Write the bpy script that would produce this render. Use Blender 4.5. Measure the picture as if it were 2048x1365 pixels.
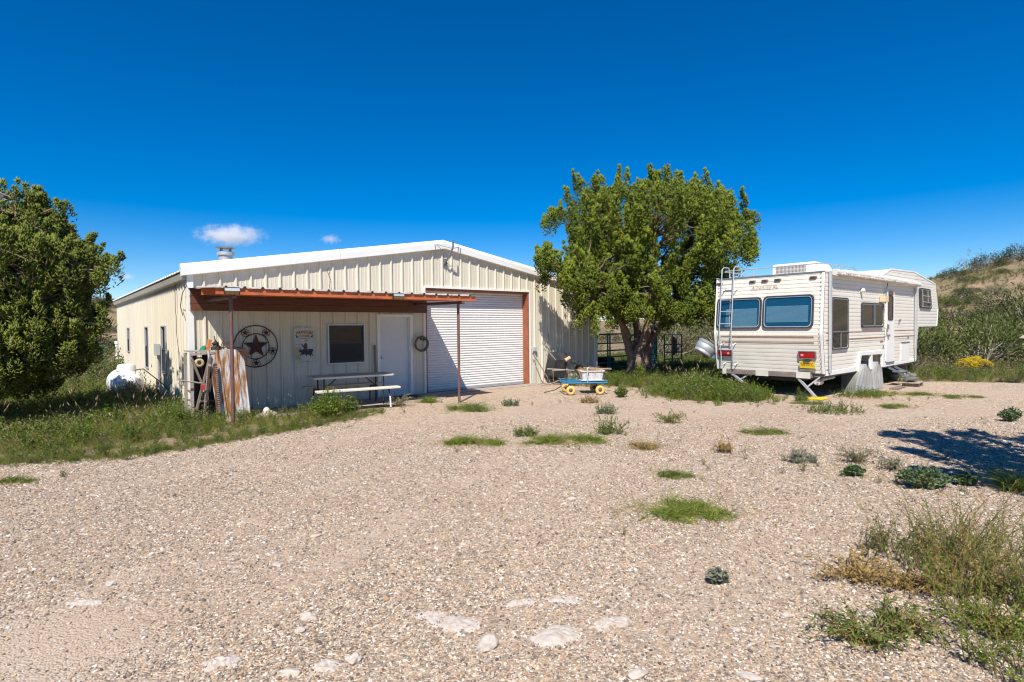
import bpy, bmesh, math, random
import numpy as np
from mathutils import Vector, Matrix

scene = bpy.context.scene
for o in list(bpy.data.objects):
    bpy.data.objects.remove(o)

# ------------------------------------------------------------------ camera
CAM = np.array([-2.311, -13.097, 1.730])
YAW, PITCH, ROLL = math.radians(39.554), math.radians(1.334), math.radians(0.571)
_f = np.array([math.sin(YAW) * math.cos(PITCH), math.cos(YAW) * math.cos(PITCH), -math.sin(PITCH)])
_r = np.array([math.cos(YAW), -math.sin(YAW), 0.0])
_u = np.cross(_r, _f)
_r2 = math.cos(ROLL) * _r - math.sin(ROLL) * _u
_u2 = math.sin(ROLL) * _r + math.cos(ROLL) * _u
cam_data = bpy.data.cameras.new('camera')
cam_data.sensor_width = 36.0
cam_data.lens = 1135.58 / 2048 * 36.0
cam_data.clip_start = 0.05
cam_data.clip_end = 12000
cam = bpy.data.objects.new('camera', cam_data)
scene.collection.objects.link(cam)
M3 = Matrix((_r2, _u2, -_f)).transposed()
cam.matrix_world = Matrix.Translation(Vector(CAM)) @ M3.to_4x4()
scene.camera = cam

# ------------------------------------------------------------------ sky, sun, exposure
SUN = Vector((0.58, 0.507, -1.0)).normalized()          # direction the light travels
SUN_EL = math.asin(-SUN.z)
SUN_ROT = math.atan2(-SUN.x, -SUN.y) % (2 * math.pi)
world = bpy.data.worlds.new('World')
scene.world = world
world.use_nodes = True
wn, wl = world.node_tree.nodes, world.node_tree.links
wn.clear()
w_sky = wn.new('ShaderNodeTexSky')
w_sky.sky_type = 'NISHITA'
w_sky.sun_disc = False
w_sky.sun_elevation = SUN_EL
w_sky.sun_rotation = SUN_ROT
w_sky.altitude = 1600
w_sky.air_density = 1.0
w_sky.dust_density = 0.15
w_sky.ozone_density = 3.0
w_gam = wn.new('ShaderNodeGamma')
w_gam.inputs['Gamma'].default_value = 1.0
w_hsv = wn.new('ShaderNodeHueSaturation')
w_hsv.inputs['Saturation'].default_value = 1.58
w_hsv.inputs['Hue'].default_value = 0.507
w_bg = wn.new('ShaderNodeBackground')
w_bg.inputs['Strength'].default_value = 0.094
w_out = wn.new('ShaderNodeOutputWorld')
wl.new(w_sky.outputs[0], w_gam.inputs['Color'])
wl.new(w_gam.outputs[0], w_hsv.inputs['Color'])
wl.new(w_hsv.outputs[0], w_bg.inputs['Color'])
wl.new(w_bg.outputs[0], w_out.inputs['Surface'])

sun_data = bpy.data.lights.new('sun', 'SUN')
sun_data.energy = 5.0
sun_data.angle = math.radians(0.5)
sun_data.color = (1.0, 0.94, 0.85)
sun = bpy.data.objects.new('sun', sun_data)
scene.collection.objects.link(sun)
sun.rotation_euler = SUN.to_track_quat('-Z', 'Y').to_euler()

scene.view_settings.view_transform = 'Standard'
scene.view_settings.look = 'None'
scene.view_settings.gamma = 1.0
scene.view_settings.exposure = 0.5
scene.view_settings.use_curve_mapping = False
scene.render.engine = 'CYCLES'
scene.cycles.use_denoising = True
scene.cycles.denoising_prefilter = 'ACCURATE'
scene.cycles.denoising_input_passes = 'RGB_ALBEDO_NORMAL'
scene.cycles.filter_width = 1.15
scene.cycles.max_bounces = 8
scene.cycles.transparent_max_bounces = 8
scene.cycles.volume_bounces = 3
scene.cycles.caustics_reflective = False
scene.cycles.caustics_refractive = False
scene.cycles.sample_clamp_indirect = 6.0

C = scene.collection
rng = np.random.default_rng(7)
FT = 0.3048

# ------------------------------------------------------------------ materials
MATS = {}


def ramp(nt, stops):
    r = nt.nodes.new('ShaderNodeValToRGB')
    el = r.color_ramp.elements
    while len(el) < len(stops):
        el.new(0.5)
    for e, (p, c) in zip(el, stops):
        e.position = p
        e.color = (c[0], c[1], c[2], 1)
    return r


def newmat(name):
    m = bpy.data.materials.new(name)
    m.use_nodes = True
    nt = m.node_tree
    b = nt.nodes['Principled BSDF']
    MATS[name] = m
    return m, nt, b


def node(nt, kind, **kw):
    n = nt.nodes.new(kind)
    for k, v in kw.items():
        if k in n.inputs:
            n.inputs[k].default_value = v
        else:
            setattr(n, k, v)
    return n


def coords(nt, scale=(1, 1, 1)):
    tc = nt.nodes.new('ShaderNodeTexCoord')
    mp = nt.nodes.new('ShaderNodeMapping')
    mp.inputs['Scale'].default_value = scale
    nt.links.new(tc.outputs['Object'], mp.inputs['Vector'])
    return mp.outputs[0]


def paint(name, col, rough=0.5, metal=0.0, var=0.12, scale=3.0, stretch=(1, 1, 1), bump=0.0, bscale=40,
          dirt=None, dirt_amt=0.35, dirt_scale=2.0, dirt_edge=(0.5, 0.75), spec=0.5):
    """A painted or plain surface: base colour with soft mottling, optional stains with a shape of their own, fine relief."""
    m, nt, b = newmat(name)
    L = nt.links
    co = coords(nt, stretch)
    n1 = node(nt, 'ShaderNodeTexNoise', Scale=scale, Detail=6.0, Roughness=0.65)
    L.new(co, n1.inputs['Vector'])
    lo = [max(0, c * (1 - var)) for c in col]
    hi = [min(1, c * (1 + var)) for c in col]
    r1 = ramp(nt, [(0.3, lo), (0.7, hi)])
    L.new(n1.outputs['Fac'], r1.inputs[0])
    out = r1.outputs[0]
    if dirt:
        n2 = node(nt, 'ShaderNodeTexNoise', Scale=dirt_scale, Detail=8.0, Roughness=0.7)
        L.new(co, n2.inputs['Vector'])
        r2 = ramp(nt, [(dirt_edge[0], (0, 0, 0)), (dirt_edge[1], (dirt_amt,) * 3)])
        L.new(n2.outputs['Fac'], r2.inputs[0])
        mx = nt.nodes.new('ShaderNodeMixRGB')
        mx.inputs['Color2'].default_value = (*dirt, 1)
        L.new(r2.outputs[0], mx.inputs['Fac'])
        L.new(out, mx.inputs['Color1'])
        out = mx.outputs[0]
    L.new(out, b.inputs['Base Color'])
    b.inputs['Roughness'].default_value = rough
    b.inputs['Metallic'].default_value = metal
    b.inputs['Specular IOR Level'].default_value = spec
    if bump:
        n3 = node(nt, 'ShaderNodeTexNoise', Scale=bscale, Detail=5.0)
        L.new(co, n3.inputs['Vector'])
        bp = node(nt, 'ShaderNodeBump', Strength=bump, Distance=0.01)
        L.new(n3.outputs['Fac'], bp.inputs['Height'])
        L.new(bp.outputs[0], b.inputs['Normal'])
    return m


def leafmat(name, cols, rough=0.6, trans=0.25, scale=1.2):
    """Foliage: colour differs from leaf to leaf and from bough to bough; some light passes through."""
    m, nt, b = newmat(name)
    L = nt.links
    g = nt.nodes.new('ShaderNodeNewGeometry')
    co = coords(nt)
    n1 = node(nt, 'ShaderNodeTexNoise', Scale=scale, Detail=3.0)
    L.new(co, n1.inputs['Vector'])
    ad = node(nt, 'ShaderNodeMath', operation='MULTIPLY_ADD')
    L.new(g.outputs['Random Per Island'], ad.inputs[0])
    ad.inputs[1].default_value = 0.6
    L.new(n1.outputs['Fac'], ad.inputs[2])
    sb = node(nt, 'ShaderNodeMath', operation='SUBTRACT')
    L.new(ad.outputs[0], sb.inputs[0])
    sb.inputs[1].default_value = 0.3
    r = ramp(nt, [(i / (len(cols) - 1), c) for i, c in enumerate(cols)])
    L.new(sb.outputs[0], r.inputs[0])
    L.new(r.outputs[0], b.inputs['Base Color'])
    b.inputs['Roughness'].default_value = rough
    b.inputs['Specular IOR Level'].default_value = 0.25
    tr = nt.nodes.new('ShaderNodeBsdfTranslucent')
    L.new(r.outputs[0], tr.inputs['Color'])
    mx = nt.nodes.new('ShaderNodeMixShader')
    mx.inputs[0].default_value = trans
    L.new(b.outputs[0], mx.inputs[1])
    L.new(tr.outputs[0], mx.inputs[2])
    L.new(mx.outputs[0], nt.nodes['Material Output'].inputs['Surface'])
    return m


def glassmat(name, tint=(0.02, 0.025, 0.03), rough=0.03, clear=0.0, spec=0.6):
    m, nt, b = newmat(name)
    L = nt.links
    b.inputs['Base Color'].default_value = (*tint, 1)
    b.inputs['Roughness'].default_value = rough
    b.inputs['Specular IOR Level'].default_value = spec
    co = coords(nt)
    n = node(nt, 'ShaderNodeTexNoise', Scale=1.4, Detail=2.0)
    L.new(co, n.inputs['Vector'])
    bp = node(nt, 'ShaderNodeBump', Strength=0.05, Distance=0.02)
    L.new(n.outputs['Fac'], bp.inputs['Height'])
    L.new(bp.outputs[0], b.inputs['Normal'])
    if clear > 0:
        t = nt.nodes.new('ShaderNodeBsdfTransparent')
        t.inputs[0].default_value = (0.72, 0.85, 0.92, 1)
        mx = nt.nodes.new('ShaderNodeMixShader')
        mx.inputs[0].default_value = clear
        L.new(b.outputs[0], mx.inputs[1])
        L.new(t.outputs[0], mx.inputs[2])
        L.new(mx.outputs[0], nt.nodes['Material Output'].inputs['Surface'])
    return m


def gravelmat(name):
    m, nt, b = newmat(name)
    L = nt.links
    co = coords(nt)
    vo = node(nt, 'ShaderNodeTexVoronoi', Scale=74.0, Randomness=1.0)
    nw = node(nt, 'ShaderNodeTexNoise', Scale=30.0, Detail=2.0)
    L.new(co, nw.inputs['Vector'])
    wob = node(nt, 'ShaderNodeVectorMath', operation='MULTIPLY_ADD')
    L.new(nw.outputs['Color'], wob.inputs[0])
    wob.inputs[1].default_value = (0.02, 0.02, 0.0)
    L.new(co, wob.inputs[2])
    L.new(wob.outputs[0], vo.inputs['Vector'])
    sep = nt.nodes.new('ShaderNodeSeparateColor')
    L.new(vo.outputs['Color'], sep.inputs[0])
    peb = ramp(nt, [(0.0, (0.10, 0.085, 0.075)), (0.18, (0.20, 0.165, 0.14)), (0.4, (0.36, 0.275, 0.195)),
                    (0.6, (0.45, 0.37, 0.285)), (0.78, (0.47, 0.315, 0.20)), (0.92, (0.60, 0.525, 0.43)), (1.0, (0.72, 0.68, 0.62))])
    L.new(sep.outputs[0], peb.inputs[0])
    v2 = node(nt, 'ShaderNodeTexVoronoi', Scale=24.0, Randomness=1.0)
    L.new(wob.outputs[0], v2.inputs['Vector'])
    s2 = nt.nodes.new('ShaderNodeSeparateColor')
    L.new(v2.outputs['Color'], s2.inputs[0])
    r2_ = ramp(nt, [(0.0, (0.72, 0.69, 0.66)), (0.25, (0.98, 0.95, 0.92)), (0.75, (1.14, 1.12, 1.09)), (0.9, (1.25, 1.18, 1.10)), (1.0, (1.5, 1.46, 1.42))])
    L.new(s2.outputs[1], r2_.inputs[0])
    mul = nt.nodes.new('ShaderNodeMixRGB')
    mul.blend_type = 'MULTIPLY'
    mul.inputs['Fac'].default_value = 1.0
    L.new(peb.outputs[0], mul.inputs['Color1'])
    L.new(r2_.outputs[0], mul.inputs['Color2'])
    # bare, dusty ground between the stones: pinkish tan with redder streaks
    ns = node(nt, 'ShaderNodeTexNoise', Scale=0.45, Detail=6.0, Roughness=0.6)
    L.new(co, ns.inputs['Vector'])
    soil = ramp(nt, [(0.35, (0.46, 0.37, 0.29)), (0.6, (0.44, 0.33, 0.245)), (0.72, (0.42, 0.235, 0.14))])
    L.new(ns.outputs['Fac'], soil.inputs[0])
    nm = node(nt, 'ShaderNodeTexNoise', Scale=0.33, Detail=7.0, Roughness=0.62)
    mp = nt.nodes.new('ShaderNodeMapping')
    mp.inputs['Location'].default_value = (3.1, 7.7, 0)
    mp.inputs['Rotation'].default_value = (0, 0, math.radians(-18))
    mp.inputs['Scale'].default_value = (0.7, 2.2, 1)
    L.new(co, mp.inputs[0])
    L.new(mp.outputs[0], nm.inputs['Vector'])
    msk = ramp(nt, [(0.44, (0.10,) * 3), (0.66, (0.9,) * 3)])
    L.new(nm.outputs['Fac'], msk.inputs[0])
    # one trampled bare patch near the camera's left
    dv = node(nt, 'ShaderNodeVectorMath', operation='DISTANCE')
    wv = node(nt, 'ShaderNodeVectorMath', operation='MULTIPLY_ADD')
    nq = node(nt, 'ShaderNodeTexNoise', Scale=2.2, Detail=5.0)
    L.new(co, nq.inputs['Vector'])
    L.new(nq.outputs['Color'], wv.inputs[0])
    wv.inputs[1].default_value = (0.9, 0.9, 0.0)
    L.new(co, wv.inputs[2])
    L.new(wv.outputs[0], dv.inputs[0])
    dv.inputs[1].default_value = (-1.85, -8.6, 0.0)
    pr = ramp(nt, [(0.35, (0.9,) * 3), (0.8, (0, 0, 0))])
    L.new(dv.outputs['Value'], pr.inputs[0])
    mxm = node(nt, 'ShaderNodeMath', operation='MAXIMUM')
    L.new(msk.outputs[0], mxm.inputs[0])
    L.new(pr.outputs[0], mxm.inputs[1])
    # worn wheel tracks curving in to the roll-up door: two pairs of parallel strips
    prev = mxm.outputs[0]
    sx = nt.nodes.new('ShaderNodeSeparateXYZ')
    wt = node(nt, 'ShaderNodeVectorMath', operation='MULTIPLY_ADD')
    nl = node(nt, 'ShaderNodeTexNoise', Scale=0.5, Detail=4.0)
    L.new(co, nl.inputs['Vector'])
    L.new(nl.outputs['Color'], wt.inputs[0])
    wt.inputs[1].default_value = (0.5, 0.9, 0.0)
    L.new(co, wt.inputs[2])
    L.new(wt.outputs[0], sx.inputs[0])
    for kx, k0 in ((0.31, -4.15), (0.62, -7.9)):
        ln = node(nt, 'ShaderNodeMath', operation='MULTIPLY_ADD')       # y - kx*x - k0
        L.new(sx.outputs[0], ln.inputs[0])
        ln.inputs[1].default_value = -kx
        L.new(sx.outputs[1], ln.inputs[2])
        sh_ = node(nt, 'ShaderNodeMath', operation='SUBTRACT')
        L.new(ln.outputs[0], sh_.inputs[0])
        sh_.inputs[1].default_value = k0 + 0.35
        ab = node(nt, 'ShaderNodeMath', operation='ABSOLUTE')
        L.new(sh_.outputs[0], ab.inputs[0])
        tr2 = ramp(nt, [(0.42, (0, 0, 0)), (0.62, (0.75,) * 3), (0.86, (0.75,) * 3), (1.0, (0, 0, 0))])
        L.new(ab.outputs[0], tr2.inputs[0])
        brk = node(nt, 'ShaderNodeMath', operation='MULTIPLY')
        nb_ = node(nt, 'ShaderNodeTexNoise', Scale=1.6, Detail=6.0, Roughness=0.7)
        L.new(co, nb_.inputs['Vector'])
        rb = ramp(nt, [(0.38, (0, 0, 0)), (0.60, (1, 1, 1))])
        L.new(nb_.outputs['Fac'], rb.inputs[0])
        L.new(tr2.outputs[0], brk.inputs[0])
        L.new(rb.outputs[0], brk.inputs[1])
        mm = node(nt, 'ShaderNodeMath', operation='MAXIMUM')
        L.new(prev, mm.inputs[0])
        L.new(brk.outputs[0], mm.inputs[1])
        prev = mm.outputs[0]
    mx = nt.nodes.new('ShaderNodeMixRGB')
    L.new(prev, mx.inputs['Fac'])
    L.new(mul.outputs[0], mx.inputs['Color1'])
    L.new(soil.outputs[0], mx.inputs['Color2'])
    L.new(mx.outputs[0], b.inputs['Base Color'])
    b.inputs['Roughness'].default_value = 0.95
    b.inputs['Specular IOR Level'].default_value = 0.15
    inv = node(nt, 'ShaderNodeMath', operation='SUBTRACT')
    inv.inputs[0].default_value = 1.0
    L.new(vo.outputs['Distance'], inv.inputs[1])
    bp = node(nt, 'ShaderNodeBump', Strength=0.75, Distance=0.012)
    L.new(inv.outputs[0], bp.inputs['Height'])
    L.new(bp.outputs[0], b.inputs['Normal'])
    return m


def soilmat(name):
    m, nt, b = newmat(name)
    L = nt.links
    co = coords(nt)
    n1 = node(nt, 'ShaderNodeTexNoise', Scale=0.16, Detail=9.0, Roughness=0.68)
    L.new(co, n1.inputs['Vector'])
    r = ramp(nt, [(0.32, (0.11, 0.105, 0.05)), (0.43, (0.20, 0.165, 0.085)), (0.52, (0.28, 0.21, 0.14)), (0.64, (0.36, 0.245, 0.175))])
    L.new(n1.outputs['Fac'], r.inputs[0])
    n2 = node(nt, 'ShaderNodeTexNoise', Scale=7.0, Detail=6.0, Roughness=0.75)
    L.new(co, n2.inputs['Vector'])
    r2 = ramp(nt, [(0.3, (0.55,) * 3), (0.7, (1.3,) * 3)])
    L.new(n2.outputs['Fac'], r2.inputs[0])
    mx = nt.nodes.new('ShaderNodeMixRGB')
    mx.blend_type = 'MULTIPLY'
    mx.inputs['Fac'].default_value = 1
    L.new(r.outputs[0], mx.inputs['Color1'])
    L.new(r2.outputs[0], mx.inputs['Color2'])
    L.new(mx.outputs[0], b.inputs['Base Color'])
    b.inputs['Roughness'].default_value = 1.0
    b.inputs['Specular IOR Level'].default_value = 0.1
    bp = node(nt, 'ShaderNodeBump', Strength=0.6, Distance=0.08)
    L.new(n2.outputs['Fac'], bp.inputs['Height'])
    L.new(bp.outputs[0], b.inputs['Normal'])
    return m


def rustmat(name, cols, scale=(3, 3, 0.9), nscale=2.2, rough=0.75):
    m, nt, b = newmat(name)
    L = nt.links
    co = coords(nt, scale)
    n1 = node(nt, 'ShaderNodeTexNoise', Scale=nscale, Detail=8.0, Roughness=0.62)
    L.new(co, n1.inputs['Vector'])
    k = len(cols)
    r = ramp(nt, [(0.32 + 0.36 * i / (k - 1), c) for i, c in enumerate(cols)])
    L.new(n1.outputs['Fac'], r.inputs[0])
    L.new(r.outputs[0], b.inputs['Base Color'])
    b.inputs['Roughness'].default_value = rough
    bp = node(nt, 'ShaderNodeBump', Strength=0.3, Distance=0.006)
    L.new(n1.outputs['Fac'], bp.inputs['Height'])
    L.new(bp.outputs[0], b.inputs['Normal'])
    return m


def randmat(name, cols, rough=0.9):
    m, nt, b = newmat(name)
    oi = nt.nodes.new('ShaderNodeObjectInfo')
    k = len(cols)
    r = ramp(nt, [(i / (k - 1), c) for i, c in enumerate(cols)])
    nt.links.new(oi.outputs['Random'], r.inputs[0])
    nt.links.new(r.outputs[0], b.inputs['Base Color'])
    b.inputs['Roughness'].default_value = rough
    b.inputs['Specular IOR Level'].default_value = 0.2
    return m


gravelmat('gravel')
soilmat('dry_soil')
paint('concrete', (0.33, 0.28, 0.24), 0.9, var=0.2, scale=4, bump=0.3, bscale=60, dirt=(0.2, 0.14, 0.10), dirt_amt=0.6)
paint('tan_steel', (0.65, 0.595, 0.475), 0.42, bump=0.25, bscale=3.5, var=0.05, scale=1.3, stretch=(1, 1, 0.25), dirt=(0.46, 0.40, 0.31), dirt_amt=0.4, dirt_scale=1.1, dirt_edge=(0.52, 0.8))
paint('white_trim', (0.80, 0.80, 0.77), 0.4, var=0.04, dirt=(0.55, 0.52, 0.46), dirt_amt=0.4, dirt_scale=1.5, dirt_edge=(0.55, 0.8))
paint('eave_trim', (0.55, 0.51, 0.43), 0.5, var=0.08)
paint('roof_steel', (0.72, 0.71, 0.68), 0.4, metal=0.3, var=0.06)
paint('roll_white', (0.78, 0.76, 0.73), 0.42, var=0.04, scale=0.8, dirt=(0.55, 0.47, 0.40), dirt_amt=0.4, dirt_scale=0.7, dirt_edge=(0.55, 0.8))
paint('door_white', (0.66, 0.67, 0.68), 0.5, var=0.05, dirt=(0.45, 0.40, 0.34), dirt_amt=0.5, dirt_scale=1.2, dirt_edge=(0.55, 0.8))
paint('red_oxide', (0.30, 0.095, 0.045), 0.55, var=0.18, scale=5, dirt=(0.16, 0.05, 0.03), dirt_amt=0.6, dirt_scale=6)
paint('ledger_brown_shaded', (0.13, 0.045, 0.024), 0.6, var=0.3, scale=5, stretch=(0.6, 1, 4), dirt=(0.07, 0.03, 0.02), dirt_amt=0.7, dirt_scale=5)  # brown stained purlins, base darkened further to hold the awning's shade
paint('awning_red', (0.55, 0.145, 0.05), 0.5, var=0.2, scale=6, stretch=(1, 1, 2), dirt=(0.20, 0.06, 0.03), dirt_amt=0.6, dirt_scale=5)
paint('brown_pipe', (0.14, 0.075, 0.065), 0.55, var=0.2, scale=6, dirt=(0.26, 0.11, 0.06), dirt_amt=0.5, dirt_scale=7)
paint('awning_sheet', (0.42, 0.38, 0.35), 0.55, var=0.2, scale=3, dirt=(0.22, 0.10, 0.06), dirt_amt=0.8, dirt_scale=2.5)
paint('galvanized', (0.50, 0.52, 0.53), 0.5, metal=0.45, var=0.15, scale=9)
paint('dull_steel', (0.26, 0.28, 0.30), 0.45, metal=0.6, var=0.15, scale=6)
paint('dark_bronze', (0.022, 0.020, 0.019), 0.4, var=0.2)
paint('black_iron', (0.028, 0.020, 0.018), 0.55, var=0.3, scale=10)
paint('star_rust', (0.075, 0.028, 0.02), 0.6, var=0.35, scale=9)
paint('alu_frame', (0.52, 0.54, 0.56), 0.42, metal=0.4, var=0.06)
paint('screen_mesh', (0.028, 0.027, 0.032), 0.75, var=0.2, scale=3)
paint('black_rubber', (0.02, 0.02, 0.021), 0.75, var=0.3, bump=0.2)
paint('sky_blue_backing', (0.03, 0.14, 0.22), 0.8, var=0.1)  # blue of the reflected sky put into the backing behind the rear panes
paint('dark_interior', (0.025, 0.024, 0.023), 0.9, var=0.2)
paint('grey_box', (0.42, 0.45, 0.45), 0.5, var=0.08)
paint('cable_black', (0.03, 0.03, 0.03), 0.6)
paint('resin_beige', (0.52, 0.47, 0.40), 0.55, var=0.07, bump=0.08, bscale=120)
paint('resin_cream', (0.66, 0.60, 0.51), 0.55, var=0.05, bump=0.08, bscale=120)
paint('sign_plank', (0.55, 0.56, 0.52), 0.75, var=0.10, scale=6, dirt=(0.52, 0.44, 0.27), dirt_amt=0.7, dirt_scale=4)
paint('sign_red', (0.36, 0.12, 0.05), 0.7, var=0.3, scale=20)
paint('sign_ochre', (0.42, 0.27, 0.09), 0.7, var=0.3, scale=20)
paint('sign_dark', (0.035, 0.035, 0.05), 0.7, var=0.4, scale=20)
paint('sign_brown', (0.13, 0.06, 0.05), 0.7, var=0.4, scale=20)
paint('sign_sand', (0.46, 0.38, 0.22), 0.7, var=0.2, scale=12)
paint('sign_green', (0.05, 0.12, 0.07), 0.7, var=0.3, scale=20)
paint('rope', (0.16, 0.125, 0.085), 0.95, var=0.35, scale=25, bump=0.5, bscale=90)
paint('old_wood', (0.20, 0.155, 0.12), 0.9, var=0.3, scale=5, stretch=(6, 6, 1), bump=0.4, bscale=30)
paint('dark_board', (0.05, 0.04, 0.035), 0.9, var=0.4, scale=6, stretch=(6, 6, 1))
paint('grey_wood', (0.36, 0.31, 0.26), 0.9, var=0.25, scale=5, stretch=(6, 6, 1), bump=0.4, bscale=30)
rustmat('rusty_sheet', [(0.16, 0.07, 0.03), (0.30, 0.13, 0.04), (0.36, 0.19, 0.09), (0.46, 0.45, 0.44), (0.55, 0.58, 0.61), (0.36, 0.17, 0.06)], scale=(7, 7, 1.4), nscale=1.6)
rustmat('rusty_iron', [(0.05, 0.025, 0.02), (0.14, 0.06, 0.03), (0.24, 0.11, 0.05)], scale=(6, 6, 6))
paint('orange_plastic', (0.55, 0.20, 0.05), 0.5, var=0.15)
paint('green_plastic', (0.03, 0.32, 0.20), 0.5)
paint('red_plastic', (0.38, 0.05, 0.04), 0.5)
paint('tan_cloth', (0.50, 0.38, 0.22), 0.9, var=0.2)
paint('bone', (0.62, 0.56, 0.47), 0.85, var=0.15, scale=9, bump=0.3)
paint('tank_white', (0.80, 0.80, 0.79), 0.38, var=0.03, dirt=(0.55, 0.5, 0.42), dirt_amt=0.35, dirt_scale=2)
paint('corral_green', (0.025, 0.16, 0.125), 0.45, var=0.2, scale=8, dirt=(0.20, 0.09, 0.05), dirt_amt=0.5, dirt_scale=5, dirt_edge=(0.6, 0.75))
paint('corral_rust', (0.24, 0.12, 0.07), 0.7, var=0.25, scale=8)
paint('green_post', (0.06, 0.27, 0.22), 0.5, var=0.15, dirt=(0.5, 0.5, 0.48), dirt_amt=0.6, dirt_scale=3)
paint('pale_post', (0.60, 0.57, 0.50), 0.7, var=0.12)
paint('cart_blue', (0.015, 0.16, 0.30), 0.5, var=0.15)
paint('tyre_yellow', (0.72, 0.44, 0.13), 0.7, var=0.12, scale=8, bump=0.15)
paint('rim_dark', (0.08, 0.08, 0.085), 0.5, metal=0.3)
paint('bin_white', (0.68, 0.66, 0.64), 0.6, var=0.1, scale=5, dirt=(0.32, 0.26, 0.22), dirt_amt=0.7, dirt_scale=4)
paint('straw', (0.52, 0.33, 0.14), 0.9, var=0.3, scale=20)
paint('black_plastic', (0.035, 0.036, 0.04), 0.38, var=0.25, scale=4, dirt=(0.16, 0.14, 0.12), dirt_amt=0.5, dirt_scale=3)
paint('drum_blue', (0.10, 0.16, 0.22), 0.6, var=0.2)
paint('trailer_skin', (0.76, 0.72, 0.63), 0.42, var=0.03, scale=1.0, dirt=(0.52, 0.42, 0.32), dirt_amt=0.30, dirt_scale=1.6, dirt_edge=(0.52, 0.8))
paint('trailer_white', (0.80, 0.79, 0.76), 0.4, var=0.04, dirt=(0.5, 0.42, 0.35), dirt_amt=0.35, dirt_scale=2)
paint('trailer_roof', (0.62, 0.61, 0.60), 0.6, var=0.08)
paint('stripe_brown', (0.34, 0.16, 0.095), 0.5, var=0.15, scale=8)
paint('stripe_tan', (0.55, 0.43, 0.31), 0.5, var=0.12, scale=8)
paint('faded_print', (0.56, 0.47, 0.38), 0.6, var=0.25, scale=30)
paint('window_rubber', (0.045, 0.042, 0.048), 0.5, var=0.3, scale=12)
paint('lens_red', (0.42, 0.008, 0.012), 0.2, var=0.2, scale=14)
paint('lens_amber', (0.11, 0.055, 0.03), 0.25, var=0.2)
paint('lens_clear', (0.65, 0.40, 0.36), 0.2)
paint('plate_yellow', (0.72, 0.55, 0.03), 0.45, var=0.05)
paint('plate_red', (0.34, 0.07, 0.03), 0.5)
paint('blind', (0.72, 0.70, 0.66), 0.7, var=0.04)
paint('curtain', (0.30, 0.27, 0.20), 0.9, var=0.15)
paint('frame_steel', (0.20, 0.17, 0.15), 0.7, var=0.3, scale=7, dirt=(0.26, 0.12, 0.06), dirt_amt=0.7, dirt_scale=4)
paint('fabric_white', (0.70, 0.67, 0.62), 0.9, var=0.08, scale=10, bump=0.4, bscale=14, dirt=(0.40, 0.34, 0.28), dirt_amt=0.4, dirt_scale=5)
paint('cover_grey', (0.30, 0.295, 0.28), 0.9, var=0.12, scale=5, bump=0.5, bscale=9)
paint('pad_yellow', (0.72, 0.50, 0.02), 0.6, var=0.12)
paint('box_tan', (0.62, 0.49, 0.30), 0.7)
paint('bark', (0.25, 0.17, 0.125), 0.95, var=0.45, scale=4, stretch=(5, 5, 0.7), bump=0.9, bscale=18, dirt=(0.36, 0.29, 0.24), dirt_amt=0.7, dirt_scale=5)
paint('grey_twig', (0.30, 0.26, 0.225), 0.95, var=0.3, scale=6)
paint('shingle', (0.30, 0.26, 0.20), 0.9, var=0.25, scale=10)
paint('limestone', (0.49, 0.43, 0.375), 0.95, var=0.2, scale=9, bump=0.8, bscale=35, dirt=(0.34, 0.27, 0.21), dirt_amt=0.8, dirt_scale=7, dirt_edge=(0.46, 0.66))
paint('door_mat', (0.03, 0.03, 0.032), 0.95, var=0.3, scale=30)
leafmat('juniper', [(0.040, 0.068, 0.008), (0.095, 0.138, 0.013), (0.175, 0.215, 0.018), (0.27, 0.295, 0.028)], trans=0.1)
leafmat('juniper_dark', [(0.045, 0.07, 0.012), (0.10, 0.133, 0.019), (0.175, 0.205, 0.029), (0.26, 0.27, 0.046)], trans=0.12)
leafmat('shrub_green', [(0.055, 0.08, 0.018), (0.10, 0.13, 0.03), (0.16, 0.18, 0.05), (0.22, 0.22, 0.08)])
leafmat('shrub_grey', [(0.095, 0.10, 0.05), (0.155, 0.155, 0.075), (0.22, 0.205, 0.105), (0.29, 0.26, 0.15)])
leafmat('shrub_dark', [(0.03, 0.045, 0.016), (0.055, 0.072, 0.024), (0.09, 0.105, 0.036), (0.13, 0.135, 0.05)])
leafmat('flower_yellow', [(0.42, 0.30, 0.01), (0.60, 0.42, 0.01), (0.68, 0.52, 0.02), (0.55, 0.44, 0.05)])
leafmat('weed_green', [(0.06, 0.095, 0.018), (0.11, 0.16, 0.03), (0.17, 0.22, 0.048), (0.26, 0.275, 0.085)], trans=0.3)
leafmat('weed_bright', [(0.09, 0.14, 0.018), (0.14, 0.205, 0.026), (0.21, 0.265, 0.036), (0.31, 0.33, 0.075)], trans=0.35)
leafmat('weed_blue', [(0.06, 0.10, 0.04), (0.10, 0.155, 0.065), (0.155, 0.21, 0.095), (0.25, 0.29, 0.16)], trans=0.25)
leafmat('weed_silver', [(0.12, 0.14, 0.09), (0.19, 0.21, 0.14), (0.27, 0.28, 0.20), (0.34, 0.33, 0.25)], trans=0.25)
leafmat('weed_dry', [(0.20, 0.13, 0.045), (0.30, 0.20, 0.07), (0.38, 0.27, 0.10), (0.42, 0.32, 0.15)], trans=0.2)
leafmat('red_stem', [(0.15, 0.15, 0.05), (0.20, 0.18, 0.07), (0.24, 0.10, 0.07), (0.17, 0.19, 0.06)], trans=0.1)
leafmat('grass_green', [(0.075, 0.105, 0.018), (0.14, 0.17, 0.03), (0.215, 0.225, 0.05), (0.33, 0.30, 0.11)], trans=0.3)
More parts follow.
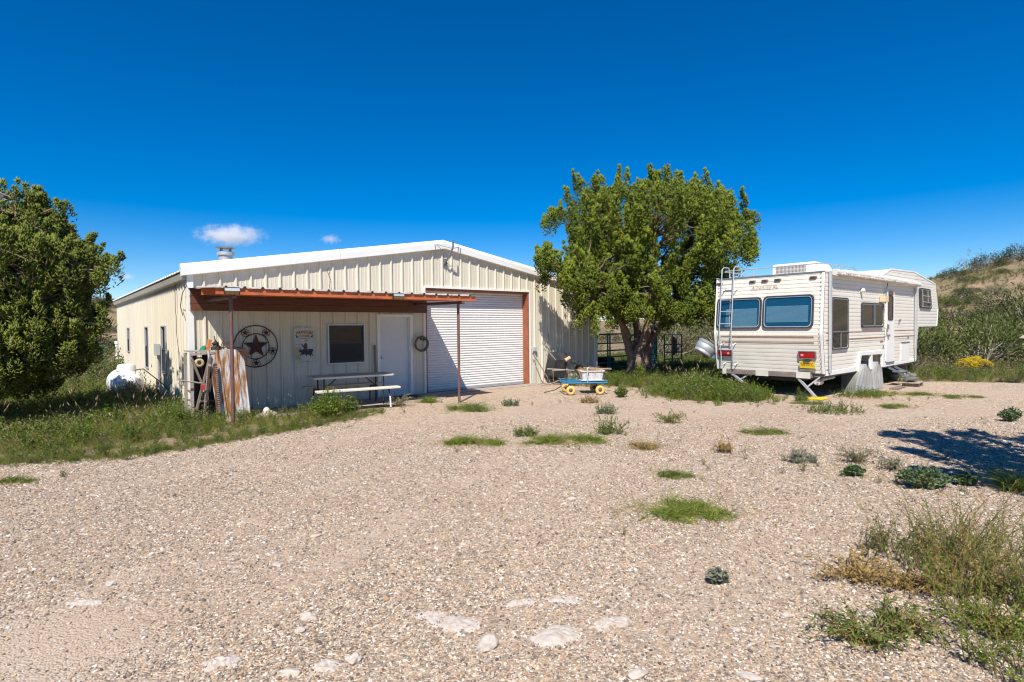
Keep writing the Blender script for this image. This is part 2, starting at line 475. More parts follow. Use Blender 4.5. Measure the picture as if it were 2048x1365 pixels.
leafmat('grass_yellow', [(0.15, 0.17, 0.04), (0.24, 0.24, 0.06), (0.32, 0.29, 0.09), (0.40, 0.34, 0.15)], trans=0.35)
leafmat('seed_head', [(0.22, 0.16, 0.09), (0.32, 0.24, 0.14), (0.40, 0.31, 0.20), (0.42, 0.35, 0.24)], trans=0.3)
randmat('pebbles', [(0.09, 0.078, 0.07), (0.17, 0.14, 0.12), (0.31, 0.245, 0.18), (0.38, 0.30, 0.215), (0.42, 0.275, 0.16),
                    (0.46, 0.38, 0.30), (0.28, 0.25, 0.215), (0.55, 0.48, 0.385), (0.70, 0.65, 0.58), (0.41, 0.265, 0.165), (0.17, 0.15, 0.13), (0.50, 0.42, 0.325)])
randmat('chips', [(0.26, 0.21, 0.165), (0.38, 0.31, 0.25), (0.48, 0.42, 0.36), (0.55, 0.50, 0.45), (0.42, 0.33, 0.26), (0.20, 0.17, 0.145), (0.50, 0.45, 0.40)])
glassmat('window_glass', (0.012, 0.013, 0.014), 0.02)
glassmat('sky_blue_glass', (0.008, 0.10, 0.18), 0.02, clear=0.80, spec=0.7)  # rear trailer panes, sky reflection worked into the blue tint
glassmat('side_glass', (0.03, 0.032, 0.024), 0.02, clear=0.35, spec=0.7)

# ------------------------------------------------------------------ mesh helpers


def np_mesh(name, V, F, smooth=False):
    V = np.asarray(V, np.float32)
    F = np.asarray(F, np.int32)
    me = bpy.data.meshes.new(name)
    n, k = F.shape
    me.vertices.add(len(V))
    me.vertices.foreach_set('co', V.ravel())
    me.loops.add(n * k)
    me.loops.foreach_set('vertex_index', F.ravel())
    me.polygons.add(n)
    me.polygons.foreach_set('loop_start', np.arange(0, n * k, k, dtype=np.int32))
    me.polygons.foreach_set('loop_total', np.full(n, k, np.int32))
    if smooth:
        me.polygons.foreach_set('use_smooth', np.ones(n, bool))
    me.update(calc_edges=True)
    return me


def link(name, me, mat, parent=None, loc=None):
    if mat is not None and len(me.materials) == 0:
        me.materials.append(MATS[mat])
    o = bpy.data.objects.new(name, me)
    C.objects.link(o)
    if parent is not None:
        o.parent = parent
    if loc is not None:
        o.location = loc
    return o


class MB:
    """Collects simple solids into one mesh."""

    def __init__(self):
        self.v, self.f = [], []

    def raw(self, vs, fs):
        b = len(self.v)
        self.v += [tuple(map(float, p)) for p in vs]
        self.f += [tuple(i + b for i in q) for q in fs]
        return self

    def box(self, a, b):
        x0, y0, z0 = [min(p, q) for p, q in zip(a, b)]
        x1, y1, z1 = [max(p, q) for p, q in zip(a, b)]
        return self.raw([(x0, y0, z0), (x1, y0, z0), (x1, y1, z0), (x0, y1, z0), (x0, y0, z1), (x1, y0, z1), (x1, y1, z1), (x0, y1, z1)],
                        [(0, 3, 2, 1), (4, 5, 6, 7), (0, 1, 5, 4), (1, 2, 6, 5), (2, 3, 7, 6), (3, 0, 4, 7)])

    def bar(self, p, q, w, h, up=(0, 0, 1)):
        """Rectangular bar from p to q, w across, h along 'up'."""
        p, q = Vector(p), Vector(q)
        d = (q - p).normalized()
        s = d.cross(Vector(up))
        if s.length < 1e-4:
            s = d.cross(Vector((1, 0, 0)))
        s.normalize()
        u = s.cross(d).normalized()
        s, u = s * w / 2, u * h / 2
        vs = [p - s - u, p + s - u, p + s + u, p - s + u, q - s - u, q + s - u, q + s + u, q - s + u]
        return self.raw(vs, [(0, 1, 2, 3), (4, 7, 6, 5), (0, 4, 5, 1), (1, 5, 6, 2), (2, 6, 7, 3), (3, 7, 4, 0)])

    def tube(self, pts, r, n=8, caps=True):
        pts = [Vector(p) for p in pts]
        rs = list(r) if hasattr(r, '__len__') else [r] * len(pts)
        vs, fs = [], []
        ref = None
        for i, p in enumerate(pts):
            d = (pts[min(i + 1, len(pts) - 1)] - pts[max(i - 1, 0)]).normalized()
            if ref is None:
                ref = d.cross(Vector((0, 0, 1)))
                if ref.length < 0.05:
                    ref = d.cross(Vector((1, 0, 0)))
            ref = (ref - d * ref.dot(d)).normalized()
            e = d.cross(ref)
            for k in range(n):
                a = 2 * math.pi * k / n
                vs.append(p + (ref * math.cos(a) + e * math.sin(a)) * rs[i])
        for i in range(len(pts) - 1):
            for k in range(n):
                fs.append((i * n + k, i * n + (k + 1) % n, (i + 1) * n + (k + 1) % n, (i + 1) * n + k))
        if caps:
            fs.append(tuple(range(n))[::-1])
            fs.append(tuple(range((len(pts) - 1) * n, len(pts) * n)))
        return self.raw(vs, fs)

    def ring(self, c, R, r, ax='y', n=40, m=8, squash=1.0):
        vs, fs = [], []
        for i in range(n):
            a = 2 * math.pi * i / n
            for k in range(m):
                b = 2 * math.pi * k / m
                q = R + r * math.cos(b)
                x, z, y = q * math.cos(a), q * math.sin(a), r * math.sin(b) * squash
                vs.append({'y': (c[0] + x, c[1] + y, c[2] + z), 'z': (c[0] + x, c[1] + z, c[2] + y), 'x': (c[0] + y, c[1] + x, c[2] + z)}[ax])
        for i in range(n):
            for k in range(m):
                fs.append((i * m + k, ((i + 1) % n) * m + k, ((i + 1) % n) * m + (k + 1) % m, i * m + (k + 1) % m))
        return self.raw(vs, fs)

    def prism(self, poly, f0, f1):
        """poly: list of 2-D points; f0, f1 map (a, b) to the near and far 3-D point."""
        n = len(poly)
        vs = [f0(*p) for p in poly] + [f1(*p) for p in poly]
        fs = [tuple(range(n)), tuple(range(2 * n - 1, n - 1, -1))]
        for i in range(n):
            j = (i + 1) % n
            fs.append((i, i + n, j + n, j))
        return self.raw(vs, fs)

    def frame(self, outer, inner, f0, f1):
        """Ring-shaped prism between two loops of equal length."""
        n = len(outer)
        vs = [f0(*p) for p in outer] + [f0(*p) for p in inner] + [f1(*p) for p in outer] + [f1(*p) for p in inner]
        fs = []
        for i in range(n):
            j = (i + 1) % n
            fs += [(i, j, n + j, n + i), (2 * n + i, 3 * n + i, 3 * n + j, 2 * n + j), (i, 2 * n + i, 2 * n + j, j), (n + i, n + j, 3 * n + j, 3 * n + i)]
        return self.raw(vs, fs)

    def lathe(self, prof, c, n=20, ax='z'):
        vs, fs = [], []
        for r, h in prof:
            for k in range(n):
                a = 2 * math.pi * k / n
                x, y = r * math.cos(a), r * math.sin(a)
                vs.append({'z': (c[0] + x, c[1] + y, c[2] + h), 'y': (c[0] + x, c[1] + h, c[2] + y), 'x': (c[0] + h, c[1] + x, c[2] + y)}[ax])
        for i in range(len(prof) - 1):
            for k in range(n):
                fs.append((i * n + k, i * n + (k + 1) % n, (i + 1) * n + (k + 1) % n, (i + 1) * n + k))
        fs.append(tuple(range(n))[::-1])
        fs.append(tuple(range((len(prof) - 1) * n, len(prof) * n)))
        return self.raw(vs, fs)

    def build(self, name, mat, parent=None, smooth=False, bevel=0.0, loc=None):
        me = bpy.data.meshes.new(name)
        me.from_pydata(self.v, [], self.f)
        bm = bmesh.new()
        bm.from_mesh(me)
        bmesh.ops.recalc_face_normals(bm, faces=bm.faces)
        bm.to_mesh(me)
        bm.free()
        me.materials.append(MATS[mat])
        if smooth:
            me.polygons.foreach_set('use_smooth', [True] * len(me.polygons))
            me.set_sharp_from_angle(angle=math.radians(40))
        o = bpy.data.objects.new(name, me)
        C.objects.link(o)
        if parent is not None:
            o.parent = parent
        if loc is not None:
            o.location = loc
        if bevel:
            md = o.modifiers.new('bevel', 'BEVEL')
            md.width = bevel
            md.segments = 2
            md.limit_method = 'ANGLE'
        return o


def tag(o, label=None, cat=None, group=None, kind=None):
    for k, v in (('label', label), ('category', cat), ('group', group), ('kind', kind)):
        if v:
            o[k] = v
    return o


def thing(name, label, cat, loc=(0, 0, 0), rotz=0.0, group=None):
    o = bpy.data.objects.new(name, None)
    C.objects.link(o)
    o.location = loc
    o.rotation_euler = (0, 0, rotz)
    o.empty_display_size = 0.2
    return tag(o, label, cat, group)


def copy_tree(root, loc, rotz=0.0, scale=(1, 1, 1), label=None):
    r = root.copy()
    C.objects.link(r)
    r.location, r.rotation_euler, r.scale = loc, (0, 0, rotz), scale
    if label:
        r['label'] = label
    for ch in list(root.children):
        c = ch.copy()
        C.objects.link(c)
        c.parent = r
        for g in ch.children:
            d = g.copy()
            C.objects.link(d)
            d.parent = c
    return r


def rrect(w, h, r, n=5, cx=0.0, cy=0.0):
    p = []
    for sx, sy, a0 in ((1, 1, 0), (-1, 1, 90), (-1, -1, 180), (1, -1, 270)):
        for k in range(n + 1):
            a = math.radians(a0 + 90 * k / n)
            p.append((cx + sx * (w / 2 - r) + r * math.cos(a), cy + sy * (h / 2 - r) + r * math.sin(a)))
    return p


def text_mesh(name, s, size, mapf, mat, parent, shear=0.0, bold=0.0, fit=None, center=True, arc=0.0):
    """Flat lettering laid on a surface; mapf(x, y) gives the 3-D point."""
    cu = bpy.data.curves.new(name, 'FONT')
    cu.body = s
    cu.size = size
    cu.shear = shear
    cu.offset = bold
    cu.resolution_u = 2
    t = bpy.data.objects.new(name, cu)
    C.objects.link(t)
    dg = bpy.context.evaluated_depsgraph_get()
    me = bpy.data.meshes.new_from_object(t.evaluated_get(dg))
    bpy.data.objects.remove(t)
    bpy.data.curves.remove(cu)
    xs = [v.co.x for v in me.vertices]
    x0, x1 = min(xs), max(xs)
    k = fit / (x1 - x0) if fit else 1.0
    for v in me.vertices:
        x = (v.co.x - (x0 + x1) / 2) * k
        y = v.co.y
        if arc:
            y += arc * (1 - (2 * x / ((x1 - x0) * k)) ** 2)
        v.co = Vector(mapf(x, y))
    me.materials.clear()
    return link(name, me, mat, parent)


def corr(name, mat, parent, a0, a1, lo, hi, mapf, prof, ops=(), splits=None):
    """Profiled sheet metal. prof: sorted list of (a, offset). The sheet spans a0..a1 and, at each a, lo(a)..hi(a);
    ops are openings (a0, a1, b0, b1). Cut at 'splits' into separate sheets."""
    A = [p[0] for p in prof]
    O = [p[1] for p in prof]
    cuts = sorted(set([a0, a1] + [x for x in A if a0 < x < a1] + [x for o in ops for x in o[:2] if a0 < x < a1] + [x for x in (splits or []) if a0 < x < a1]))
    groups, cur = [], []
    for s, e in zip(cuts[:-1], cuts[1:]):
        if splits and any(abs(s - q) < 1e-6 for q in splits) and cur:
            groups.append(cur)
            cur = []
        cur.append((s, e))
    groups.append(cur)
    out = []
    for g in groups:
        mb = MB()
        for s, e in g:
            if e - s < 1e-5:
                continue
            os_, oe = np.interp(s, A, O), np.interp(e, A, O)
            spans = [(None, None)]
            mid = (s + e) / 2
            cutz = sorted([(o[2], o[3]) for o in ops if o[0] - 1e-6 <= mid <= o[1] + 1e-6])
            prev = None
            spans = []
            for z0, z1 in cutz:
                spans.append((prev, z0))
                prev = z1
            spans.append((prev, None))
            for b0, b1 in spans:
                p0 = lo(s) if b0 is None else b0
                p1 = lo(e) if b0 is None else b0
                q0 = hi(s) if b1 is None else b1
                q1 = hi(e) if b1 is None else b1
                if q0 - p0 < 1e-4 and q1 - p1 < 1e-4:
                    continue
                mb.raw([mapf(s, p0, os_), mapf(e, p1, oe), mapf(e, q1, oe), mapf(s, q0, os_)], [(0, 1, 2, 3)])
        if mb.f:
            out.append(mb.build(name, mat, parent))
    return out


def ribs(a0, a1, phase, pitch=FT, h=0.038, minor=True):
    p = []
    k = int((a0 - phase) / pitch) - 1
    while phase + k * pitch < a1 + pitch:
        c = phase + k * pitch
        p += [(c - 0.036, 0), (c - 0.013, h), (c + 0.013, h), (c + 0.036, 0)]
        if minor:
            for m in (0.333, 0.667):
                q = c + m * pitch
                p += [(q - 0.016, 0), (q - 0.006, 0.005), (q + 0.006, 0.005), (q + 0.016, 0)]
        k += 1
    return p


# ------------------------------------------------------------------ foliage helpers


def unit(a):
    return a / np.maximum(np.linalg.norm(a, axis=-1, keepdims=True), 1e-9)


def sprigs(P, D, L, Wd):
    """Spindle-shaped sprigs: 5 vertices, 6 triangles each."""
    n = len(P)
    D = unit(D)
    ref = unit(np.cross(D, rng.normal(size=(n, 3))))
    e = np.cross(D, ref)
    V = np.empty((n, 5, 3))
    V[:, 0] = P
    V[:, 4] = P + D * L[:, None]
    for k in range(3):
        a = 2 * math.pi * k / 3
        V[:, 1 + k] = P + D * (L * 0.42)[:, None] + (ref * math.cos(a) + e * math.sin(a)) * Wd[:, None]
    T = np.array([(0, 2, 1), (0, 3, 2), (0, 1, 3), (4, 1, 2), (4, 2, 3), (4, 3, 1)])
    F = (T[None] + (np.arange(n) * 5)[:, None, None]).reshape(-1, 3)
    return V.reshape(-1, 3), F


def leaves(P, D, L, Wd, fold=0.25):
    """Pointed leaves folded along the midrib: 4 vertices, 2 triangles each."""
    n = len(P)
    D = unit(D)
    s = unit(np.cross(D, rng.normal(size=(n, 3)) * 0.8 + np.array([0, 0, 1.0])))
    nrm = np.cross(s, D)
    V = np.empty((n, 4, 3))
    V[:, 0] = P
    V[:, 2] = P + D * L[:, None]
    m = P + D * (L * 0.45)[:, None] + nrm * (Wd * fold)[:, None]
    V[:, 1] = m + s * (Wd / 2)[:, None]
    V[:, 3] = m - s * (Wd / 2)[:, None]
    T = np.array([(0, 1, 2), (0, 2, 3)])
    F = (T[None] + (np.arange(n) * 4)[:, None, None]).reshape(-1, 3)
    return V.reshape(-1, 3), F


def blades(P, D, L, Wd, bend=0.5, seg=3):
    """Grass blades: tapering, bending strips."""
    n = len(P)
    D = unit(D)
    s = unit(np.cross(D, rng.normal(size=(n, 3))))
    side = unit(np.cross(s, D))
    h = D.copy()
    h[:, 2] = 0
    h = unit(h + 1e-4)
    cols = []
    for k in range(seg + 1):
        t = k / seg
        c = P + D * (L * t)[:, None] + h * (L * bend * t * t)[:, None] - np.array([0, 0, 1.0]) * (L * bend * 0.55 * t * t)[:, None]
        w = Wd * (1 - 0.92 * t ** 1.4)
        cols += [c + s * (w / 2)[:, None], c - s * (w / 2)[:, None]]
    V = np.stack(cols, 1)
    k2 = 2 * (seg + 1)
    T = []
    for k in range(seg):
        T += [(2 * k, 2 * k + 1, 2 * k + 3), (2 * k, 2 * k + 3, 2 * k + 2)]
    F = (np.array(T)[None] + (np.arange(n) * k2)[:, None, None]).reshape(-1, 3)
    return V.reshape(-1, 3), F


def join(parts):
    Vs, Fs, b = [], [], 0
    for V, F in parts:
        Vs.append(V)
        Fs.append(F + b)
        b += len(V)
    return np.concatenate(Vs), np.concatenate(Fs)


def clump_foliage(centers, radii, per, length, width, up=0.5, squash=1.0, shell=0.35):
    """Rounded tufts of sprigs around each centre, pointing outward and up."""
    n = len(centers) * per
    cc = np.repeat(centers, per, 0)
    rr = np.repeat(radii, per)
    d = unit(rng.normal(size=(n, 3)) + np.array([0, 0, 0.25]))
    rad = rr * (shell + (1 - shell) * rng.random(n) ** 0.5)
    off = d * rad[:, None]
    off[:, 2] *= squash
    L = length * (0.6 + 0.8 * rng.random(n))
    W = width * (0.6 + 0.8 * rng.random(n))
    D = d + np.array([0, 0, up]) + rng.normal(size=(n, 3)) * 0.35
    return sprigs(cc + off - unit(D) * (L * 0.5)[:, None], D, L, W)


def wobble(p, q, n, amp):
    p, q = np.asarray(p, float), np.asarray(q, float)
    t = np.linspace(0, 1, n)[:, None]
    w = rng.normal(size=(n, 3)) * amp
    w[0] = 0
    w[-1] = 0
    return p + (q - p) * t + w


def scatter(name, P, rot, scl, pid, protos, label, cat):
    """One stuff object: copies of a few small meshes on points."""
    me = bpy.data.meshes.new(name)
    me.vertices.add(len(P))
    me.vertices.foreach_set('co', np.asarray(P, np.float32).ravel())
    for an, ty, key, val in (('rot', 'FLOAT_VECTOR', 'vector', rot), ('scl', 'FLOAT_VECTOR', 'vector', scl), ('pid', 'INT', 'value', pid)):
        at = me.attributes.new(an, ty, 'POINT')
        at.data.foreach_set(key, np.asarray(val, np.int32 if ty == 'INT' else np.float32).ravel())
    me.update()
    o = bpy.data.objects.new(name, me)
    C.objects.link(o)
    col = bpy.data.collections.new(name + '_pieces')
    for i, (pm, mt) in enumerate(protos):
        if len(pm.materials) == 0:
            pm.materials.append(MATS[mt])
        po = bpy.data.objects.new('%s_piece_%02d' % (name, i), pm)
        col.objects.link(po)
    ng = bpy.data.node_groups.new(name, 'GeometryNodeTree')
    ng.interface.new_socket('Geometry', in_out='INPUT', socket_type='NodeSocketGeometry')
    ng.interface.new_socket('Geometry', in_out='OUTPUT', socket_type='NodeSocketGeometry')
    gi, go = ng.nodes.new('NodeGroupInput'), ng.nodes.new('NodeGroupOutput')
    ip = ng.nodes.new('GeometryNodeInstanceOnPoints')
    ci = ng.nodes.new('GeometryNodeCollectionInfo')
    ci.inputs['Collection'].default_value = col
    ci.inputs['Separate Children'].default_value = True
    ci.inputs['Reset Children'].default_value = True
    ip.inputs['Pick Instance'].default_value = True
    for an, ty, sock in (('rot', 'FLOAT_VECTOR', 'Rotation'), ('scl', 'FLOAT_VECTOR', 'Scale'), ('pid', 'INT', 'Instance Index')):
        na = ng.nodes.new('GeometryNodeInputNamedAttribute')
        na.data_type = ty
        na.inputs['Name'].default_value = an
        ng.links.new(na.outputs['Attribute'], ip.inputs[sock])
    ng.links.new(gi.outputs[0], ip.inputs['Points'])
    ng.links.new(ci.outputs[0], ip.inputs['Instance'])
    ng.links.new(ip.outputs[0], go.inputs[0])
    md = o.modifiers.new('scatter', 'NODES')
    md.node_group = ng
    return tag(o, label, cat, kind='stuff')


R2 = np.array([math.cos(YAW), -math.sin(YAW)])       # the photographer's right, along the ground
F2 = np.array([math.sin(YAW), math.cos(YAW)])        # and ahead


def rd(x, y):
    q = np.stack([np.asarray(x) - CAM[0], np.asarray(y) - CAM[1]], -1)
    return q @ R2, q @ F2


def from_rd(r, d):
    return CAM[:2] + R2 * r + F2 * d


def smooth(x, a, b):
    t = np.clip((x - a) / (b - a), 0, 1)
    return t * t * (3 - 2 * t)


def height(x, y):
    """Terrain: level yard, a hill to the right rear, a ridge to the left rear, low swells beyond."""
    x, y = np.asarray(x, float), np.asarray(y, float)
    r, d = rd(x, y)
    dist = np.hypot(r, d)
    h = smooth(d, 27, 64) * np.clip((r - 19.5) * 0.230, 0, 15) * (1 - 0.75 * smooth(d, 64, 120))
    h = h + smooth(d, 30, 80) * np.clip((-r - 24) * 0.17, 0, 7)
    n = np.sin(x * 0.21 + 1.3) * np.cos(y * 0.17) * 0.5 + np.sin(x * 0.063 + y * 0.08) * 0.9
    h = h + n * 0.35 * smooth(dist, 28, 70)
    h = h + 3.0 * smooth(dist, 150, 500) + np.sin(x * 0.006) * np.cos(y * 0.005 + 1) * 9 * smooth(dist, 300, 900)
    h = h - 0.25 * smooth(-x, 0.4, 4) * smooth(y, 1.0, 8) * (1 - smooth(dist, 25, 40))
    return h


# ------------------------------------------------------------------ the ground
def make_ground():
    rad = np.concatenate([[0], np.linspace(1.5, 36, 47), np.geomspace(37.5, 5000, 80)])
    nth = 220
    th = np.linspace(0, 2 * math.pi, nth, endpoint=False)
    X = CAM[0] + rad[:, None] * np.cos(th)
    Y = CAM[1] + rad[:, None] * np.sin(th)
    V = np.stack([X, Y, height(X, Y) - 0.012], -1).reshape(-1, 3)
    F = []
    for i in range(len(rad) - 1):
        a = i * nth + np.arange(nth)
        b = i * nth + (np.arange(nth) + 1) % nth
        F.append(np.stack([a, a + nth, b + nth, b], -1))
    me = np_mesh('ground', V, np.concatenate(F), smooth=True)
    return tag(link('ground', me, 'dry_soil'), kind='structure')


make_ground()

YARD = [(-30, 2.5), (-9, -1.2), (-4.63, -2.28), (-2.79, -2.9), (-1.47, -3.57), (-0.35, -3.33), (0.79, -3.05), (2.17, -2.57), (3.16, -2.05), (4.0, -1.45),
        (4.6, -0.02), (9.4, -0.02), (9.6, -0.95), (10.1, -2.17), (10.6, -2.9), (10.3, -4.4), (10.6, -5.6), (11.4, -5.9), (13.5, -5.6), (15.2, -6.4),
        (17.3, -7.4), (18.4, -8.16), (18.9, -9.1), (19.6, -10.1), (22, -13), (26, -22), (10, -32), (-20, -30), (-34, -12)]


def make_yard():
    pts = []
    for (x0, y0), (x1, y1) in zip(YARD, YARD[1:] + YARD[:1]):
        L = math.hypot(x1 - x0, y1 - y0)
        k = max(1, int(L / 0.25))
        for i in range(k):
            t = i / k
            j = 0.0 if (y0 > -0.1 and y1 > -0.1 and x0 > 0) else 0.09
            pts.append((x0 + (x1 - x0) * t + rng.normal() * j, y0 + (y1 - y0) * t + rng.normal() * j))
    me = bpy.data.meshes.new('gravel_yard')
    me.from_pydata([(x, y, -0.004) for x, y in pts], [], [tuple(range(len(pts)))])
    bm = bmesh.new()
    bm.from_mesh(me)
    bmesh.ops.triangulate(bm, faces=bm.faces)
    for f in bm.faces:
        if f.normal.z < 0:
            f.normal_flip()
    bm.to_mesh(me)
    bm.free()
    return tag(link('gravel_yard', me, 'gravel'), kind='structure')


make_yard()
# thin slab under the awning, its edge just proud of the gravel
tag(MB().prism([(0.1, -0.03), (0.1, -1.3), (2.0, -1.42), (4.75, -1.24), (5.45, -1.1), (5.6, -0.45), (9.3, -0.45), (9.3, -0.03)],
               lambda a, b: (a, b, -0.05), lambda a, b: (a, b, 0.02)).build('concrete_slab', 'concrete', bevel=0.012), kind='structure')

# ------------------------------------------------------------------ the metal building
BW, BL = 40 * FT, 14.4                 # width along X, length along Y
PEAK, EAVE = BW / 2, 2.93


def roofz(x):
    return EAVE + (PEAK - abs(x - PEAK)) * 0.1667


bld = thing('metal_building', 'long cream ribbed steel workshop with low gable roof and white trim', 'building')
RU = (18.1 * FT, 30.1 * FT, -1, 2.81)           # roll-up door opening
WD = (13.6 * FT, 16.72 * FT, -1, 2.085)         # walk door opening
WI = (2.875, 3.775, 0.925, 1.84)                # front window opening
splits = [(0.9 + 3 * i) * FT + 0.05 for i in range(14)]
corr('wall_panel', 'tan_steel', bld, 0, BW, lambda a: -0.03, lambda a: roofz(a) - 0.02,
     lambda a, b, o: (a, -o, b), ribs(0, BW, 0.9 * FT), [RU, WD, WI], splits)
SW = [(2.80, 3.43, 0.70, 1.85), (5.72, 6.36, 0.70, 1.85), (10.2, 10.8, 1.04, 1.85)]
sidesplit = [0.91 * i + 0.15 for i in range(17)]
corr('wall_panel', 'tan_steel', bld, 0, BL, lambda a: -0.3, lambda a: EAVE - 0.02,
     lambda a, b, o: (-o, a, b), ribs(0, BL, 0.15), SW, sidesplit)
corr('wall_panel', 'tan_steel', bld, 0, BL, lambda a: -0.3, lambda a: EAVE - 0.02,
     lambda a, b, o: (BW + o, a, b), ribs(0, BL, 0.15, minor=False), [], sidesplit[::4])
corr('wall_panel', 'tan_steel', bld, 0, BW, lambda a: -0.3, lambda a: roofz(a) - 0.02,
     lambda a, b, o: (a, BL + o, b), ribs(0, BW, 0.9 * FT, minor=False), [], splits[::3])
# roof sheets, ribs running down the slope and showing at the eave
corr('roof_panel', 'roof_steel', bld, 0.0, BL + 0.1, lambda a: -0.15, lambda a: PEAK,
     lambda a, b, o: (b, a, EAVE + 0.03 + (b + 0.0) * 0.1667 + o), ribs(0, BL + 0.1, 0.1), [], sidesplit)
corr('roof_panel', 'roof_steel', bld, 0.0, BL + 0.1, lambda a: -0.15, lambda a: PEAK,
     lambda a, b, o: (BW - b, a, EAVE + 0.03 + (b + 0.0) * 0.1667 + o), ribs(0, BL + 0.1, 0.1), [], sidesplit[::4])
MB().prism([(PEAK - 0.22, -0.0367), (PEAK, 0.0), (PEAK + 0.22, -0.0367), (PEAK + 0.22, -0.045), (PEAK - 0.22, -0.045)],
           lambda a, b: (a, 0.05, EAVE + 0.10 + PEAK * 0.1667 + b), lambda a, b: (a, BL + 0.1, EAVE + 0.10 + PEAK * 0.1667 + b)).build('ridge_cap', 'roof_steel', bld)
# sloping white rake trim: a slanted upper face, a vertical lower face and a short soffit
rake = [(0.06, 0.125), (-0.03, 0.125), (-0.115, 0.03), (-0.115, -0.115), (-0.105, -0.125), (0.0, -0.125)]
for x0, x1 in ((-0.15, PEAK * 0.52), (PEAK * 0.52 + 0.006, PEAK), (PEAK, PEAK * 1.5), (PEAK * 1.5 + 0.006, BW + 0.15)):
    zc = lambda x: roofz(x) + 0.055
    MB().prism(rake, lambda a, b: (x0, a, zc(x0) + b), lambda a, b: (x1, a, zc(x1) + b)).build('rake_trim', 'white_trim', bld)
# eave trim on both long sides
for s, x in ((-1, 0), (1, BW)):
    MB().prism([(0.0, -0.14), (0.10, -0.10), (0.13, 0.01), (0.0, 0.02)], lambda a, b: (x + s * (a + 0.004), 0.02, EAVE - 0.045 + b),
               lambda a, b: (x + s * (a + 0.004), BL, EAVE - 0.045 + b)).build('eave_trim', 'eave_trim', bld)
# corner trims
for x, s in ((0, -1), (BW, 1)):
    MB().box((x + s * 0.045, -0.045, -0.05), (x - s * 0.075, 0.02, EAVE - 0.02)).build('corner_trim', 'white_trim', bld, bevel=0.006)

# roll-up door: recessed curtain of curved slats, red steel jambs, white outer trim
door = MB()
for s in (0, 1):
    xa, xb = (RU[0] - 0.002, RU[0] + 0.05) if s == 0 else (RU[1] - 0.05, RU[1] + 0.002)
    door.box((xa, -0.02, -0.02), (xb, 0.33, RU[3] + 0.002))
door.box((RU[0] + 0.05, 0.0, RU[3] - 0.05), (RU[1] - 0.05, 0.33, RU[3] + 0.002))
rud = door.build('roll_up_door', 'red_oxide', bld)
cur = MB()
ns = 41
sh = (RU[3] - 0.02) / ns
prof = [(0, 0.0), (0.12, -0.011), (0.35, -0.019), (0.6, -0.021), (0.85, -0.014), (0.97, 0.0), (1.0, 0.004)]
vs, fs = [], []
for i in range(ns):
    for t, o in prof:
        z = 0.05 + (i + t) * sh
        b = len(vs)
        vs += [(RU[0] + 0.04, 0.235 + o, z), (RU[1] - 0.04, 0.235 + o, z)]
        if b:
            fs.append((b - 2, b - 1, b + 1, b))
cur.raw(vs, fs)
tag(cur.build('curtain', 'roll_white', rud))
MB().box((RU[0] + 0.05, 0.205, 0.0), (RU[1] - 0.05, 0.255, 0.06)).build('bottom_bar', 'galvanized', rud)
tr = MB()
tr.box((RU[0] - 0.05, -0.048, -0.02), (RU[0] - 0.0025, -0.004, RU[3] + 0.05)).box((RU[1] + 0.0025, -0.048, -0.02), (RU[1] + 0.05, -0.004, RU[3] + 0.05))
tr.box((RU[0] - 0.0, -0.048, RU[3] + 0.0025), (RU[1] + 0.0, -0.004, RU[3] + 0.05))
tr.build('door_trim', 'white_trim', rud)
MB().box((RU[0] - 0.5, 0.36, -0.1), (RU[1] + 0.5, 0.40, RU[3] + 0.3)).build('backing', 'dark_interior', bld)

# walk door
wd = MB()
wd.box((WD[0] - 0.03, -0.045, 0), (WD[0] + 0.05, 0.13, WD[3] + 0.02)).box((WD[1] - 0.05, -0.045, 0), (WD[1] + 0.03, 0.13, WD[3] + 0.02))
wd.box((WD[0] + 0.05, -0.045, WD[3] - 0.05), (WD[1] - 0.05, 0.13, WD[3] + 0.02))
wdo = wd.build('walk_door', 'white_trim', bld, bevel=0.004)
MB().box((WD[0] + 0.052, 0.075, 0.02), (WD[1] - 0.052, 0.12, WD[3] - 0.052)).build('door_leaf', 'door_white', wdo)
MB().lathe([(0.034, 0), (0.034, -0.012), (0.012, -0.018), (0.012, -0.045), (0.03, -0.055), (0.028, -0.085), (0.0, -0.09)], (WD[0] + 0.13, 0.075, 1.0), 14, 'y').build('door_knob', 'alu_frame', wdo, smooth=True)
MB().box((WD[0], -0.03, 0.0), (WD[1], 0.13, 0.025)).build('threshold', 'alu_frame', wdo)


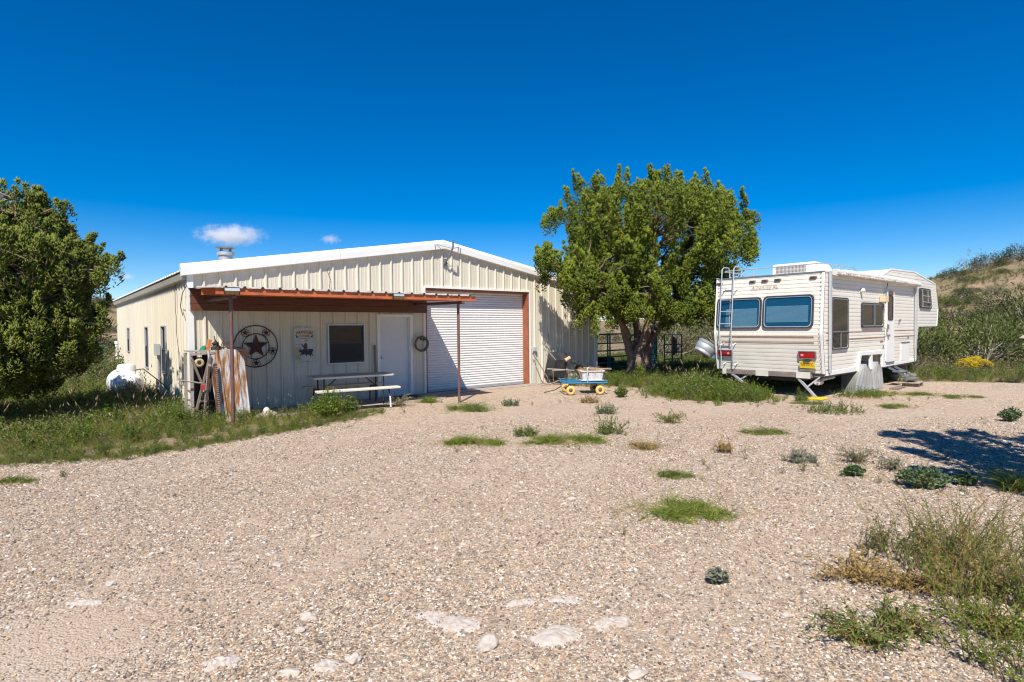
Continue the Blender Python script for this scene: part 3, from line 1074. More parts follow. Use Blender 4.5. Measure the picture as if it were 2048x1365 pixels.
def sash_window(op, axis, pos, lower_screen=True):
    """Two-sash aluminium window in a wall opening (a0, a1, z0, z1)."""
    a0, a1, z0, z1 = op
    if axis == 'front':
        mp = lambda a, out, z: (a, -out, z)
    else:
        mp = lambda a, out, z: (-out, a, z)

    def bx(mb, a, o, z, a2, o2, z2):
        return mb.box(mp(a, o, z), mp(a2, o2, z2))
    fr = MB()
    w = 0.032
    for q in ((a0 - 0.02, z0 - 0.02, a0 + w * 0.4, z1 + 0.02), (a1 - w * 0.4, z0 - 0.02, a1 + 0.02, z1 + 0.02)):
        bx(fr, q[0], -0.06, q[1], q[2], 0.045, q[3])
    bx(fr, a0 + w * 0.4, -0.06, z1 - w * 0.4, a1 - w * 0.4, 0.045, z1 + 0.02)
    bx(fr, a0 + w * 0.4, -0.06, z0 - 0.02, a1 - w * 0.4, 0.055, z0 + w * 0.4)
    win = fr.build('window', 'alu_frame', bld, bevel=0.003)
    zm = (z0 + z1) / 2 + 0.02
    sa = MB()
    e = w * 0.4 + 0.002
    for zl, zh, o0, o1 in ((zm - 0.022, z1 - e, -0.03, 0.0), (z0 + e, zm + 0.018, 0.002, 0.03)):
        bx(sa, a0 + e, o0, zl, a0 + e + 0.04, o1, zh)
        bx(sa, a1 - e - 0.04, o0, zl, a1 - e, o1, zh)
        bx(sa, a0 + e + 0.04, o0, zl, a1 - e - 0.04, o1, zl + 0.04)
        bx(sa, a0 + e + 0.04, o0, zh - 0.04, a1 - e - 0.04, o1, zh)
    sa.build('sash', 'dark_bronze', win)
    p1 = MB()
    bx(p1, a0 + e + 0.038, -0.018, zm, a1 - e - 0.038, -0.012, z1 - e - 0.038)
    p1.build('pane', 'window_glass', win)
    p2 = MB()
    bx(p2, a0 + e + 0.038, 0.012, z0 + e + 0.038, a1 - e - 0.038, 0.018, zm)
    p2.build('insect_screen', 'screen_mesh', win)


sash_window(WI, 'front', 0)
for q in SW:
    sash_window(q, 'side', 0)

# stove pipe, dish mast, service boxes, pipes and cables fixed to the walls
sp = MB().lathe([(0.165, -0.25), (0.165, 0.22), (0.195, 0.225), (0.195, 0.30), (0.155, 0.31), (0.155, 0.315)], (1.16, 2.0, 3.33), 24).build('stove_pipe', 'galvanized', bld, smooth=True)
st = MB()
for k in range(4):
    a = k * math.pi / 2 + 0.4
    st.box((1.16 + 0.14 * math.cos(a) - 0.012, 2.0 + 0.14 * math.sin(a) - 0.012, 3.64), (1.16 + 0.14 * math.cos(a) + 0.012, 2.0 + 0.14 * math.sin(a) + 0.012, 3.715))
st.lathe([(0.225, 0.0), (0.23, 0.012), (0.19, 0.04), (0.06, 0.055), (0.0, 0.055)], (1.16, 2.0, 3.712), 24)
st.build('cap', 'dull_steel', sp, smooth=True)
MB().lathe([(0.21, 0.0), (0.175, 0.07)], (1.16, 2.0, 3.10), 20).build('flashing', 'dull_steel', sp)
ms = MB().tube([(6.137, -0.05, 3.50), (6.15, -0.16, 3.60), (6.195, -0.33, 3.86), (6.203, -0.35, 3.92), (6.203, -0.35, 4.10)], 0.026, 10)
ms = ms.build('dish_mast', 'dull_steel', bld, smooth=True)
MB().box((6.08, -0.052, 3.44), (6.19, -0.034, 3.62)).box((6.095, -0.1, 3.47), (6.105, -0.05, 3.6)).box((6.165, -0.1, 3.47), (6.175, -0.05, 3.6)).build('mast_foot', 'dull_steel', ms)
MB().tube([(5.78, -0.08, 3.99), (6.20, -0.335, 3.87), (6.6, -0.08, 3.97)], 0.009, 6).tube([(5.78, -0.13, 3.97), (5.80, -0.128, 3.83)], 0.009, 6).tube([(6.6, -0.13, 3.95), (6.58, -0.128, 3.80)], 0.009, 6).build('mast_brace', 'dull_steel', ms)
eb = MB().box((-0.035, 3.62, 1.12), (-0.14, 3.86, 1.42)).build('meter_box', 'grey_box', bld, bevel=0.01)
MB().tube([(-0.07, 3.74, 1.12), (-0.07, 3.74, 0.15)], 0.02, 8).build('conduit', 'grey_box', eb)
ou = MB().box((9.30, -0.034, 1.0), (9.42, -0.1, 1.13)).build('outlet_box', 'grey_box', bld, bevel=0.008)
MB().tube([(9.36, -0.06, 1.0), (9.36, -0.05, 0.02)], 0.013, 8).build('conduit', 'galvanized', ou)
MB().tube([(-0.08, 14.0, -0.2), (-0.08, 14.0, 1.25)], 0.055, 10).tube([(-0.08, 14.0, 1.25), (-0.08, 14.0, 1.36)], 0.075, 10).build('drain_pipe', 'white_trim', bld, smooth=True)
MB().tube([(-0.04, 1.30, 2.8), (-0.05, 1.28, 2.2), (-0.045, 1.22, 2.05), (-0.05, 1.2, 1.7), (-0.045, 1.02, 1.25), (-0.045, 1.0, 0.9)], 0.006, 5).build('cable', 'cable_black', bld)
MB().tube([(-0.05, -0.06, 2.65), (-0.10, 0.12, 2.5), (-0.09, 0.42, 2.25), (-0.06, 0.36, 2.05)], 0.008, 5).build('cable', 'cable_black', bld)
MB().tube([(2.9, -0.045, 3.18), (2.86, -0.05, 3.1), (2.95, -0.05, 2.9), (2.9, -0.05, 2.7)], 0.005, 5).build('cable', 'cable_black', bld)
MB().tube([(-0.05, 2.4, 0.35), (-0.12, 3.2, 0.5), (-0.2, 4.0, 0.62), (-0.3, 4.5, 0.75), (-0.45, 4.75, 0.72)], 0.014, 6).build('gas_line', 'cable_black', bld)

# ------------------------------------------------------------------ lean-to shed on the right side
lt = thing('lean_to_shed', 'low open lean-to roof on posts behind the big juniper', 'shed', (12.3, 0.4, 0))
corr('roof_sheet', 'roof_steel', lt, 0, 10, lambda a: 0, lambda a: 4.0, lambda a, b, o: (b, a, 2.52 - b * 0.07 + o), ribs(0, 10, 0.1, minor=False), [], [2.5, 5, 7.5])
for y in (0.1, 3.4, 6.6, 9.8):
    MB().bar((0.02, y, 2.40), (3.95, y, 2.13), 0.06, 0.16).build('rafter', 'old_wood', lt)
MB().bar((0.0, -0.02, 2.37), (3.95, -0.02, 2.12), 0.04, 0.26).build('fascia_board', 'old_wood', lt)
for y in (3.2, 6.5, 9.7):
    MB().tube([(3.6, y, -0.1), (3.6, y, 2.12)], 0.05, 10).build('post', 'green_post', lt, smooth=True)
MB().box((3.42, -0.10, -0.1), (3.56, 0.04, 2.0)).build('post', 'pale_post', lt)
MB().tube([(3.66, -0.05, -0.1), (3.66, -0.05, 2.12)], 0.052, 12).build('post', 'green_post', lt, smooth=True)

fb = thing('feed_tub', 'black oval feed tub in the shade behind the green gate', 'tub', (13.75, 1.1, 0.0))
MB().lathe([(0.36, 0.0), (0.40, 0.05), (0.46, 0.55), (0.49, 0.57), (0.46, 0.58), (0.41, 0.1), (0.0, 0.06)], (0, 0, 0), 28).build('shell', 'black_rubber', fb, smooth=True)

# ------------------------------------------------------------------ porch awning
AX1, AY = 5.53, -2.32
aw = thing('porch_awning', 'rust red steel porch awning on two thin brown pipe posts', 'awning')


def awz(y):
    return 2.605 + y * (2.605 - 2.475) / 2.32


corr('roof_sheet', 'awning_sheet', aw, -0.03, AX1, lambda a: -2.32, lambda a: -0.04, lambda a, b, o: (a, b, awz(b) + o),
     ribs(0, AX1, 0.16, h=0.038), [], [0.16 + 0.05 + 0.9144 * i for i in range(7)])


def cpurlin(y, ztop, h, flip=1, name='purlin', x0=0.0, x1=AX1 - 0.01, mat='awning_red'):
    pr = [(0, 0), (0.055, 0), (0.055, -0.016), (0.006, -0.016 + 0.010), (0.006, -h + 0.006), (0.055, -h + 0.006), (0.055, -h), (0, -h)]
    MB().prism(pr, lambda a, b: (x0, y + flip * a, ztop + b), lambda a, b: (x1, y + flip * a, ztop + b)).build(name, mat, aw)


cpurlin(-2.288, awz(-2.288) - 0.004, 0.110)
cpurlin(-1.15, awz(-1.15) - 0.004, 0.13)
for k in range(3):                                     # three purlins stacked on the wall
    cpurlin(-0.10 + 0.004 * (k % 2), 2.592 - k * 0.152, 0.143, 1, 'ledger_purlin', 0.0, AX1 - 0.005, 'ledger_brown_shaded')
for x in (0.30, 5.17):
    MB().tube([(x, -0.1, 2.36), (x, -2.30, 2.322)], 0.036, 14).build('pipe_beam', 'brown_pipe', aw, smooth=True)
    MB().tube([(x - 0.02, -2.11, -0.2), (x - 0.02, -2.11, 2.30)], 0.032, 14).build('post', 'brown_pipe', aw, smooth=True)

for x, lab in ((0.11, 'small solar flood light at the left end of the rusty awning edge'), (3.33, 'small solar flood light midway along the rusty awning edge')):
    fl = thing('flood_light', lab, 'light', (x, -2.345, 2.385), 0, 'solar lights on the awning edge')
    MB().prism([(0, 0), (0, 0.10), (-0.05, 0.09), (-0.07, 0.03), (-0.03, -0.03)], lambda a, b: (0, a, b), lambda a, b: (0.26, a, b)).build('housing', 'black_plastic', fl, bevel=0.006)
    MB().raw([(0.01, -0.012, 0.102), (0.25, -0.012, 0.102), (0.25, -0.056, 0.093), (0.01, -0.056, 0.093)], [(0, 3, 2, 1)]).build('solar_cell', 'window_glass', fl)
    MB().prism([(-0.054, 0.082), (-0.073, 0.032), (-0.079, 0.032), (-0.058, 0.084)], lambda a, b: (0.012, a, b), lambda a, b: (0.248, a, b)).build('reflector', 'galvanized', fl)
    MB().prism([(-0.069, 0.024), (-0.034, -0.022), (-0.040, -0.026), (-0.076, 0.022)], lambda a, b: (0.02, a, b), lambda a, b: (0.24, a, b)).build('lens', 'sign_ochre', fl)

# ------------------------------------------------------------------ star ornament
so = thing('star_ornament', 'dark round metal star ornament hung on the shaded wall', 'wall ornament', (1.25, -0.055, 0.93))
RC = 0.452
MB().ring((0, 0, RC), 0.452, 0.011, 'y', 56, 8).build('outer_ring', 'black_iron', so, smooth=True)
MB().ring((0, 0, RC), 0.275, 0.010, 'y', 48, 8).build('inner_ring', 'black_iron', so, smooth=True)


def star(mb, c, R, depth):
    vs = [(c[0], c[1] - depth, c[2]), (c[0], c[1] + 0.005, c[2])]
    for k in range(10):
        a = math.pi / 2 + k * math.pi / 5
        r = R if k % 2 == 0 else R * 0.40
        vs.append((c[0] + r * math.cos(a), c[1], c[2] + r * math.sin(a)))
    fs = [(0, 2 + k, 2 + (k + 1) % 10) for k in range(10)] + [(1, 2 + (k + 1) % 10, 2 + k) for k in range(10)]
    return mb.raw(vs, fs)


star(MB(), (0, -0.01, RC), 0.272, 0.05).build('large_star', 'star_rust', so)
for k in range(5):
    a = math.pi / 2 + math.pi / 5 + k * 2 * math.pi / 5
    c = (0.365 * math.cos(a), -0.008, RC + 0.365 * math.sin(a))
    s1 = star(MB(), c, 0.074, 0.02).build('small_star', 'star_rust', so)
    MB().ring(c, 0.078, 0.006, 'y', 24, 6).build('ring', 'black_iron', s1)

# ------------------------------------------------------------------ wooden picture sign
SX, SZ, SWd, SHt = 2.293, 1.396, 0.455, 0.775
sg = thing('wall_sign', 'pale wooden picture sign with red lettering and a dark horse rider', 'sign', (SX, -0.07, SZ - SHt / 2))
for k in range(4):
    x0 = -SWd / 2 + k * SWd / 4 + 0.0015
    x1 = x0 + SWd / 4 - 0.003
    c = 0.03
    if k == 0:
        poly = [(x0 + c, 0), (x1, 0), (x1, SHt), (x0 + c, SHt), (x0 + c * 0.3, SHt - c * 0.3), (x0, SHt - c), (x0, c), (x0 + c * 0.3, c * 0.3)]
    elif k == 3:
        poly = [(x0, 0), (x1 - c, 0), (x1 - c * 0.3, c * 0.3), (x1, c), (x1, SHt - c), (x1 - c * 0.3, SHt - c * 0.3), (x1 - c, SHt), (x0, SHt)]
    else:
        poly = [(x0, 0), (x1, 0), (x1, SHt), (x0, SHt)]
    MB().prism(poly, lambda a, b: (a, -0.012, b), lambda a, b: (a, 0.012, b)).build('plank', 'sign_plank', sg)
for zb_ in (0.12, 0.6):
    MB().box((-0.2, 0.012, zb_), (0.2, 0.032, zb_ + 0.05)).build('batten', 'old_wood', sg)
smap = lambda cz, yy=-0.0145: (lambda x, y: (x, yy, cz + y))
text_mesh('lettering', 'WRANGLERS', 0.095, smap(0.612), 'sign_red', sg, bold=0.003, fit=0.40, arc=0.03)
text_mesh('lettering', 'DENIM', 0.075, smap(0.56), 'sign_ochre', sg, bold=0.003, fit=0.21)


def flat(name, pts, mat, y=-0.0138, dx=0, dz=0, s=1.0):
    return MB().prism([(dx + a * s, dz + b * s) for a, b in pts], lambda a, b: (a, y, b), lambda a, b: (a, y + 0.0016, b)).build(name, mat, sg)


flat('printed_band', [(-0.105, 0), (0.105, 0), (0.105, 0.012), (-0.105, 0.012)], 'sign_red', dz=0.52)
flat('printed_rule', [(-0.2, 0), (-0.03, 0), (-0.03, 0.006), (-0.2, 0.006)], 'sign_dark', dz=0.385)
for sx in (-1, 1):
    flat('printed_leaf', [(sx * 0.13, 0.56), (sx * 0.17, 0.60), (sx * 0.215, 0.60), (sx * 0.18, 0.565), (sx * 0.205, 0.54), (sx * 0.16, 0.545)], 'sign_green')
flat('printed_plain', [(-0.215, 0.05), (-0.07, 0.04), (-0.09, 0.16), (-0.06, 0.30), (-0.10, 0.345), (-0.215, 0.34)], 'sign_sand', y=-0.0132)
horse = [(-0.13, 0.235), (-0.125, 0.275), (-0.095, 0.285), (-0.07, 0.255), (-0.045, 0.275), (0.02, 0.27), (0.09, 0.28), (0.15, 0.285), (0.195, 0.275), (0.20, 0.22), (0.185, 0.24),
         (0.175, 0.16), (0.20, 0.11), (0.16, 0.135), (0.14, 0.165), (0.15, 0.09), (0.12, 0.13), (0.06, 0.16), (0.03, 0.10), (0.02, 0.155), (-0.03, 0.16), (-0.06, 0.11),
         (-0.05, 0.17), (-0.11, 0.125), (-0.085, 0.185), (-0.075, 0.215), (-0.115, 0.205)]
flat('printed_horse', horse, 'sign_dark')
rider = [(-0.03, 0.27), (0.06, 0.27), (0.065, 0.33), (0.05, 0.375), (0.075, 0.385), (0.05, 0.40), (0.045, 0.42), (0.01, 0.42), (0.005, 0.40), (-0.025, 0.395), (-0.005, 0.38),
         (-0.045, 0.36), (-0.055, 0.41), (-0.07, 0.41), (-0.065, 0.34), (-0.03, 0.33)]
flat('printed_rider', rider, 'sign_brown', y=-0.0150)
MB().raw([(0.03, -0.0142, 0.455), (0.075, -0.0142, 0.475), (0.035, -0.0142, 0.485)], [(0, 1, 2)]).build('printed_hat', 'sign_dark', sg)

# ------------------------------------------------------------------ coil hung on the wall
wr = thing('rope_coil', 'coiled stiff brown rope hung on the wall beside the grey door', 'rope', (5.325, -0.045, 1.12))
rc = MB()
for k in range(7):
    rc.ring((rng.normal() * 0.012, -0.05 - 0.012 * k + rng.normal() * 0.006, 0.215 + rng.normal() * 0.01), 0.165 + 0.008 * (k % 4) + rng.normal() * 0.006, 0.0125, 'y', 36, 6)
rc.build('coil', 'rope', wr, smooth=True)
MB().ring((0.0, -0.08, 0.365), 0.045, 0.02, 'x', 16, 6).ring((0.08, -0.08, 0.34), 0.04, 0.016, 'x', 14, 6).build('lashing', 'rope', wr, smooth=True)
MB().tube([(0, 0.01, 0.40), (0, -0.10, 0.395), (0, -0.11, 0.42)], 0.006, 6).build('hook', 'black_iron', wr)

tag(MB().prism(rrect(0.78, 0.45, 0.02, 3), lambda a, b: (4.70 + a, -0.46 + b, 0.0205), lambda a, b: (4.70 + a, -0.46 + b, 0.034)).build('door_mat', 'door_mat'),
    'black rubber mat in front of the grey door', 'door mat')
pl = thing('wooden_board', 'narrow brown board leaning on the wall between window and grey door', 'board', (4.03, -0.12, 0.02))
MB().bar((0, 0, 0), (0.0, 0.06, 1.32), 0.045, 0.02, (0, 1, 0)).build('plank', 'old_wood', pl)

# ------------------------------------------------------------------ picnic table
pt = thing('picnic_table', 'folding resin picnic table with two benches under the awning', 'picnic table', (2.98, -1.02, 0.02), math.radians(-6.5))
LT = 1.80
MB().prism(rrect(LT, 0.70, 0.05, 4), lambda a, b: (a, b, 0.655), lambda a, b: (a, b, 0.700)).build('tabletop', 'resin_beige', pt, bevel=0.008)
for y in (-0.58, 0.58):
    MB().prism(rrect(LT + 0.02, 0.25, 0.04, 4), lambda a, b: (a, y + b, 0.395), lambda a, b: (a, y + b, 0.437)).build('bench', 'resin_cream' if y < 0 else 'resin_beige', pt, bevel=0.008)
for sx in (-1, 1):
    x = sx * 0.66
    for y in (-0.26, 0.26):
        MB().tube([(x, y, 0.655), (x, y * 0.97, 0.02)], 0.016, 10).build('leg', 'black_iron', pt, smooth=True)
    MB().tube([(x, -0.62, 0.38), (x, 0.62, 0.38)], 0.016, 10).build('cross_tube', 'black_iron', pt, smooth=True)
    MB().tube([(x - sx * 0.02, 0, 0.36), (x - sx * 0.35, 0, 0.645)], 0.012, 8).build('brace', 'black_iron', pt)
    for sy in (-1, 1):
        MB().tube([(x, sy * 0.50, 0.395), (x, sy * 0.60, 0.36), (x, sy * 0.66, 0.24), (x, sy * 0.69, 0.0)], 0.015, 10).build('leg', 'black_iron', pt, smooth=True)
        if sy < 0:
            MB().tube([(x, -0.662, 0.235), (x, -0.692, 0.0)], 0.0185, 10).build('foot_sleeve', 'tank_white', pt, smooth=True)

# ------------------------------------------------------------------ junk pile at the corner
rk = thing('wooden_rack', 'weathered open wooden rack stuffed with scrap at the building corner', 'rack', (0.02, -0.62, 0))
for p, q, w, h in (((-0.17, -0.3, 0), (-0.17, -0.3, 1.32), 0.05, 0.05), ((-0.17, 0.3, 0), (-0.17, 0.3, 1.3), 0.05, 0.05), ((0.80, 0.3, 0), (0.80, 0.3, 1.3), 0.05, 0.05),
                   ((-0.19, -0.31, 1.28), (0.22, -0.31, 1.31), 0.04, 0.10), ((-0.17, -0.33, 1.2), (0.02, -0.36, 0.62), 0.035, 0.07), ((0.14, -0.36, 1.25), (-0.12, -0.38, 0.22), 0.035, 0.07),
                   ((-0.15, -0.28, 0.55), (-0.12, 0.28, 0.55), 0.03, 0.06)):
    MB().bar(p, q, w, h, (0, 1, 0)).build('timber', 'old_wood' if q[2] < 1.25 else 'grey_wood', rk)
MB().box((-0.19, -0.32, 1.325), (0.85, 0.32, 1.35)).build('top_board', 'grey_wood', rk)
MB().box((-0.16, -0.26, 0.36), (0.78, 0.28, 0.385)).build('shelf', 'old_wood', rk)
for k, (x0, x1, zt) in enumerate(((-0.16, -0.07, 1.27), (-0.06, 0.03, 1.22), (0.04, 0.13, 1.28), (0.14, 0.25, 1.24), (0.26, 0.37, 1.26))):
    MB().box((x0, -0.20 + 0.02 * (k % 3), 0.0), (x1, -0.17 + 0.02 * (k % 3), zt)).build('back_board', 'dark_board', rk)
# rusty sheet leaning on the rack
rs = thing('rusty_sheet', 'large rusty corrugated metal sheet leaning on the wooden rack', 'metal sheet', (0.52, -1.06, 0.0))
corr('sheet', 'rusty_sheet', rs, -0.36, 0.36, lambda a: 0, lambda a: 1.355, lambda a, b, o: (a / 0.36 * (0.29 + 0.035 * b / 1.355) + 0.03 - 0.118 * b / 1.355, b * 0.07 - o, b - (0.13 if a > 0.30 and b > 1 else 0)),
     ribs(-0.36, 0.36, 0.02, pitch=0.18, h=0.018, minor=False))
MB().bar((0.325, 0.0, 0.02), (0.245, 0.085, 1.20), 0.022, 0.022).build('edge_fold', 'rusty_sheet', rs)
# perforated strips leaning in front
for i, (x0, x1, m, lab) in enumerate(((-0.03, 0.10, 'grey_wood', 'pale notched steel rail leaning left of the rusty sheet'), (0.22, 0.19, 'rusty_iron', 'dark notched steel rail leaning against the rusty sheet'))):
    stp = thing('notched_rail', lab, 'rail', (x0 + 0.03, -1.13 - 0.03 * i, 0.0))
    dx = x1 - x0 + 0.0
    MB().bar((0, 0, 0), (dx, 0.10, 1.10), 0.075 if i else 0.05, 0.012, (0, 1, 0)).build('rail', m, stp)
    nt_ = MB()
    for k in range(26):
        t = 0.04 + k * 0.036
        nt_.box((dx * t + (0.005 if i else -0.018), 0.10 * t - 0.022, 1.10 * t), (dx * t + (0.036 if i else 0.018), 0.10 * t - 0.007, 1.10 * t + 0.016))
    nt_.build('notches', 'rusty_iron' if not i else 'grey_wood', stp)
sk = thing('long_stick', 'thin weathered stick poking out left of the scrap rack', 'stick', (0.0, -1.02, 0.70))
MB().tube([(-0.38, -0.02, 0.115), (-0.1, 0.0, 0.055), (0.12, 0.05, 0.0)], [0.012, 0.015, 0.014], 8).build('stick', 'grey_wood', sk, smooth=True)
rl = thing('hose_reel', 'small black and tan reel hanging inside the scrap rack', 'reel', (-0.02, -0.93, 1.02))
MB().ring((0, 0, 0.10), 0.055, 0.035, 'y', 24, 8).build('wrap', 'tan_cloth', rl, smooth=True)
MB().lathe([(0.035, -0.03), (0.035, 0.03)], (0, 0, 0.10), 14, 'y').tube([(-0.04, 0, 0.13), (-0.09, 0.0, 0.2), (-0.11, 0, 0.1)], 0.016, 6).build('hub', 'black_plastic', rl, smooth=True)
tl = thing('power_tool', 'small red and black motor tool lying in the scrap rack', 'tool', (0.04, -1.02, 0.55))
MB().box((-0.06, -0.04, 0.05), (0.05, 0.05, 0.15)).tube([(0.0, 0, 0.14), (0.05, 0, 0.2), (0.09, 0, 0.13)], 0.012, 6).build('housing', 'red_plastic', tl, bevel=0.012)
MB().lathe([(0.045, 0), (0.05, 0.03), (0.03, 0.06)], (-0.01, -0.03, 0.0), 12).build('motor', 'black_plastic', tl, smooth=True)
lp = thing('scrap_lantern', 'orange and black lantern scrap standing on top of the rack', 'lantern', (0.27, -0.78, 1.35))
MB().lathe([(0.085, 0.0), (0.09, 0.05), (0.05, 0.08), (0.045, 0.11), (0.07, 0.13), (0.02, 0.17), (0.015, 0.2)], (0.03, 0, 0), 16).build('body', 'black_plastic', lp, smooth=True)
MB().prism([(-0.16, 0), (-0.08, 0), (-0.03, 0.20), (-0.09, 0.215), (-0.10, 0.10)], lambda a, b: (a, -0.02, b), lambda a, b: (a, 0.10, b)).build('shade', 'orange_plastic', lp)
MB().prism([(0.09, 0.01), (0.13, 0.01), (0.07, 0.15)], lambda a, b: (a, -0.03, b), lambda a, b: (a, 0.03, b)).build('bracket', 'orange_plastic', lp)
gp = thing('green_scrap', 'bright green plastic scrap on the rack top beside orange scrap', 'scrap', (0.06, -0.8, 1.35))
MB().prism([(-0.06, 0), (0.04, 0), (0.06, 0.10), (0.0, 0.085)], lambda a, b: (a, 0, b), lambda a, b: (a + 0.02, 0.05, b)).build('scrap', 'green_plastic', gp)
wb = thing('wire_tangle', 'tangle of rusty wire and twigs on top of the scrap rack', 'wire', (0.40, -0.78, 1.35))
tg = MB()
for k in range(9):
    a = rng.random() * 6.28
    tg.tube([(0.0, 0, 0.01), (0.12 * math.cos(a), 0.1 * math.sin(a), 0.05 + 0.12 * rng.random()), (0.26 * math.cos(a) + 0.05, 0.16 * math.sin(a), 0.02 + 0.22 * rng.random())], 0.007, 5)
tg.tube([(-0.12, 0, 0.28), (-0.1, -0.02, 0.15), (0, 0, 0.05), (0.2, 0, 0.06), (0.42, 0.02, 0.02)], 0.011, 6)
tg.build('wires', 'rusty_iron', wb)
bk = thing('orange_bracket', 'rusty orange bracket on the right end of the scrap rack top', 'bracket', (0.80, -0.80, 1.10))
MB().box((-0.08, -0.04, 0.12), (0.04, 0.05, 0.28)).box((0.04, -0.02, -0.05), (0.07, 0.03, 0.20)).build('plate', 'orange_plastic', bk)
MB().tube([(0.06, 0, 0.1), (0.11, 0, 0.14), (0.13, 0, 0.02)], 0.014, 6).build('hook', 'grey_box', bk)
bn = thing('white_stone', 'pale bleached stone lying in the grass left of the picnic table', 'stone', (1.17, -1.0, 0.0))
MB().lathe([(0.03, 0.0), (0.07, 0.02), (0.075, 0.08), (0.05, 0.14), (0.015, 0.165)], (0, 0, 0), 12).build('stone', 'bone', bn, smooth=True)

# ------------------------------------------------------------------ propane tank
pk = thing('propane_tank', 'white propane tank with domed lid in tall grass by the side wall', 'gas tank', (-0.62, 4.55, -0.12))
prof = [(0.0, -0.0), (0.13, 0.02), (0.24, 0.08), (0.33, 0.18), (0.375, 0.33), (0.375, 1.6), (0.33, 1.75), (0.2, 1.88), (0.0, 1.93)]
MB().lathe(prof, (0, 0, 0.45), 32, 'y').build('shell', 'tank_white', pk, smooth=True)
MB().lathe([(0.215, 0.0), (0.215, 0.16), (0.19, 0.215), (0.12, 0.235), (0.0, 0.24)], (0.0, 0.5, 0.76), 28).build('lid', 'tank_white', pk, smooth=True)
MB().ring((0.0, 0.5, 0.80), 0.218, 0.006, 'z', 30, 6).build('lid_seam', 'cable_black', pk)
for y in (0.4, 1.5):
    for sx in (-1, 1):
        MB().box((sx * 0.2 - 0.04, y - 0.04, -0.1), (sx * 0.2 + 0.04, y + 0.04, 0.18)).build('leg', 'tank_white', pk)

# ------------------------------------------------------------------ garden cart and what stands on it
ct = thing('garden_cart', 'blue mesh garden cart on fat yellow wheels beside the juniper', 'cart', (8.52, -2.86, 0), math.radians(-35))
DW, DL, DZ = 0.40, 0.56, 0.31
dk = MB()
for a, b in (((-DL, -DW), (DL, -DW)), ((DL, -DW), (DL, DW)), ((DL, DW), (-DL, DW)), ((-DL, DW), (-DL, -DW))):
    dk.tube([(a[0], a[1], DZ), (b[0], b[1], DZ)], 0.016, 8)
    dk.tube([(a[0], a[1], DZ + 0.05), (b[0], b[1], DZ + 0.05)], 0.010, 8)
dk.build('deck_frame', 'cart_blue', ct)
me_ = MB()
for i in range(23):
    x = -DL + 0.03 + i * (2 * DL - 0.06) / 22
    me_.box((x - 0.002, -DW, DZ - 0.002), (x + 0.002, DW, DZ + 0.002))
for i in range(16):
    y = -DW + 0.03 + i * (2 * DW - 0.06) / 15
    me_.box((-DL, y - 0.002, DZ + 0.003), (DL, y + 0.002, DZ + 0.007))
me_.build('deck_mesh', 'cart_blue', ct)
for sx in (-1, 1):
    MB().tube([(sx * 0.38, -0.34, 0.118), (sx * 0.38, 0.34, 0.118)], 0.014, 8).build('axle', 'black_iron', ct)
    MB().tube([(sx * 0.38, -0.2, 0.118), (sx * 0.32, 0, DZ), (sx * 0.38, 0.2, 0.118)], 0.012, 8).build('strut', 'black_iron', ct)
    for sy in (-1, 1):
        wh = MB().ring((sx * 0.38, sy * 0.35, 0.118), 0.078, 0.042, 'y', 28, 12).build('wheel', 'tyre_yellow', ct, smooth=True)
        MB().lathe([(0.02, -0.045), (0.045, -0.03), (0.05, 0.0), (0.045, 0.03), (0.02, 0.045)], (sx * 0.38, sy * 0.35, 0.118), 16, 'y').build('rim', 'rim_dark', wh, smooth=True)
MB().tube([(-0.50, -0.36, DZ), (-0.50, -0.36, 0.66)], 0.012, 8).build('stake', 'black_iron', ct)
MB().tube([(0.06, -0.33, DZ), (0.06, -0.33, 0.68), (0.10, -0.33, 0.69)], 0.019, 10).build('stake', 'galvanized', ct, smooth=True)
MB().tube([(-DL, 0, 0.2), (-0.72, 0.05, 0.10), (-1.0, 0.1, 0.03)], 0.012, 8).build('pull_handle', 'black_iron', ct)

bi = thing('plastic_bin', 'dirty white plastic bin of straw on the blue cart', 'bin', (8.72, -2.98, 0.335), math.radians(-35))
a0, a1 = 0.24, 0.28


def tub(mb, w0, d0, w1, d1, h, t=0.012):
    lo, hi = rrect(2 * w0, 2 * d0, 0.05, 4), rrect(2 * w1, 2 * d1, 0.06, 4)
    li, hi_ = rrect(2 * (w0 - t), 2 * (d0 - t), 0.045, 4), rrect(2 * (w1 - t), 2 * (d1 - t), 0.055, 4)
    n = len(lo)
    vs = [(x, y, 0) for x, y in lo] + [(x, y, h) for x, y in hi] + [(x, y, h) for x, y in hi_] + [(x, y, t) for x, y in li]
    fs = [tuple(range(n))[::-1], tuple(range(3 * n, 4 * n))]
    for k in range(3):
        for i in range(n):
            j = (i + 1) % n
            fs.append((k * n + i, k * n + j, (k + 1) * n + j, (k + 1) * n + i))
    return mb.raw(vs, fs)


tub(MB(), 0.255, 0.19, 0.30, 0.225, 0.26).build('shell', 'bin_white', bi, smooth=True)
MB().frame(rrect(0.64, 0.49, 0.07, 4), rrect(0.588, 0.438, 0.055, 4), lambda a, b: (a, b, 0.245), lambda a, b: (a, b, 0.268)).build('rim', 'bin_white', bi)
MB().frame(rrect(0.60, 0.46, 0.06, 4), rrect(0.44, 0.30, 0.05, 4), lambda a, b: (a, b, 0.0), lambda a, b: (a, b, 0.022)).build('base_lip', 'bin_white', bi)
n = 420
P = np.stack([rng.uniform(-0.26, 0.26, n), rng.uniform(-0.18, 0.18, n), 0.22 + 0.07 * rng.random(n)], -1)
D = rng.normal(size=(n, 3)) * np.array([1, 1, 0.35]) + np.array([0, 0, 0.15])
V, F = blades(P, D, 0.12 + 0.1 * rng.random(n), np.full(n, 0.006), 0.3, 2)
link('straw', np_mesh('straw', V, F), 'straw', bi)
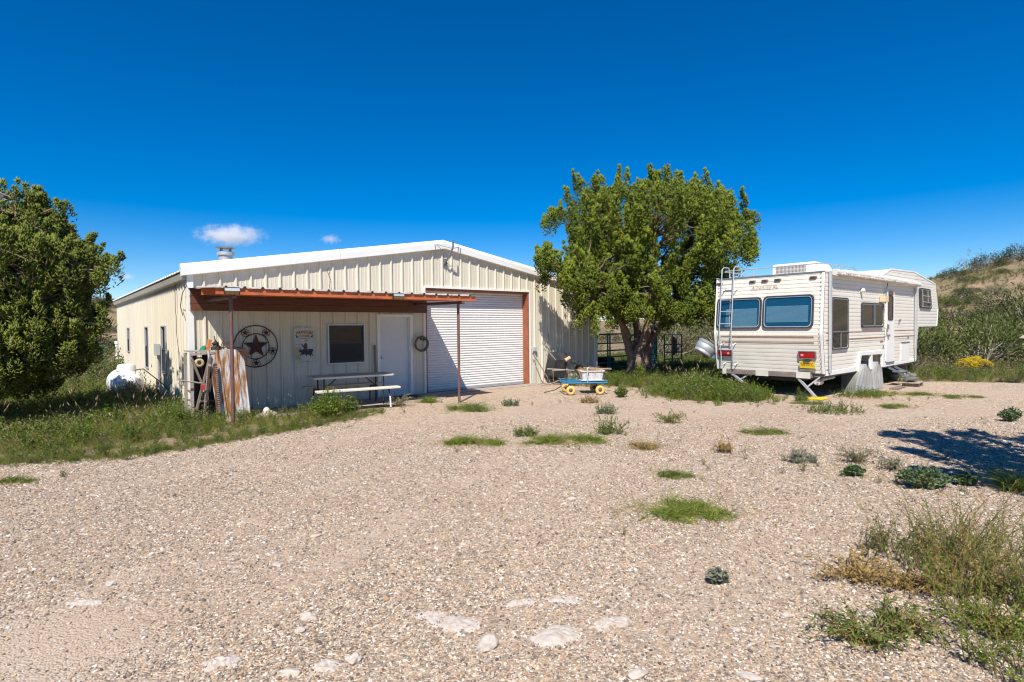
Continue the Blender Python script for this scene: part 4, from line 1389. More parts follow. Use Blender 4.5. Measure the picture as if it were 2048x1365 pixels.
ph = thing('old_plank', 'grey weathered plank laid across the bin on the cart', 'plank', (8.7, -2.98, 0.62))
MB().bar((-0.16, 0.10, 0.05), (0.50, -0.26, -0.0), 0.08, 0.022).build('plank', 'grey_wood', ph)

# ------------------------------------------------------------------ tipped wheelbarrow and poles by the wall
wbw = thing('wheelbarrow', 'black plastic wheelbarrow tipped up against the cream wall', 'wheelbarrow', (10.05, -0.42, 0), math.radians(-8))
t = tub(MB(), 0.22, 0.27, 0.34, 0.44, 0.30)
tray = t.build('tray', 'black_plastic', wbw, smooth=True)
tray.rotation_euler = (math.radians(-78), math.radians(6), math.radians(-6))
tray.location = (0.02, -0.02, 0.45)
for y in (-0.16, 0.12):
    MB().tube([(-0.66, y - 0.42, 0.47 + 0.1 * y), (-0.2, y - 0.38, 0.44), (0.22, y - 0.3, 0.40)], 0.022, 10).build('handle', 'grey_wood', wbw, smooth=True)
MB().tube([(0.25, -0.30, 0.68), (0.55, -0.42, 0.55), (0.95, -0.42, 0.42)], 0.055, 10).build('leg_tube', 'black_plastic', wbw, smooth=True)
MB().ring((0.62, -0.25, 0.42), 0.13, 0.055, 'y', 24, 10).build('wheel', 'black_rubber', wbw, smooth=True)
cn = thing('metal_can', 'pale dented paint can on top of the tipped wheelbarrow', 'can', (10.12, -0.62, 0.70))
o_ = MB().lathe([(0.055, 0), (0.06, 0.01), (0.058, 0.18), (0.05, 0.19)], (0, 0, 0), 18).build('can', 'tan_cloth', cn, smooth=True)
o_.rotation_euler = (0, math.radians(62), math.radians(-20))
for i, (p, q, lab) in enumerate((((9.0, -0.75, 0.015), (9.85, -0.62, 0.10), 'thin stick lying on the gravel in front of the wheelbarrow'),
                                 ((9.22, -0.10, 0.95), (9.62, -0.5, 0.01), 'crooked brown stick leaning on the wall right of the roll-up door'),
                                 ((9.95, -0.06, 1.55), (9.80, -0.42, 0.0), 'slim grey rod leaning on the wall behind the wheelbarrow'))):
    s_ = thing('wall_stick', lab, 'stick', p)
    w_ = wobble((0, 0, 0), np.array(q) - np.array(p), 5, 0.012)
    MB().tube(w_, 0.016 if i < 2 else 0.01, 7).build('stick', 'old_wood' if i != 0 else 'grey_wood', s_, smooth=True)

# ------------------------------------------------------------------ corral panels
def panel(name, label, loc, rot, W, H, rails, mat, mids=(), arch=True):
    t = thing(name, label, 'corral panel', loc, rot, 'green pipe corral panels')
    r = 0.026
    if arch:
        c = 0.16
        MB().tube([(0, 0, 0), (0, 0, H - c), (c * 0.3, 0, H - c * 0.3), (c, 0, H), (W - c, 0, H), (W - c * 0.3, 0, H - c * 0.3), (W, 0, H - c), (W, 0, 0)], r, 10).build('outer_tube', mat, t, smooth=True)
    else:
        MB().tube([(0, 0, 0), (0, 0, H), (W, 0, H), (W, 0, 0)], r, 10).build('outer_tube', mat, t, smooth=True)
    for i, z in enumerate(rails):
        MB().tube([(0, 0, z), (W, 0, z)], r * 0.9, 8).build('rail', mat, t, smooth=True)
    for x in mids:
        MB().tube([(x, 0, 0.1), (x, 0, H)], r, 8).build('upright', mat, t, smooth=True)
    return t


panel('corral_panel', 'green pipe gate panel between the building corner and the juniper trunk', (12.42, 0.15, 0.05), math.radians(2), 1.75, 1.42, (0.22, 0.42, 0.62, 0.84, 1.10), 'corral_green', (0.60, 0.72))
panel('corral_panel', 'green pipe panel between the juniper trunk and the tall green post', (14.3, 0.2, 0.0), math.radians(1), 1.62, 1.42, (0.2, 0.42, 0.66, 0.92, 1.18), 'corral_green', (0.8,))
panel('corral_panel', 'short green pipe panel right of the tall green post', (16.25, 0.1, 0.1), math.radians(-14), 0.86, 1.30, (0.35, 0.62, 0.92), 'corral_green', (0.40,), False)
panel('corral_panel', 'farther rusty pipe fence panel seen behind the green gate', (13.2, 4.6, 0.0), 0, 3.6, 1.3, (0.25, 0.5, 0.75, 1.02), 'corral_rust', (1.2, 2.4), False)
bd = thing('rusty_boards', 'rusty orange boards hung on the short green panel', 'boards', (16.5, 0.0, 0.55))
for k in range(3):
    MB().box((0.02 + k * 0.13, -0.045, 0.05 * k), (0.12 + k * 0.13, -0.025, 0.82 - 0.06 * k)).build('board', 'rusty_iron' if k == 1 else 'corral_rust', bd)
panel('corral_panel', 'distant green pipe panel beyond the left juniper', (-3.4, 16.8, 0.0), math.radians(4), 3.2, 1.1, (0.3, 0.6, 0.85), 'corral_green', (1.6,), False)

# ------------------------------------------------------------------ steel trough propped on a blue drum
tr_ = thing('steel_trough', 'round ribbed galvanized stock tub tipped up left of the trailer', 'trough', (21.75, 1.75, 0))
tb = MB().lathe([(0.40, 0.0), (0.43, 0.02), (0.445, 0.12), (0.435, 0.14), (0.45, 0.16), (0.47, 0.42), (0.46, 0.44), (0.475, 0.46), (0.49, 0.60), (0.505, 0.61), (0.475, 0.605), (0.45, 0.2), (0.42, 0.04), (0.0, 0.035)], (0, 0, 0), 36)
tb = tb.build('tub', 'galvanized', tr_, smooth=True)
tb.location = (-0.12, 0.08, 0.42)
zx = Vector((R2[0] * 0.55, R2[1] * 0.55, 0.835)).normalized()
zy = Vector((F2[0], F2[1], 0.0))
zz_ = zy.cross(zx)
tb.rotation_euler = Matrix((zz_, zy, zx)).transposed().to_euler()
tb.scale = (0.98, 0.98, 0.98)
dr = thing('blue_drum', 'small dark blue drum under the tipped stock tub', 'drum', (21.95, 1.55, 0))
MB().lathe([(0.2, 0), (0.205, 0.02), (0.2, 0.2), (0.207, 0.21), (0.2, 0.22), (0.2, 0.40), (0.205, 0.42)], (0, 0, 0), 20).build('barrel', 'drum_blue', dr, smooth=True)

# ------------------------------------------------------------------ fifth-wheel trailer
TR = thing('camping_trailer', 'old cream fifth-wheel camping trailer with ribbed siding and brown stripes', 'trailer', (11.684, -7.566, 0), math.radians(0.8))
TW = 2.72
side = [(0.0, 2.97), (3.60, 3.0), (4.60, 3.28), (6.79, 3.32), (9.06, 3.05), (9.44, 2.21), (9.31, 1.65), (7.25, 1.63), (6.93, 0.60), (0.02, 0.58), (-0.13, 1.5)]
zs = [0.58, 1.5, 2.97]


def rear_u(z):
    return float(np.interp(z, [0.58, 1.5, 2.97], [0.02, -0.13, 0.0]))


def front_u(z):
    return float(np.interp(z, [0.60, 1.63, 1.631, 1.65, 2.21, 3.05, 3.32], [6.93, 7.25, 9.30, 9.31, 9.44, 9.06, 6.79]))


def back_top_u(z):
    if z <= 2.97:
        return rear_u(z)
    return float(np.interp(z, [2.97, 3.0, 3.28, 3.32], [0.0, 3.6, 4.6, 6.79]))


core = [(0.03, 2.955), (3.60, 2.985), (4.60, 3.265), (6.78, 3.305), (9.04, 3.035), (9.42, 2.21), (9.29, 1.665), (7.23, 1.645), (6.91, 0.615), (3.86, 0.60), (3.86, 0.97), (2.06, 0.97), (2.06, 0.60),
        (0.04, 0.60), (-0.11, 1.5)]
MB().prism(core, lambda a, b: (a, 0.02, b), lambda a, b: (a, TW - 0.02, b)).build('body', 'trailer_skin', TR)


def grooves(z0, z1, p, d=0.013):
    out = []
    k = 0
    while z0 + k * p < z1 + p:
        z = z0 + k * p
        out += [(z, 0.0), (z + 0.004, d), (z + p * 0.5, d + 0.001), (z + p - 0.009, d - 0.001), (z + p - 0.004, 0.001)]
        k += 1
    return out


PZ = grooves(0.56, 3.4, 0.098)
arch = (0.5, 0.93, 2.10, 3.78)
corr('side_panel', 'trailer_skin', TR, 0.585, 3.315, back_top_u, front_u, lambda a, b, o: (b, 0.008 - o, a), PZ, [arch])
corr('side_panel', 'trailer_skin', TR, 0.585, 3.315, back_top_u, front_u, lambda a, b, o: (b, TW - 0.008 + o, a), PZ, [arch])
for za, zb in ((0.585, 1.5), (1.5, 2.965)):
    corr('rear_panel', 'trailer_skin', TR, za, zb, lambda a: 0.0, lambda a: TW, lambda a, b, o: (rear_u(a) - o + 0.004, b, a), PZ)
# roof skin and edge mouldings
rf = MB()
rpts = [(0.0, 2.975), (3.60, 3.005), (4.60, 3.288), (6.79, 3.328), (9.06, 3.058)]
for (ua, za), (ub, zb) in zip(rpts[:-1], rpts[1:]):
    rf.raw([(ua, -0.01, za), (ub, -0.01, zb), (ub, TW + 0.01, zb), (ua, TW + 0.01, za)], [(0, 1, 2, 3)])
rf.build('roof_skin', 'trailer_roof', TR)
for v in (-0.014, TW - 0.006):
    em = MB()
    for (ua, za), (ub, zb) in zip(rpts[:-1] + [(9.06, 3.058), (9.44, 2.21)], rpts[1:] + [(9.44, 2.21), (9.31, 1.65)]):
        em.bar((ua, v + 0.01, za), (ub, v + 0.01, zb), 0.022, 0.04, (0, 0, 1))
    em.build('edge_moulding', 'trailer_white', TR)
for v in (0.03, TW - 0.03):
    cm = MB()
    for za, zb in ((0.58, 1.5), (1.5, 2.97)):
        cm.bar((rear_u(za) - 0.016, v, za), (rear_u(zb) - 0.016, v, zb), 0.05, 0.012, (1, 0, 0))
    cm.build('corner_moulding', 'trailer_white', TR)
    rv = MB()
    for k in range(24):
        z = 0.62 + k * 0.10
        rv.box((rear_u(z) - 0.027, v - 0.01 + (0.05 if v < 1 else -0.05), z), (rear_u(z) - 0.02, v + 0.008 + (0.05 if v < 1 else -0.05), z + 0.016))
    rv.build('screws', 'frame_steel', TR)
MB().bar((-0.016, 0.0, 2.965), (-0.016, TW, 2.965), 0.02, 0.03).build('top_moulding', 'dull_steel', TR)
# stripes on the lower half
for z, h, m in ((1.53, 0.020, 'stripe_brown'), (1.36, 0.022, 'stripe_brown'), (1.30, 0.012, 'stripe_tan')):
    for ua, ub in ((0.02, 4.08), (4.83, 7.15 if z > 1.5 else 7.1)):
        MB().box((ua, -0.0115, z), (ub, -0.006, z + h)).build('stripe', m, TR)
for z, h, m in ((1.47, 0.022, 'stripe_tan'), (1.43, 0.014, 'stripe_brown'), (1.335, 0.02, 'stripe_tan'), (1.295, 0.012, 'stripe_brown')):
    MB().bar((rear_u(z) - 0.0135, 0.2, z), (rear_u(z) - 0.0135, TW - 0.2, z), 0.004, h).build('stripe', m, TR)


def tr_win(loop, inset, mapf, glass, name='window', depth=0.045, backing='curtain', bars=(), blind=None, rubber='window_rubber'):
    """Window standing slightly proud of the siding: rubber frame, inner metal lip, glass, something behind it."""
    cx = sum(p[0] for p in loop) / len(loop)
    cy = sum(p[1] for p in loop) / len(loop)

    def sh(k):
        w = max(p[0] for p in loop) - min(p[0] for p in loop)
        h = max(p[1] for p in loop) - min(p[1] for p in loop)
        return [(cx + (a - cx) * (1 - 2 * k / w), cy + (b - cy) * (1 - 2 * k / h)) for a, b in loop]
    win = MB().frame(loop, sh(inset), lambda a, b: mapf(a, b, depth), lambda a, b: mapf(a, b, 0.0)).build(name, rubber, TR)
    MB().frame(sh(inset), sh(inset + 0.014), lambda a, b: mapf(a, b, depth - 0.004), lambda a, b: mapf(a, b, 0.01)).build('lip', 'alu_frame', win)
    g = sh(inset + 0.012)
    MB().prism(g, lambda a, b: mapf(a, b, depth - 0.010), lambda a, b: mapf(a, b, depth - 0.015)).build('pane', glass, win)
    MB().prism(g, lambda a, b: mapf(a, b, 0.016), lambda a, b: mapf(a, b, 0.012)).build('backing', backing, win)
    for p, q, w in bars:
        MB().bar(mapf(p[0], p[1], depth - 0.003), mapf(q[0], q[1], depth - 0.003), w, w).build('bar', 'dull_steel' if w > 0.02 else 'alu_frame', win)
    if blind:
        x0, x1, z0, z1 = blind
        k = int((z1 - z0) / 0.022)
        for i in range(k):
            z = z0 + i * 0.022
            m = MB()
            vs = [mapf(x0, z, 0.026), mapf(x1, z, 0.026), mapf(x1, z + 0.017, 0.020), mapf(x0, z + 0.017, 0.020)]
            m.raw(vs, [(0, 1, 2, 3)])
            if i == 0:
                acc = m
            else:
                acc.raw(vs, [(0, 1, 2, 3)])
        acc.build('blind', 'blind', win)
    return win


sm = lambda u, z, o: (u, -0.008 - o, z)
rm = lambda v, z, o: (rear_u(z) - 0.010 - o, v, z)
# rear windows (v is measured from the right-hand corner)
tr_win(rrect(1.20, 0.79, 0.11, 6, 2.055, 2.045), 0.035, rm, 'sky_blue_glass', backing='sky_blue_backing', bars=(((2.28, 1.70), (2.28, 2.40), 0.012),), blind=(1.56, 2.40, 1.70, 2.18))
tr_win(rrect(1.20, 0.80, 0.11, 6, 0.81, 2.05), 0.035, rm, 'sky_blue_glass', backing='sky_blue_backing', blind=(0.33, 1.33, 1.80, 2.20))
# side windows
tr_win(rrect(1.02, 1.25, 0.09, 6, 0.80, 1.755), 0.03, sm, 'side_glass', bars=(((0.33, 1.56), (1.27, 1.56), 0.03), ((0.80, 1.18), (0.80, 1.56), 0.03)))
tr_win(rrect(1.60, 0.65, 0.07, 5, 3.05, 1.97), 0.035, sm, 'side_glass', bars=(((3.10, 1.68), (3.10, 2.27), 0.045),))
tr_win([(8.30, 2.85), (7.28, 2.86), (7.22, 2.80), (7.28, 2.29), (7.35, 2.23), (8.47, 2.22), (8.54, 2.28), (8.36, 2.80)], 0.04, sm, 'side_glass',
       bars=(((7.52, 2.27), (7.47, 2.80), 0.02), ((7.5, 2.62), (8.28, 2.60), 0.02), ((7.52, 2.43), (8.34, 2.41), 0.02), ((8.1, 2.42), (8.05, 2.80), 0.02)))
# entry door
dr_ = MB().prism(rrect(0.70, 2.02, 0.08, 4, 4.455, 1.665), lambda a, b: sm(a, b, 0.03), lambda a, b: sm(a, b, 0.0)).build('entry_door', 'trailer_white', TR, bevel=0.008)
MB().frame(rrect(0.43, 0.70, 0.08, 5, 4.44, 2.185), rrect(0.36, 0.63, 0.06, 5, 4.44, 2.185), lambda a, b: sm(a, b, 0.045), lambda a, b: sm(a, b, 0.03)).build('window_frame', 'window_rubber', dr_)
MB().prism(rrect(0.37, 0.64, 0.06, 5, 4.44, 2.185), lambda a, b: sm(a, b, 0.036), lambda a, b: sm(a, b, 0.0305)).build('pane', 'window_glass', dr_)
MB().prism(rrect(0.36, 0.12, 0.05, 4, 4.45, 2.60), lambda a, b: sm(a, b, 0.055), lambda a, b: sm(a, b, 0.03)).build('door_light', 'lens_amber', dr_)
MB().box((4.16, -0.075, 1.58), (4.24, -0.038, 1.72)).box((4.18, -0.09, 1.38), (4.28, -0.04, 1.44)).build('handle', 'frame_steel', dr_, bevel=0.006)
MB().box((4.12, -0.06, 0.645), (4.78, -0.02, 0.67)).build('sill', 'dull_steel', dr_)
MB().tube([(4.0, -0.01, 1.38), (4.0, -0.08, 1.40), (4.0, -0.08, 1.60), (4.0, -0.01, 1.62)], 0.014, 8).build('grab_handle', 'dull_steel', TR)
MB().prism(rrect(0.80, 0.55, 0.03, 3, 5.85, 0.92), lambda a, b: sm(a, b, 0.022), lambda a, b: sm(a, b, 0.0)).build('storage_hatch', 'trailer_white', TR, bevel=0.005)
MB().box((5.45, -0.045, 1.17), (6.25, -0.012, 1.195)).build('hatch_drip_rail', 'dull_steel', TR)
for u, z, w, h in ((3.72, 1.25, 0.18, 0.03), (3.92, 1.06, 0.05, 0.09), (6.12, 1.30, 0.09, 0.05), (5.32, 1.83, 0.14, 0.035), (5.28, 1.70, 0.02, 0.13), (7.0, 2.12, 0.04, 0.05)):
    MB().box((u, -0.026, z), (u + w, -0.012, z + h)).build('fitting', 'frame_steel', TR)
MB().box((3.62, -0.15, 2.33), (3.92, -0.012, 2.50)).build('speaker_box', 'box_tan', TR, bevel=0.01)
MB().lathe([(0.05, 0.0), (0.06, -0.06), (0.03, -0.10)], (2.22, -0.012, 2.60), 12, 'y').build('porch_lamp', 'trailer_white', TR, smooth=True)
# fender trim around the wheel openings
MB().frame([(1.98, 0.52), (1.98, 0.72), (2.08, 0.97), (2.16, 1.03), (3.80, 1.01), (3.93, 0.97), (3.97, 0.55), (3.0, 0.53)],
           [(2.10, 0.56), (2.12, 0.70), (2.18, 0.90), (2.22, 0.925), (3.70, 0.905), (3.76, 0.89), (3.78, 0.585), (3.0, 0.56)],
           lambda a, b: sm(a, b, 0.045), lambda a, b: sm(a, b, -0.02)).build('fender_trim', 'trailer_white', TR, bevel=0.012)
MB().prism([(2.88, 0.56), (3.02, 0.56), (2.99, 0.92), (2.90, 0.92)], lambda a, b: sm(a, b, 0.042), lambda a, b: sm(a, b, -0.02)).build('fender_post', 'trailer_white', TR)
for ua, ub in ((0.05, 1.975), (3.98, 6.92)):
    MB().prism([(ua, 0.535), (ub, 0.535 if ub < 3 else 0.56), (ub, 0.665), (ua, 0.665 - 0.03)], lambda a, b: sm(a, b, 0.02), lambda a, b: sm(a, b, -0.03)).build('skirt', 'trailer_white', TR, bevel=0.01)
# awning roll and arms
ar = MB()
seg = 40
vs = []
for i in range(seg + 1):
    u = 0.26 + (6.84 - 0.26) * i / seg
    ar_r = 0.075 + 0.008 * math.sin(i * 2.1) + 0.006 * math.sin(i * 5.3)
    vs.append(((u, -0.11, 2.955 + 0.02 * math.sin(i * 0.11)), ar_r))
ar.tube([p for p, r in vs], [r for p, r in vs], 14)
ar.build('awning_roll', 'fabric_white', TR, smooth=True)
fl_ = MB()
zz = []
for i in range(91):
    u = 0.26 + (6.84 - 0.26) * i / 90
    zz.append((u, -0.186 + 0.012 * (i % 2), 2.90 + 0.012 * ((i * 7) % 3)))
vs = [(u, y, z + 0.08) for u, y, z in zz] + zz
fl_.raw(vs, [(i, i + 1, 91 + i + 1, 91 + i) for i in range(90)])
fl_.build('awning_valance', 'fabric_white', TR)
for u in (0.16, 6.76):
    a_ = MB().box((u - 0.03, -0.085, 0.98), (u + 0.03, -0.025, 2.98)).build('awning_arm', 'alu_frame', TR, bevel=0.006)
    MB().box((u - 0.022, -0.078, 0.60), (u + 0.022, -0.032, 0.98)).build('inner_arm', 'alu_frame', a_)
    MB().box((u - 0.05, -0.03, 0.58), (u + 0.05, -0.011, 0.68)).build('bracket', 'dull_steel', a_)
MB().tube([(3.98, -0.10, 2.86), (4.02, -0.06, 2.6), (4.0, -0.05, 2.3)], 0.014, 6).build('awning_strap', 'drum_blue', TR)
# ladder
ld = MB()
for v in (2.52, 2.19):
    ld.tube([(0.30, v, 2.99), (0.30, v, 3.20), (0.24, v, 3.27), (0.02, v, 3.27), (-0.09, v, 3.21), (-0.11, v, 3.0), (rear_u(2.0) - 0.11, v, 2.0), (rear_u(1.5) - 0.12, v, 1.5), (-0.15, v, 1.0), (-0.13, v, 0.66)], 0.016, 10)
ldo = ld.build('ladder', 'alu_frame', TR, smooth=True)
for z in (2.80, 2.42, 2.10, 1.78, 1.42, 1.10, 0.78):
    MB().tube([(rear_u(z) - 0.115, 2.19, z), (rear_u(z) - 0.115, 2.52, z)], 0.013, 8).build('rung', 'alu_frame', ldo)
for z in (2.62, 1.22, 0.70):
    s_ = MB()
    for v in (2.52, 2.19):
        s_.tube([(rear_u(z) - 0.11, v, z), (rear_u(z) - 0.005, v - 0.07, z + 0.06)], 0.012, 6)
    s_.build('standoff', 'alu_frame', ldo)
# roof rail and air conditioner, vent
rr = MB().tube([(2.2, 0.10, 3.0), (2.15, 0.10, 3.14), (2.0, 0.10, 3.18), (0.2, 0.10, 3.17), (0.06, 0.2, 3.17), (0.06, 2.5, 3.17), (0.2, 2.62, 3.17), (2.0, 2.62, 3.17)], 0.014, 8)
for p in ((0.06, 0.95), (0.06, 1.75), (1.1, 0.10), (1.1, 2.62)):
    rr.tube([(p[0], p[1], 2.98), (p[0], p[1], 3.17)], 0.012, 6)
rr.build('roof_rail', 'alu_frame', TR, smooth=True)
ac = MB().prism([(0.55, 0.0), (1.75, 0.0), (1.75, 0.12), (1.45, 0.29), (0.62, 0.31), (0.55, 0.27)], lambda a, b: (a, 0.45, 2.98 + b), lambda a, b: (a, 1.50, 2.98 + b)).build('air_conditioner', 'trailer_white', TR, bevel=0.05)
for r_ in (0.07, 0.17):
    g_ = MB()
    for k in range(22):
        v = 0.66 + k * 0.034
        g_.box((0.535, v, 2.98 + r_), (0.551, v + 0.014, 2.98 + r_ + 0.075))
    g_.build('grille', 'frame_steel', ac)
MB().prism(rrect(0.4, 0.4, 0.05, 3, 2.9, 1.4), lambda a, b: (a, b, 3.0), lambda a, b: (a, b, 3.12)).build('roof_vent', 'trailer_white', TR, bevel=0.03)
# rear lamps, lettering, plate
for v in (1.72, 1.40, 1.08, 0.25, 2.62):
    lm_ = MB().prism(rrect(0.17, 0.058, 0.028, 4, v, 2.842), lambda a, b: rm(a, b, 0.03), lambda a, b: rm(a, b, 0.0)).build('clearance_light', 'frame_steel', TR)
    MB().prism(rrect(0.12, 0.036, 0.017, 4, v, 2.842), lambda a, b: rm(a, b, 0.038), lambda a, b: rm(a, b, 0.03)).build('lens', 'lens_amber', lm_)
for v, z in ((0.365, 1.015), (2.455, 1.0)):
    tl_ = MB().frame(rrect(0.40, 0.19, 0.02, 3, v, z), rrect(0.36, 0.145, 0.015, 3, v, z), lambda a, b: rm(a, b, 0.045), lambda a, b: rm(a, b, 0.0)).build('tail_light', 'dull_steel', TR)
    MB().prism(rrect(0.362, 0.147, 0.015, 3, v, z), lambda a, b: rm(a, b, 0.038), lambda a, b: rm(a, b, 0.004)).build('lens', 'lens_red', tl_)
    MB().prism(rrect(0.06, 0.05, 0.006, 3, v + (0.11 if v < 1 else -0.11), z), lambda a, b: rm(a, b, 0.0405), lambda a, b: rm(a, b, 0.0382)).build('reverse_lens', 'lens_clear', tl_)
lp_ = MB().prism(rrect(0.345, 0.165, 0.012, 3, 0.37, 0.785), lambda a, b: rm(a, b, 0.052), lambda a, b: rm(a, b, 0.048)).build('licence_plate', 'plate_yellow', TR)
text_mesh('plate_number', '76510YC', 0.105, lambda x, y: rm(0.37 - x, 0.755 + y, 0.0545), 'plate_red', lp_, bold=0.001, fit=0.29)
MB().box((rear_u(0.87) - 0.085, 0.30, 0.86), (rear_u(0.87) - 0.012, 0.44, 0.90)).build('plate_lamp', 'black_plastic', lp_)
MB().box((rear_u(0.7) - 0.05, 0.20, 0.635), (rear_u(0.7) - 0.012, 0.55, 0.70)).build('plate_bracket', 'frame_steel', lp_)
text_mesh('faded_lettering', 'Alpenlite', 0.16, lambda x, y: rm(1.49 - x, 2.635 + y, 0.0152), 'faded_print', TR, shear=0.25, bold=0.002, fit=0.52)
text_mesh('faded_lettering', 'XL', 0.13, lambda x, y: rm(1.13 - x, 2.645 + y, 0.0152), 'faded_print', TR, shear=0.15, bold=0.003, fit=0.14)
# chassis, bumper, wheels
MB().box((0.10, 0.45, 0.40), (6.8, 0.53, 0.56)).build('chassis_beam', 'frame_steel', TR)
MB().box((0.10, 2.20, 0.40), (6.8, 2.28, 0.56)).build('chassis_beam', 'frame_steel', TR)
MB().box((-0.06, 0.28, 0.47), (0.06, 2.52, 0.575)).build('bumper', 'frame_steel', TR, bevel=0.006)
for v0, v1 in ((0.30, 0.62), (1.30, 1.62), (2.42, 2.52)):
    MB().box((-0.078, v0, 0.46), (-0.062, v1, 0.61)).build('bumper_plate', 'pale_post', TR)
MB().box((0.05, 0.03, 0.50), (2.0, 2.68, 0.585)).build('floor_pan', 'frame_steel', TR)
MB().box((4.0, 0.03, 0.50), (6.85, 2.68, 0.6)).build('floor_pan', 'frame_steel', TR)
MB().box((0.5, 0.8, 0.32), (1.8, 1.9, 0.5)).build('holding_tank', 'black_plastic', TR)
MB().tube([(0.35, 0.25, 0.40), (1.2, 0.25, 0.42)], 0.035, 10).tube([(0.12, 0.22, 0.37), (0.32, 0.22, 0.37)], 0.075, 14).build('drain_pipe', 'pale_post', TR, smooth=True)
for u in (2.47, 3.36):
    for v in (0.22, 2.50):
        w_ = MB().ring((u, v, 0.345), 0.235, 0.115, 'y', 32, 12, 0.9).build('wheel', 'black_rubber', TR, smooth=True)
        MB().lathe([(0.19, -0.06), (0.17, -0.05), (0.06, -0.08), (0.05, -0.11), (0.0, -0.11)], (u, v, 0.345), 20, 'y').build('rim', 'trailer_white', w_, smooth=True)
    MB().tube([(u, 0.22, 0.345), (u, 2.5, 0.345)], 0.04, 10).build('axle', 'frame_steel', TR)
for v, sgn in ((0.52, 1), (2.20, 1)):
    MB().bar((-0.02, v + 0.12, 0.50), (-0.10, v - 0.36, 0.035 if v < 1 else 0.20), 0.05, 0.05).build('stabilizer_leg', 'alu_frame', TR)
    MB().bar((0.02, v - 0.40, 0.50), (-0.07, v - 0.14, 0.25 if v < 1 else 0.32), 0.035, 0.035).build('stabilizer_brace', 'alu_frame', TR)
MB().box((6.45, 0.12, 0.22), (6.57, 0.24, 0.62)).build('landing_leg', 'frame_steel', TR)
MB().box((6.45, 2.40, 0.22), (6.57, 2.52, 0.62)).build('landing_leg', 'frame_steel', TR)
MB().box((6.38, 0.05, 0.20), (6.64, 0.31, 0.225)).build('landing_foot', 'pale_post', TR)
# folding step
s_ = MB().box((4.40, -0.34, 0.375), (4.95, -0.10, 0.40)).build('step', 'dull_steel', TR)
for u_ in (4.42, 4.93):
    MB().bar((u_, 0.05, 0.53), (u_, -0.30, 0.36), 0.02, 0.06).build('step_bracket', 'dull_steel', s_)
    MB().bar((u_, -0.26, 0.37), (u_, -0.50, 0.21), 0.02, 0.05).build('step_bracket', 'dull_steel', s_)
MB().box((4.40, -0.60, 0.195), (4.95, -0.38, 0.22)).build('step_tread', 'dull_steel', s_)

# wheel covers, jack pad, blocks
TRm = lambda u, v, z=0.0: (11.684 + u * math.cos(math.radians(0.8)) - v * math.sin(math.radians(0.8)), -7.566 + u * math.sin(math.radians(0.8)) + v * math.cos(math.radians(0.8)), z)
for (uc, w, flare, zt, lab) in ((2.40, 0.40, 0.55, 0.70, 'grey fabric cover over the rear trailer wheel, corner pulled out'), (3.28, 0.37, 0.02, 0.72, 'grey fabric cover over the front trailer wheel, dented centre')):
    cv = thing('wheel_cover', lab, 'wheel cover', TRm(uc, 0.0), math.radians(0.8), 'grey wheel covers on the trailer')
    nu, nz = 28, 16
    Vv, Ff = [], []
    for s in (0, 1):
        for j in range(nz + 1):
            t = j / nz
            z = t * zt
            hw = w * max(0.0, 1 - (max(0, z - 0.30) / (zt - 0.30 + 1e-3)) ** 2.4) ** (1 / 2.2) if z > 0.30 else w * (1 + 0.04 * (1 - z / 0.30))
            for i in range(nu + 1):
                q = -1 + 2 * i / nu
                u = q * hw - (flare * (1 - t) ** 1.5 * max(0, -q) if s == 0 else 0)
                d = 0.045 * math.exp(-((u - 0.03) ** 2 + (z - 0.42) ** 2) / 0.018) if flare < 0.1 else 0
                y = (-0.075 + d + 0.012 * math.sin(9 * q + 7 * z) + 0.010 * math.sin(23 * q - 3 * z) - 0.06 * (1 - t)) if s == 0 else 0.36
                if s == 0:
                    y += 0.06 * max(0, abs(q) - 0.75) * 4 * 0.5
                Vv.append((u, y, max(0.01, z)))
    k1 = (nu + 1) * (nz + 1)
    for s in (0, 1):
        for j in range(nz):
            for i in range(nu):
                a = s * k1 + j * (nu + 1) + i
                Ff.append((a, a + 1, a + nu + 2, a + nu + 1))
    for j in range(nz):
        for i in (0, nu):
            a = j * (nu + 1) + i
            Ff.append((a, a + nu + 1, k1 + a + nu + 1, k1 + a))
    for i in range(nu):
        a = nz * (nu + 1) + i
        Ff.append((a, a + 1, k1 + a + 1, k1 + a))
    MB().raw(Vv, Ff).build('fabric', 'cover_grey', cv, smooth=True)
p_ = TRm(-0.12, 0.16)
yp = thing('jack_pad', 'flat yellow plastic pad under the right rear stabilizer foot', 'jack pad', (p_[0], p_[1], 0))
MB().prism(rrect(0.42, 0.42, 0.04, 3), lambda a, b: (a, b, 0.0), lambda a, b: (a, b, 0.03)).build('pad', 'pad_yellow', yp, bevel=0.006)
p_ = TRm(6.5, 0.18)
wb_ = thing('wood_blocking', 'stacked timber blocks under the trailer landing leg', 'blocks', (p_[0], p_[1], 0))
for k in range(2):
    MB().box((-0.36, -0.22 + 0.0 * k, 0.09 * k + 0.003), (0.40, 0.24, 0.09 * k + 0.088)).build('block', 'grey_wood', wb_, bevel=0.006)
pl_ = thing('wood_pallet', 'small grey wooden step platform on the gravel by the trailer door', 'platform', (16.35, -8.02, 0), math.radians(6))
for y in (-0.14, 0.0, 0.14):
    MB().box((-0.3, y - 0.06, 0.09), (0.3, y + 0.06, 0.115)).build('plank', 'grey_wood', pl_)
for x in (-0.24, 0.2):
    MB().box((x, -0.2, 0.0), (x + 0.06, 0.2, 0.09)).build('bearer', 'old_wood', pl_)
fp = thing('flat_board', 'low brown board lying on the ground by the trailer step', 'board', (15.35, -7.95, 0), math.radians(4))
MB().box((-0.42, -0.10, 0.0), (0.42, 0.10, 0.03)).build('plank', 'old_wood', fp)

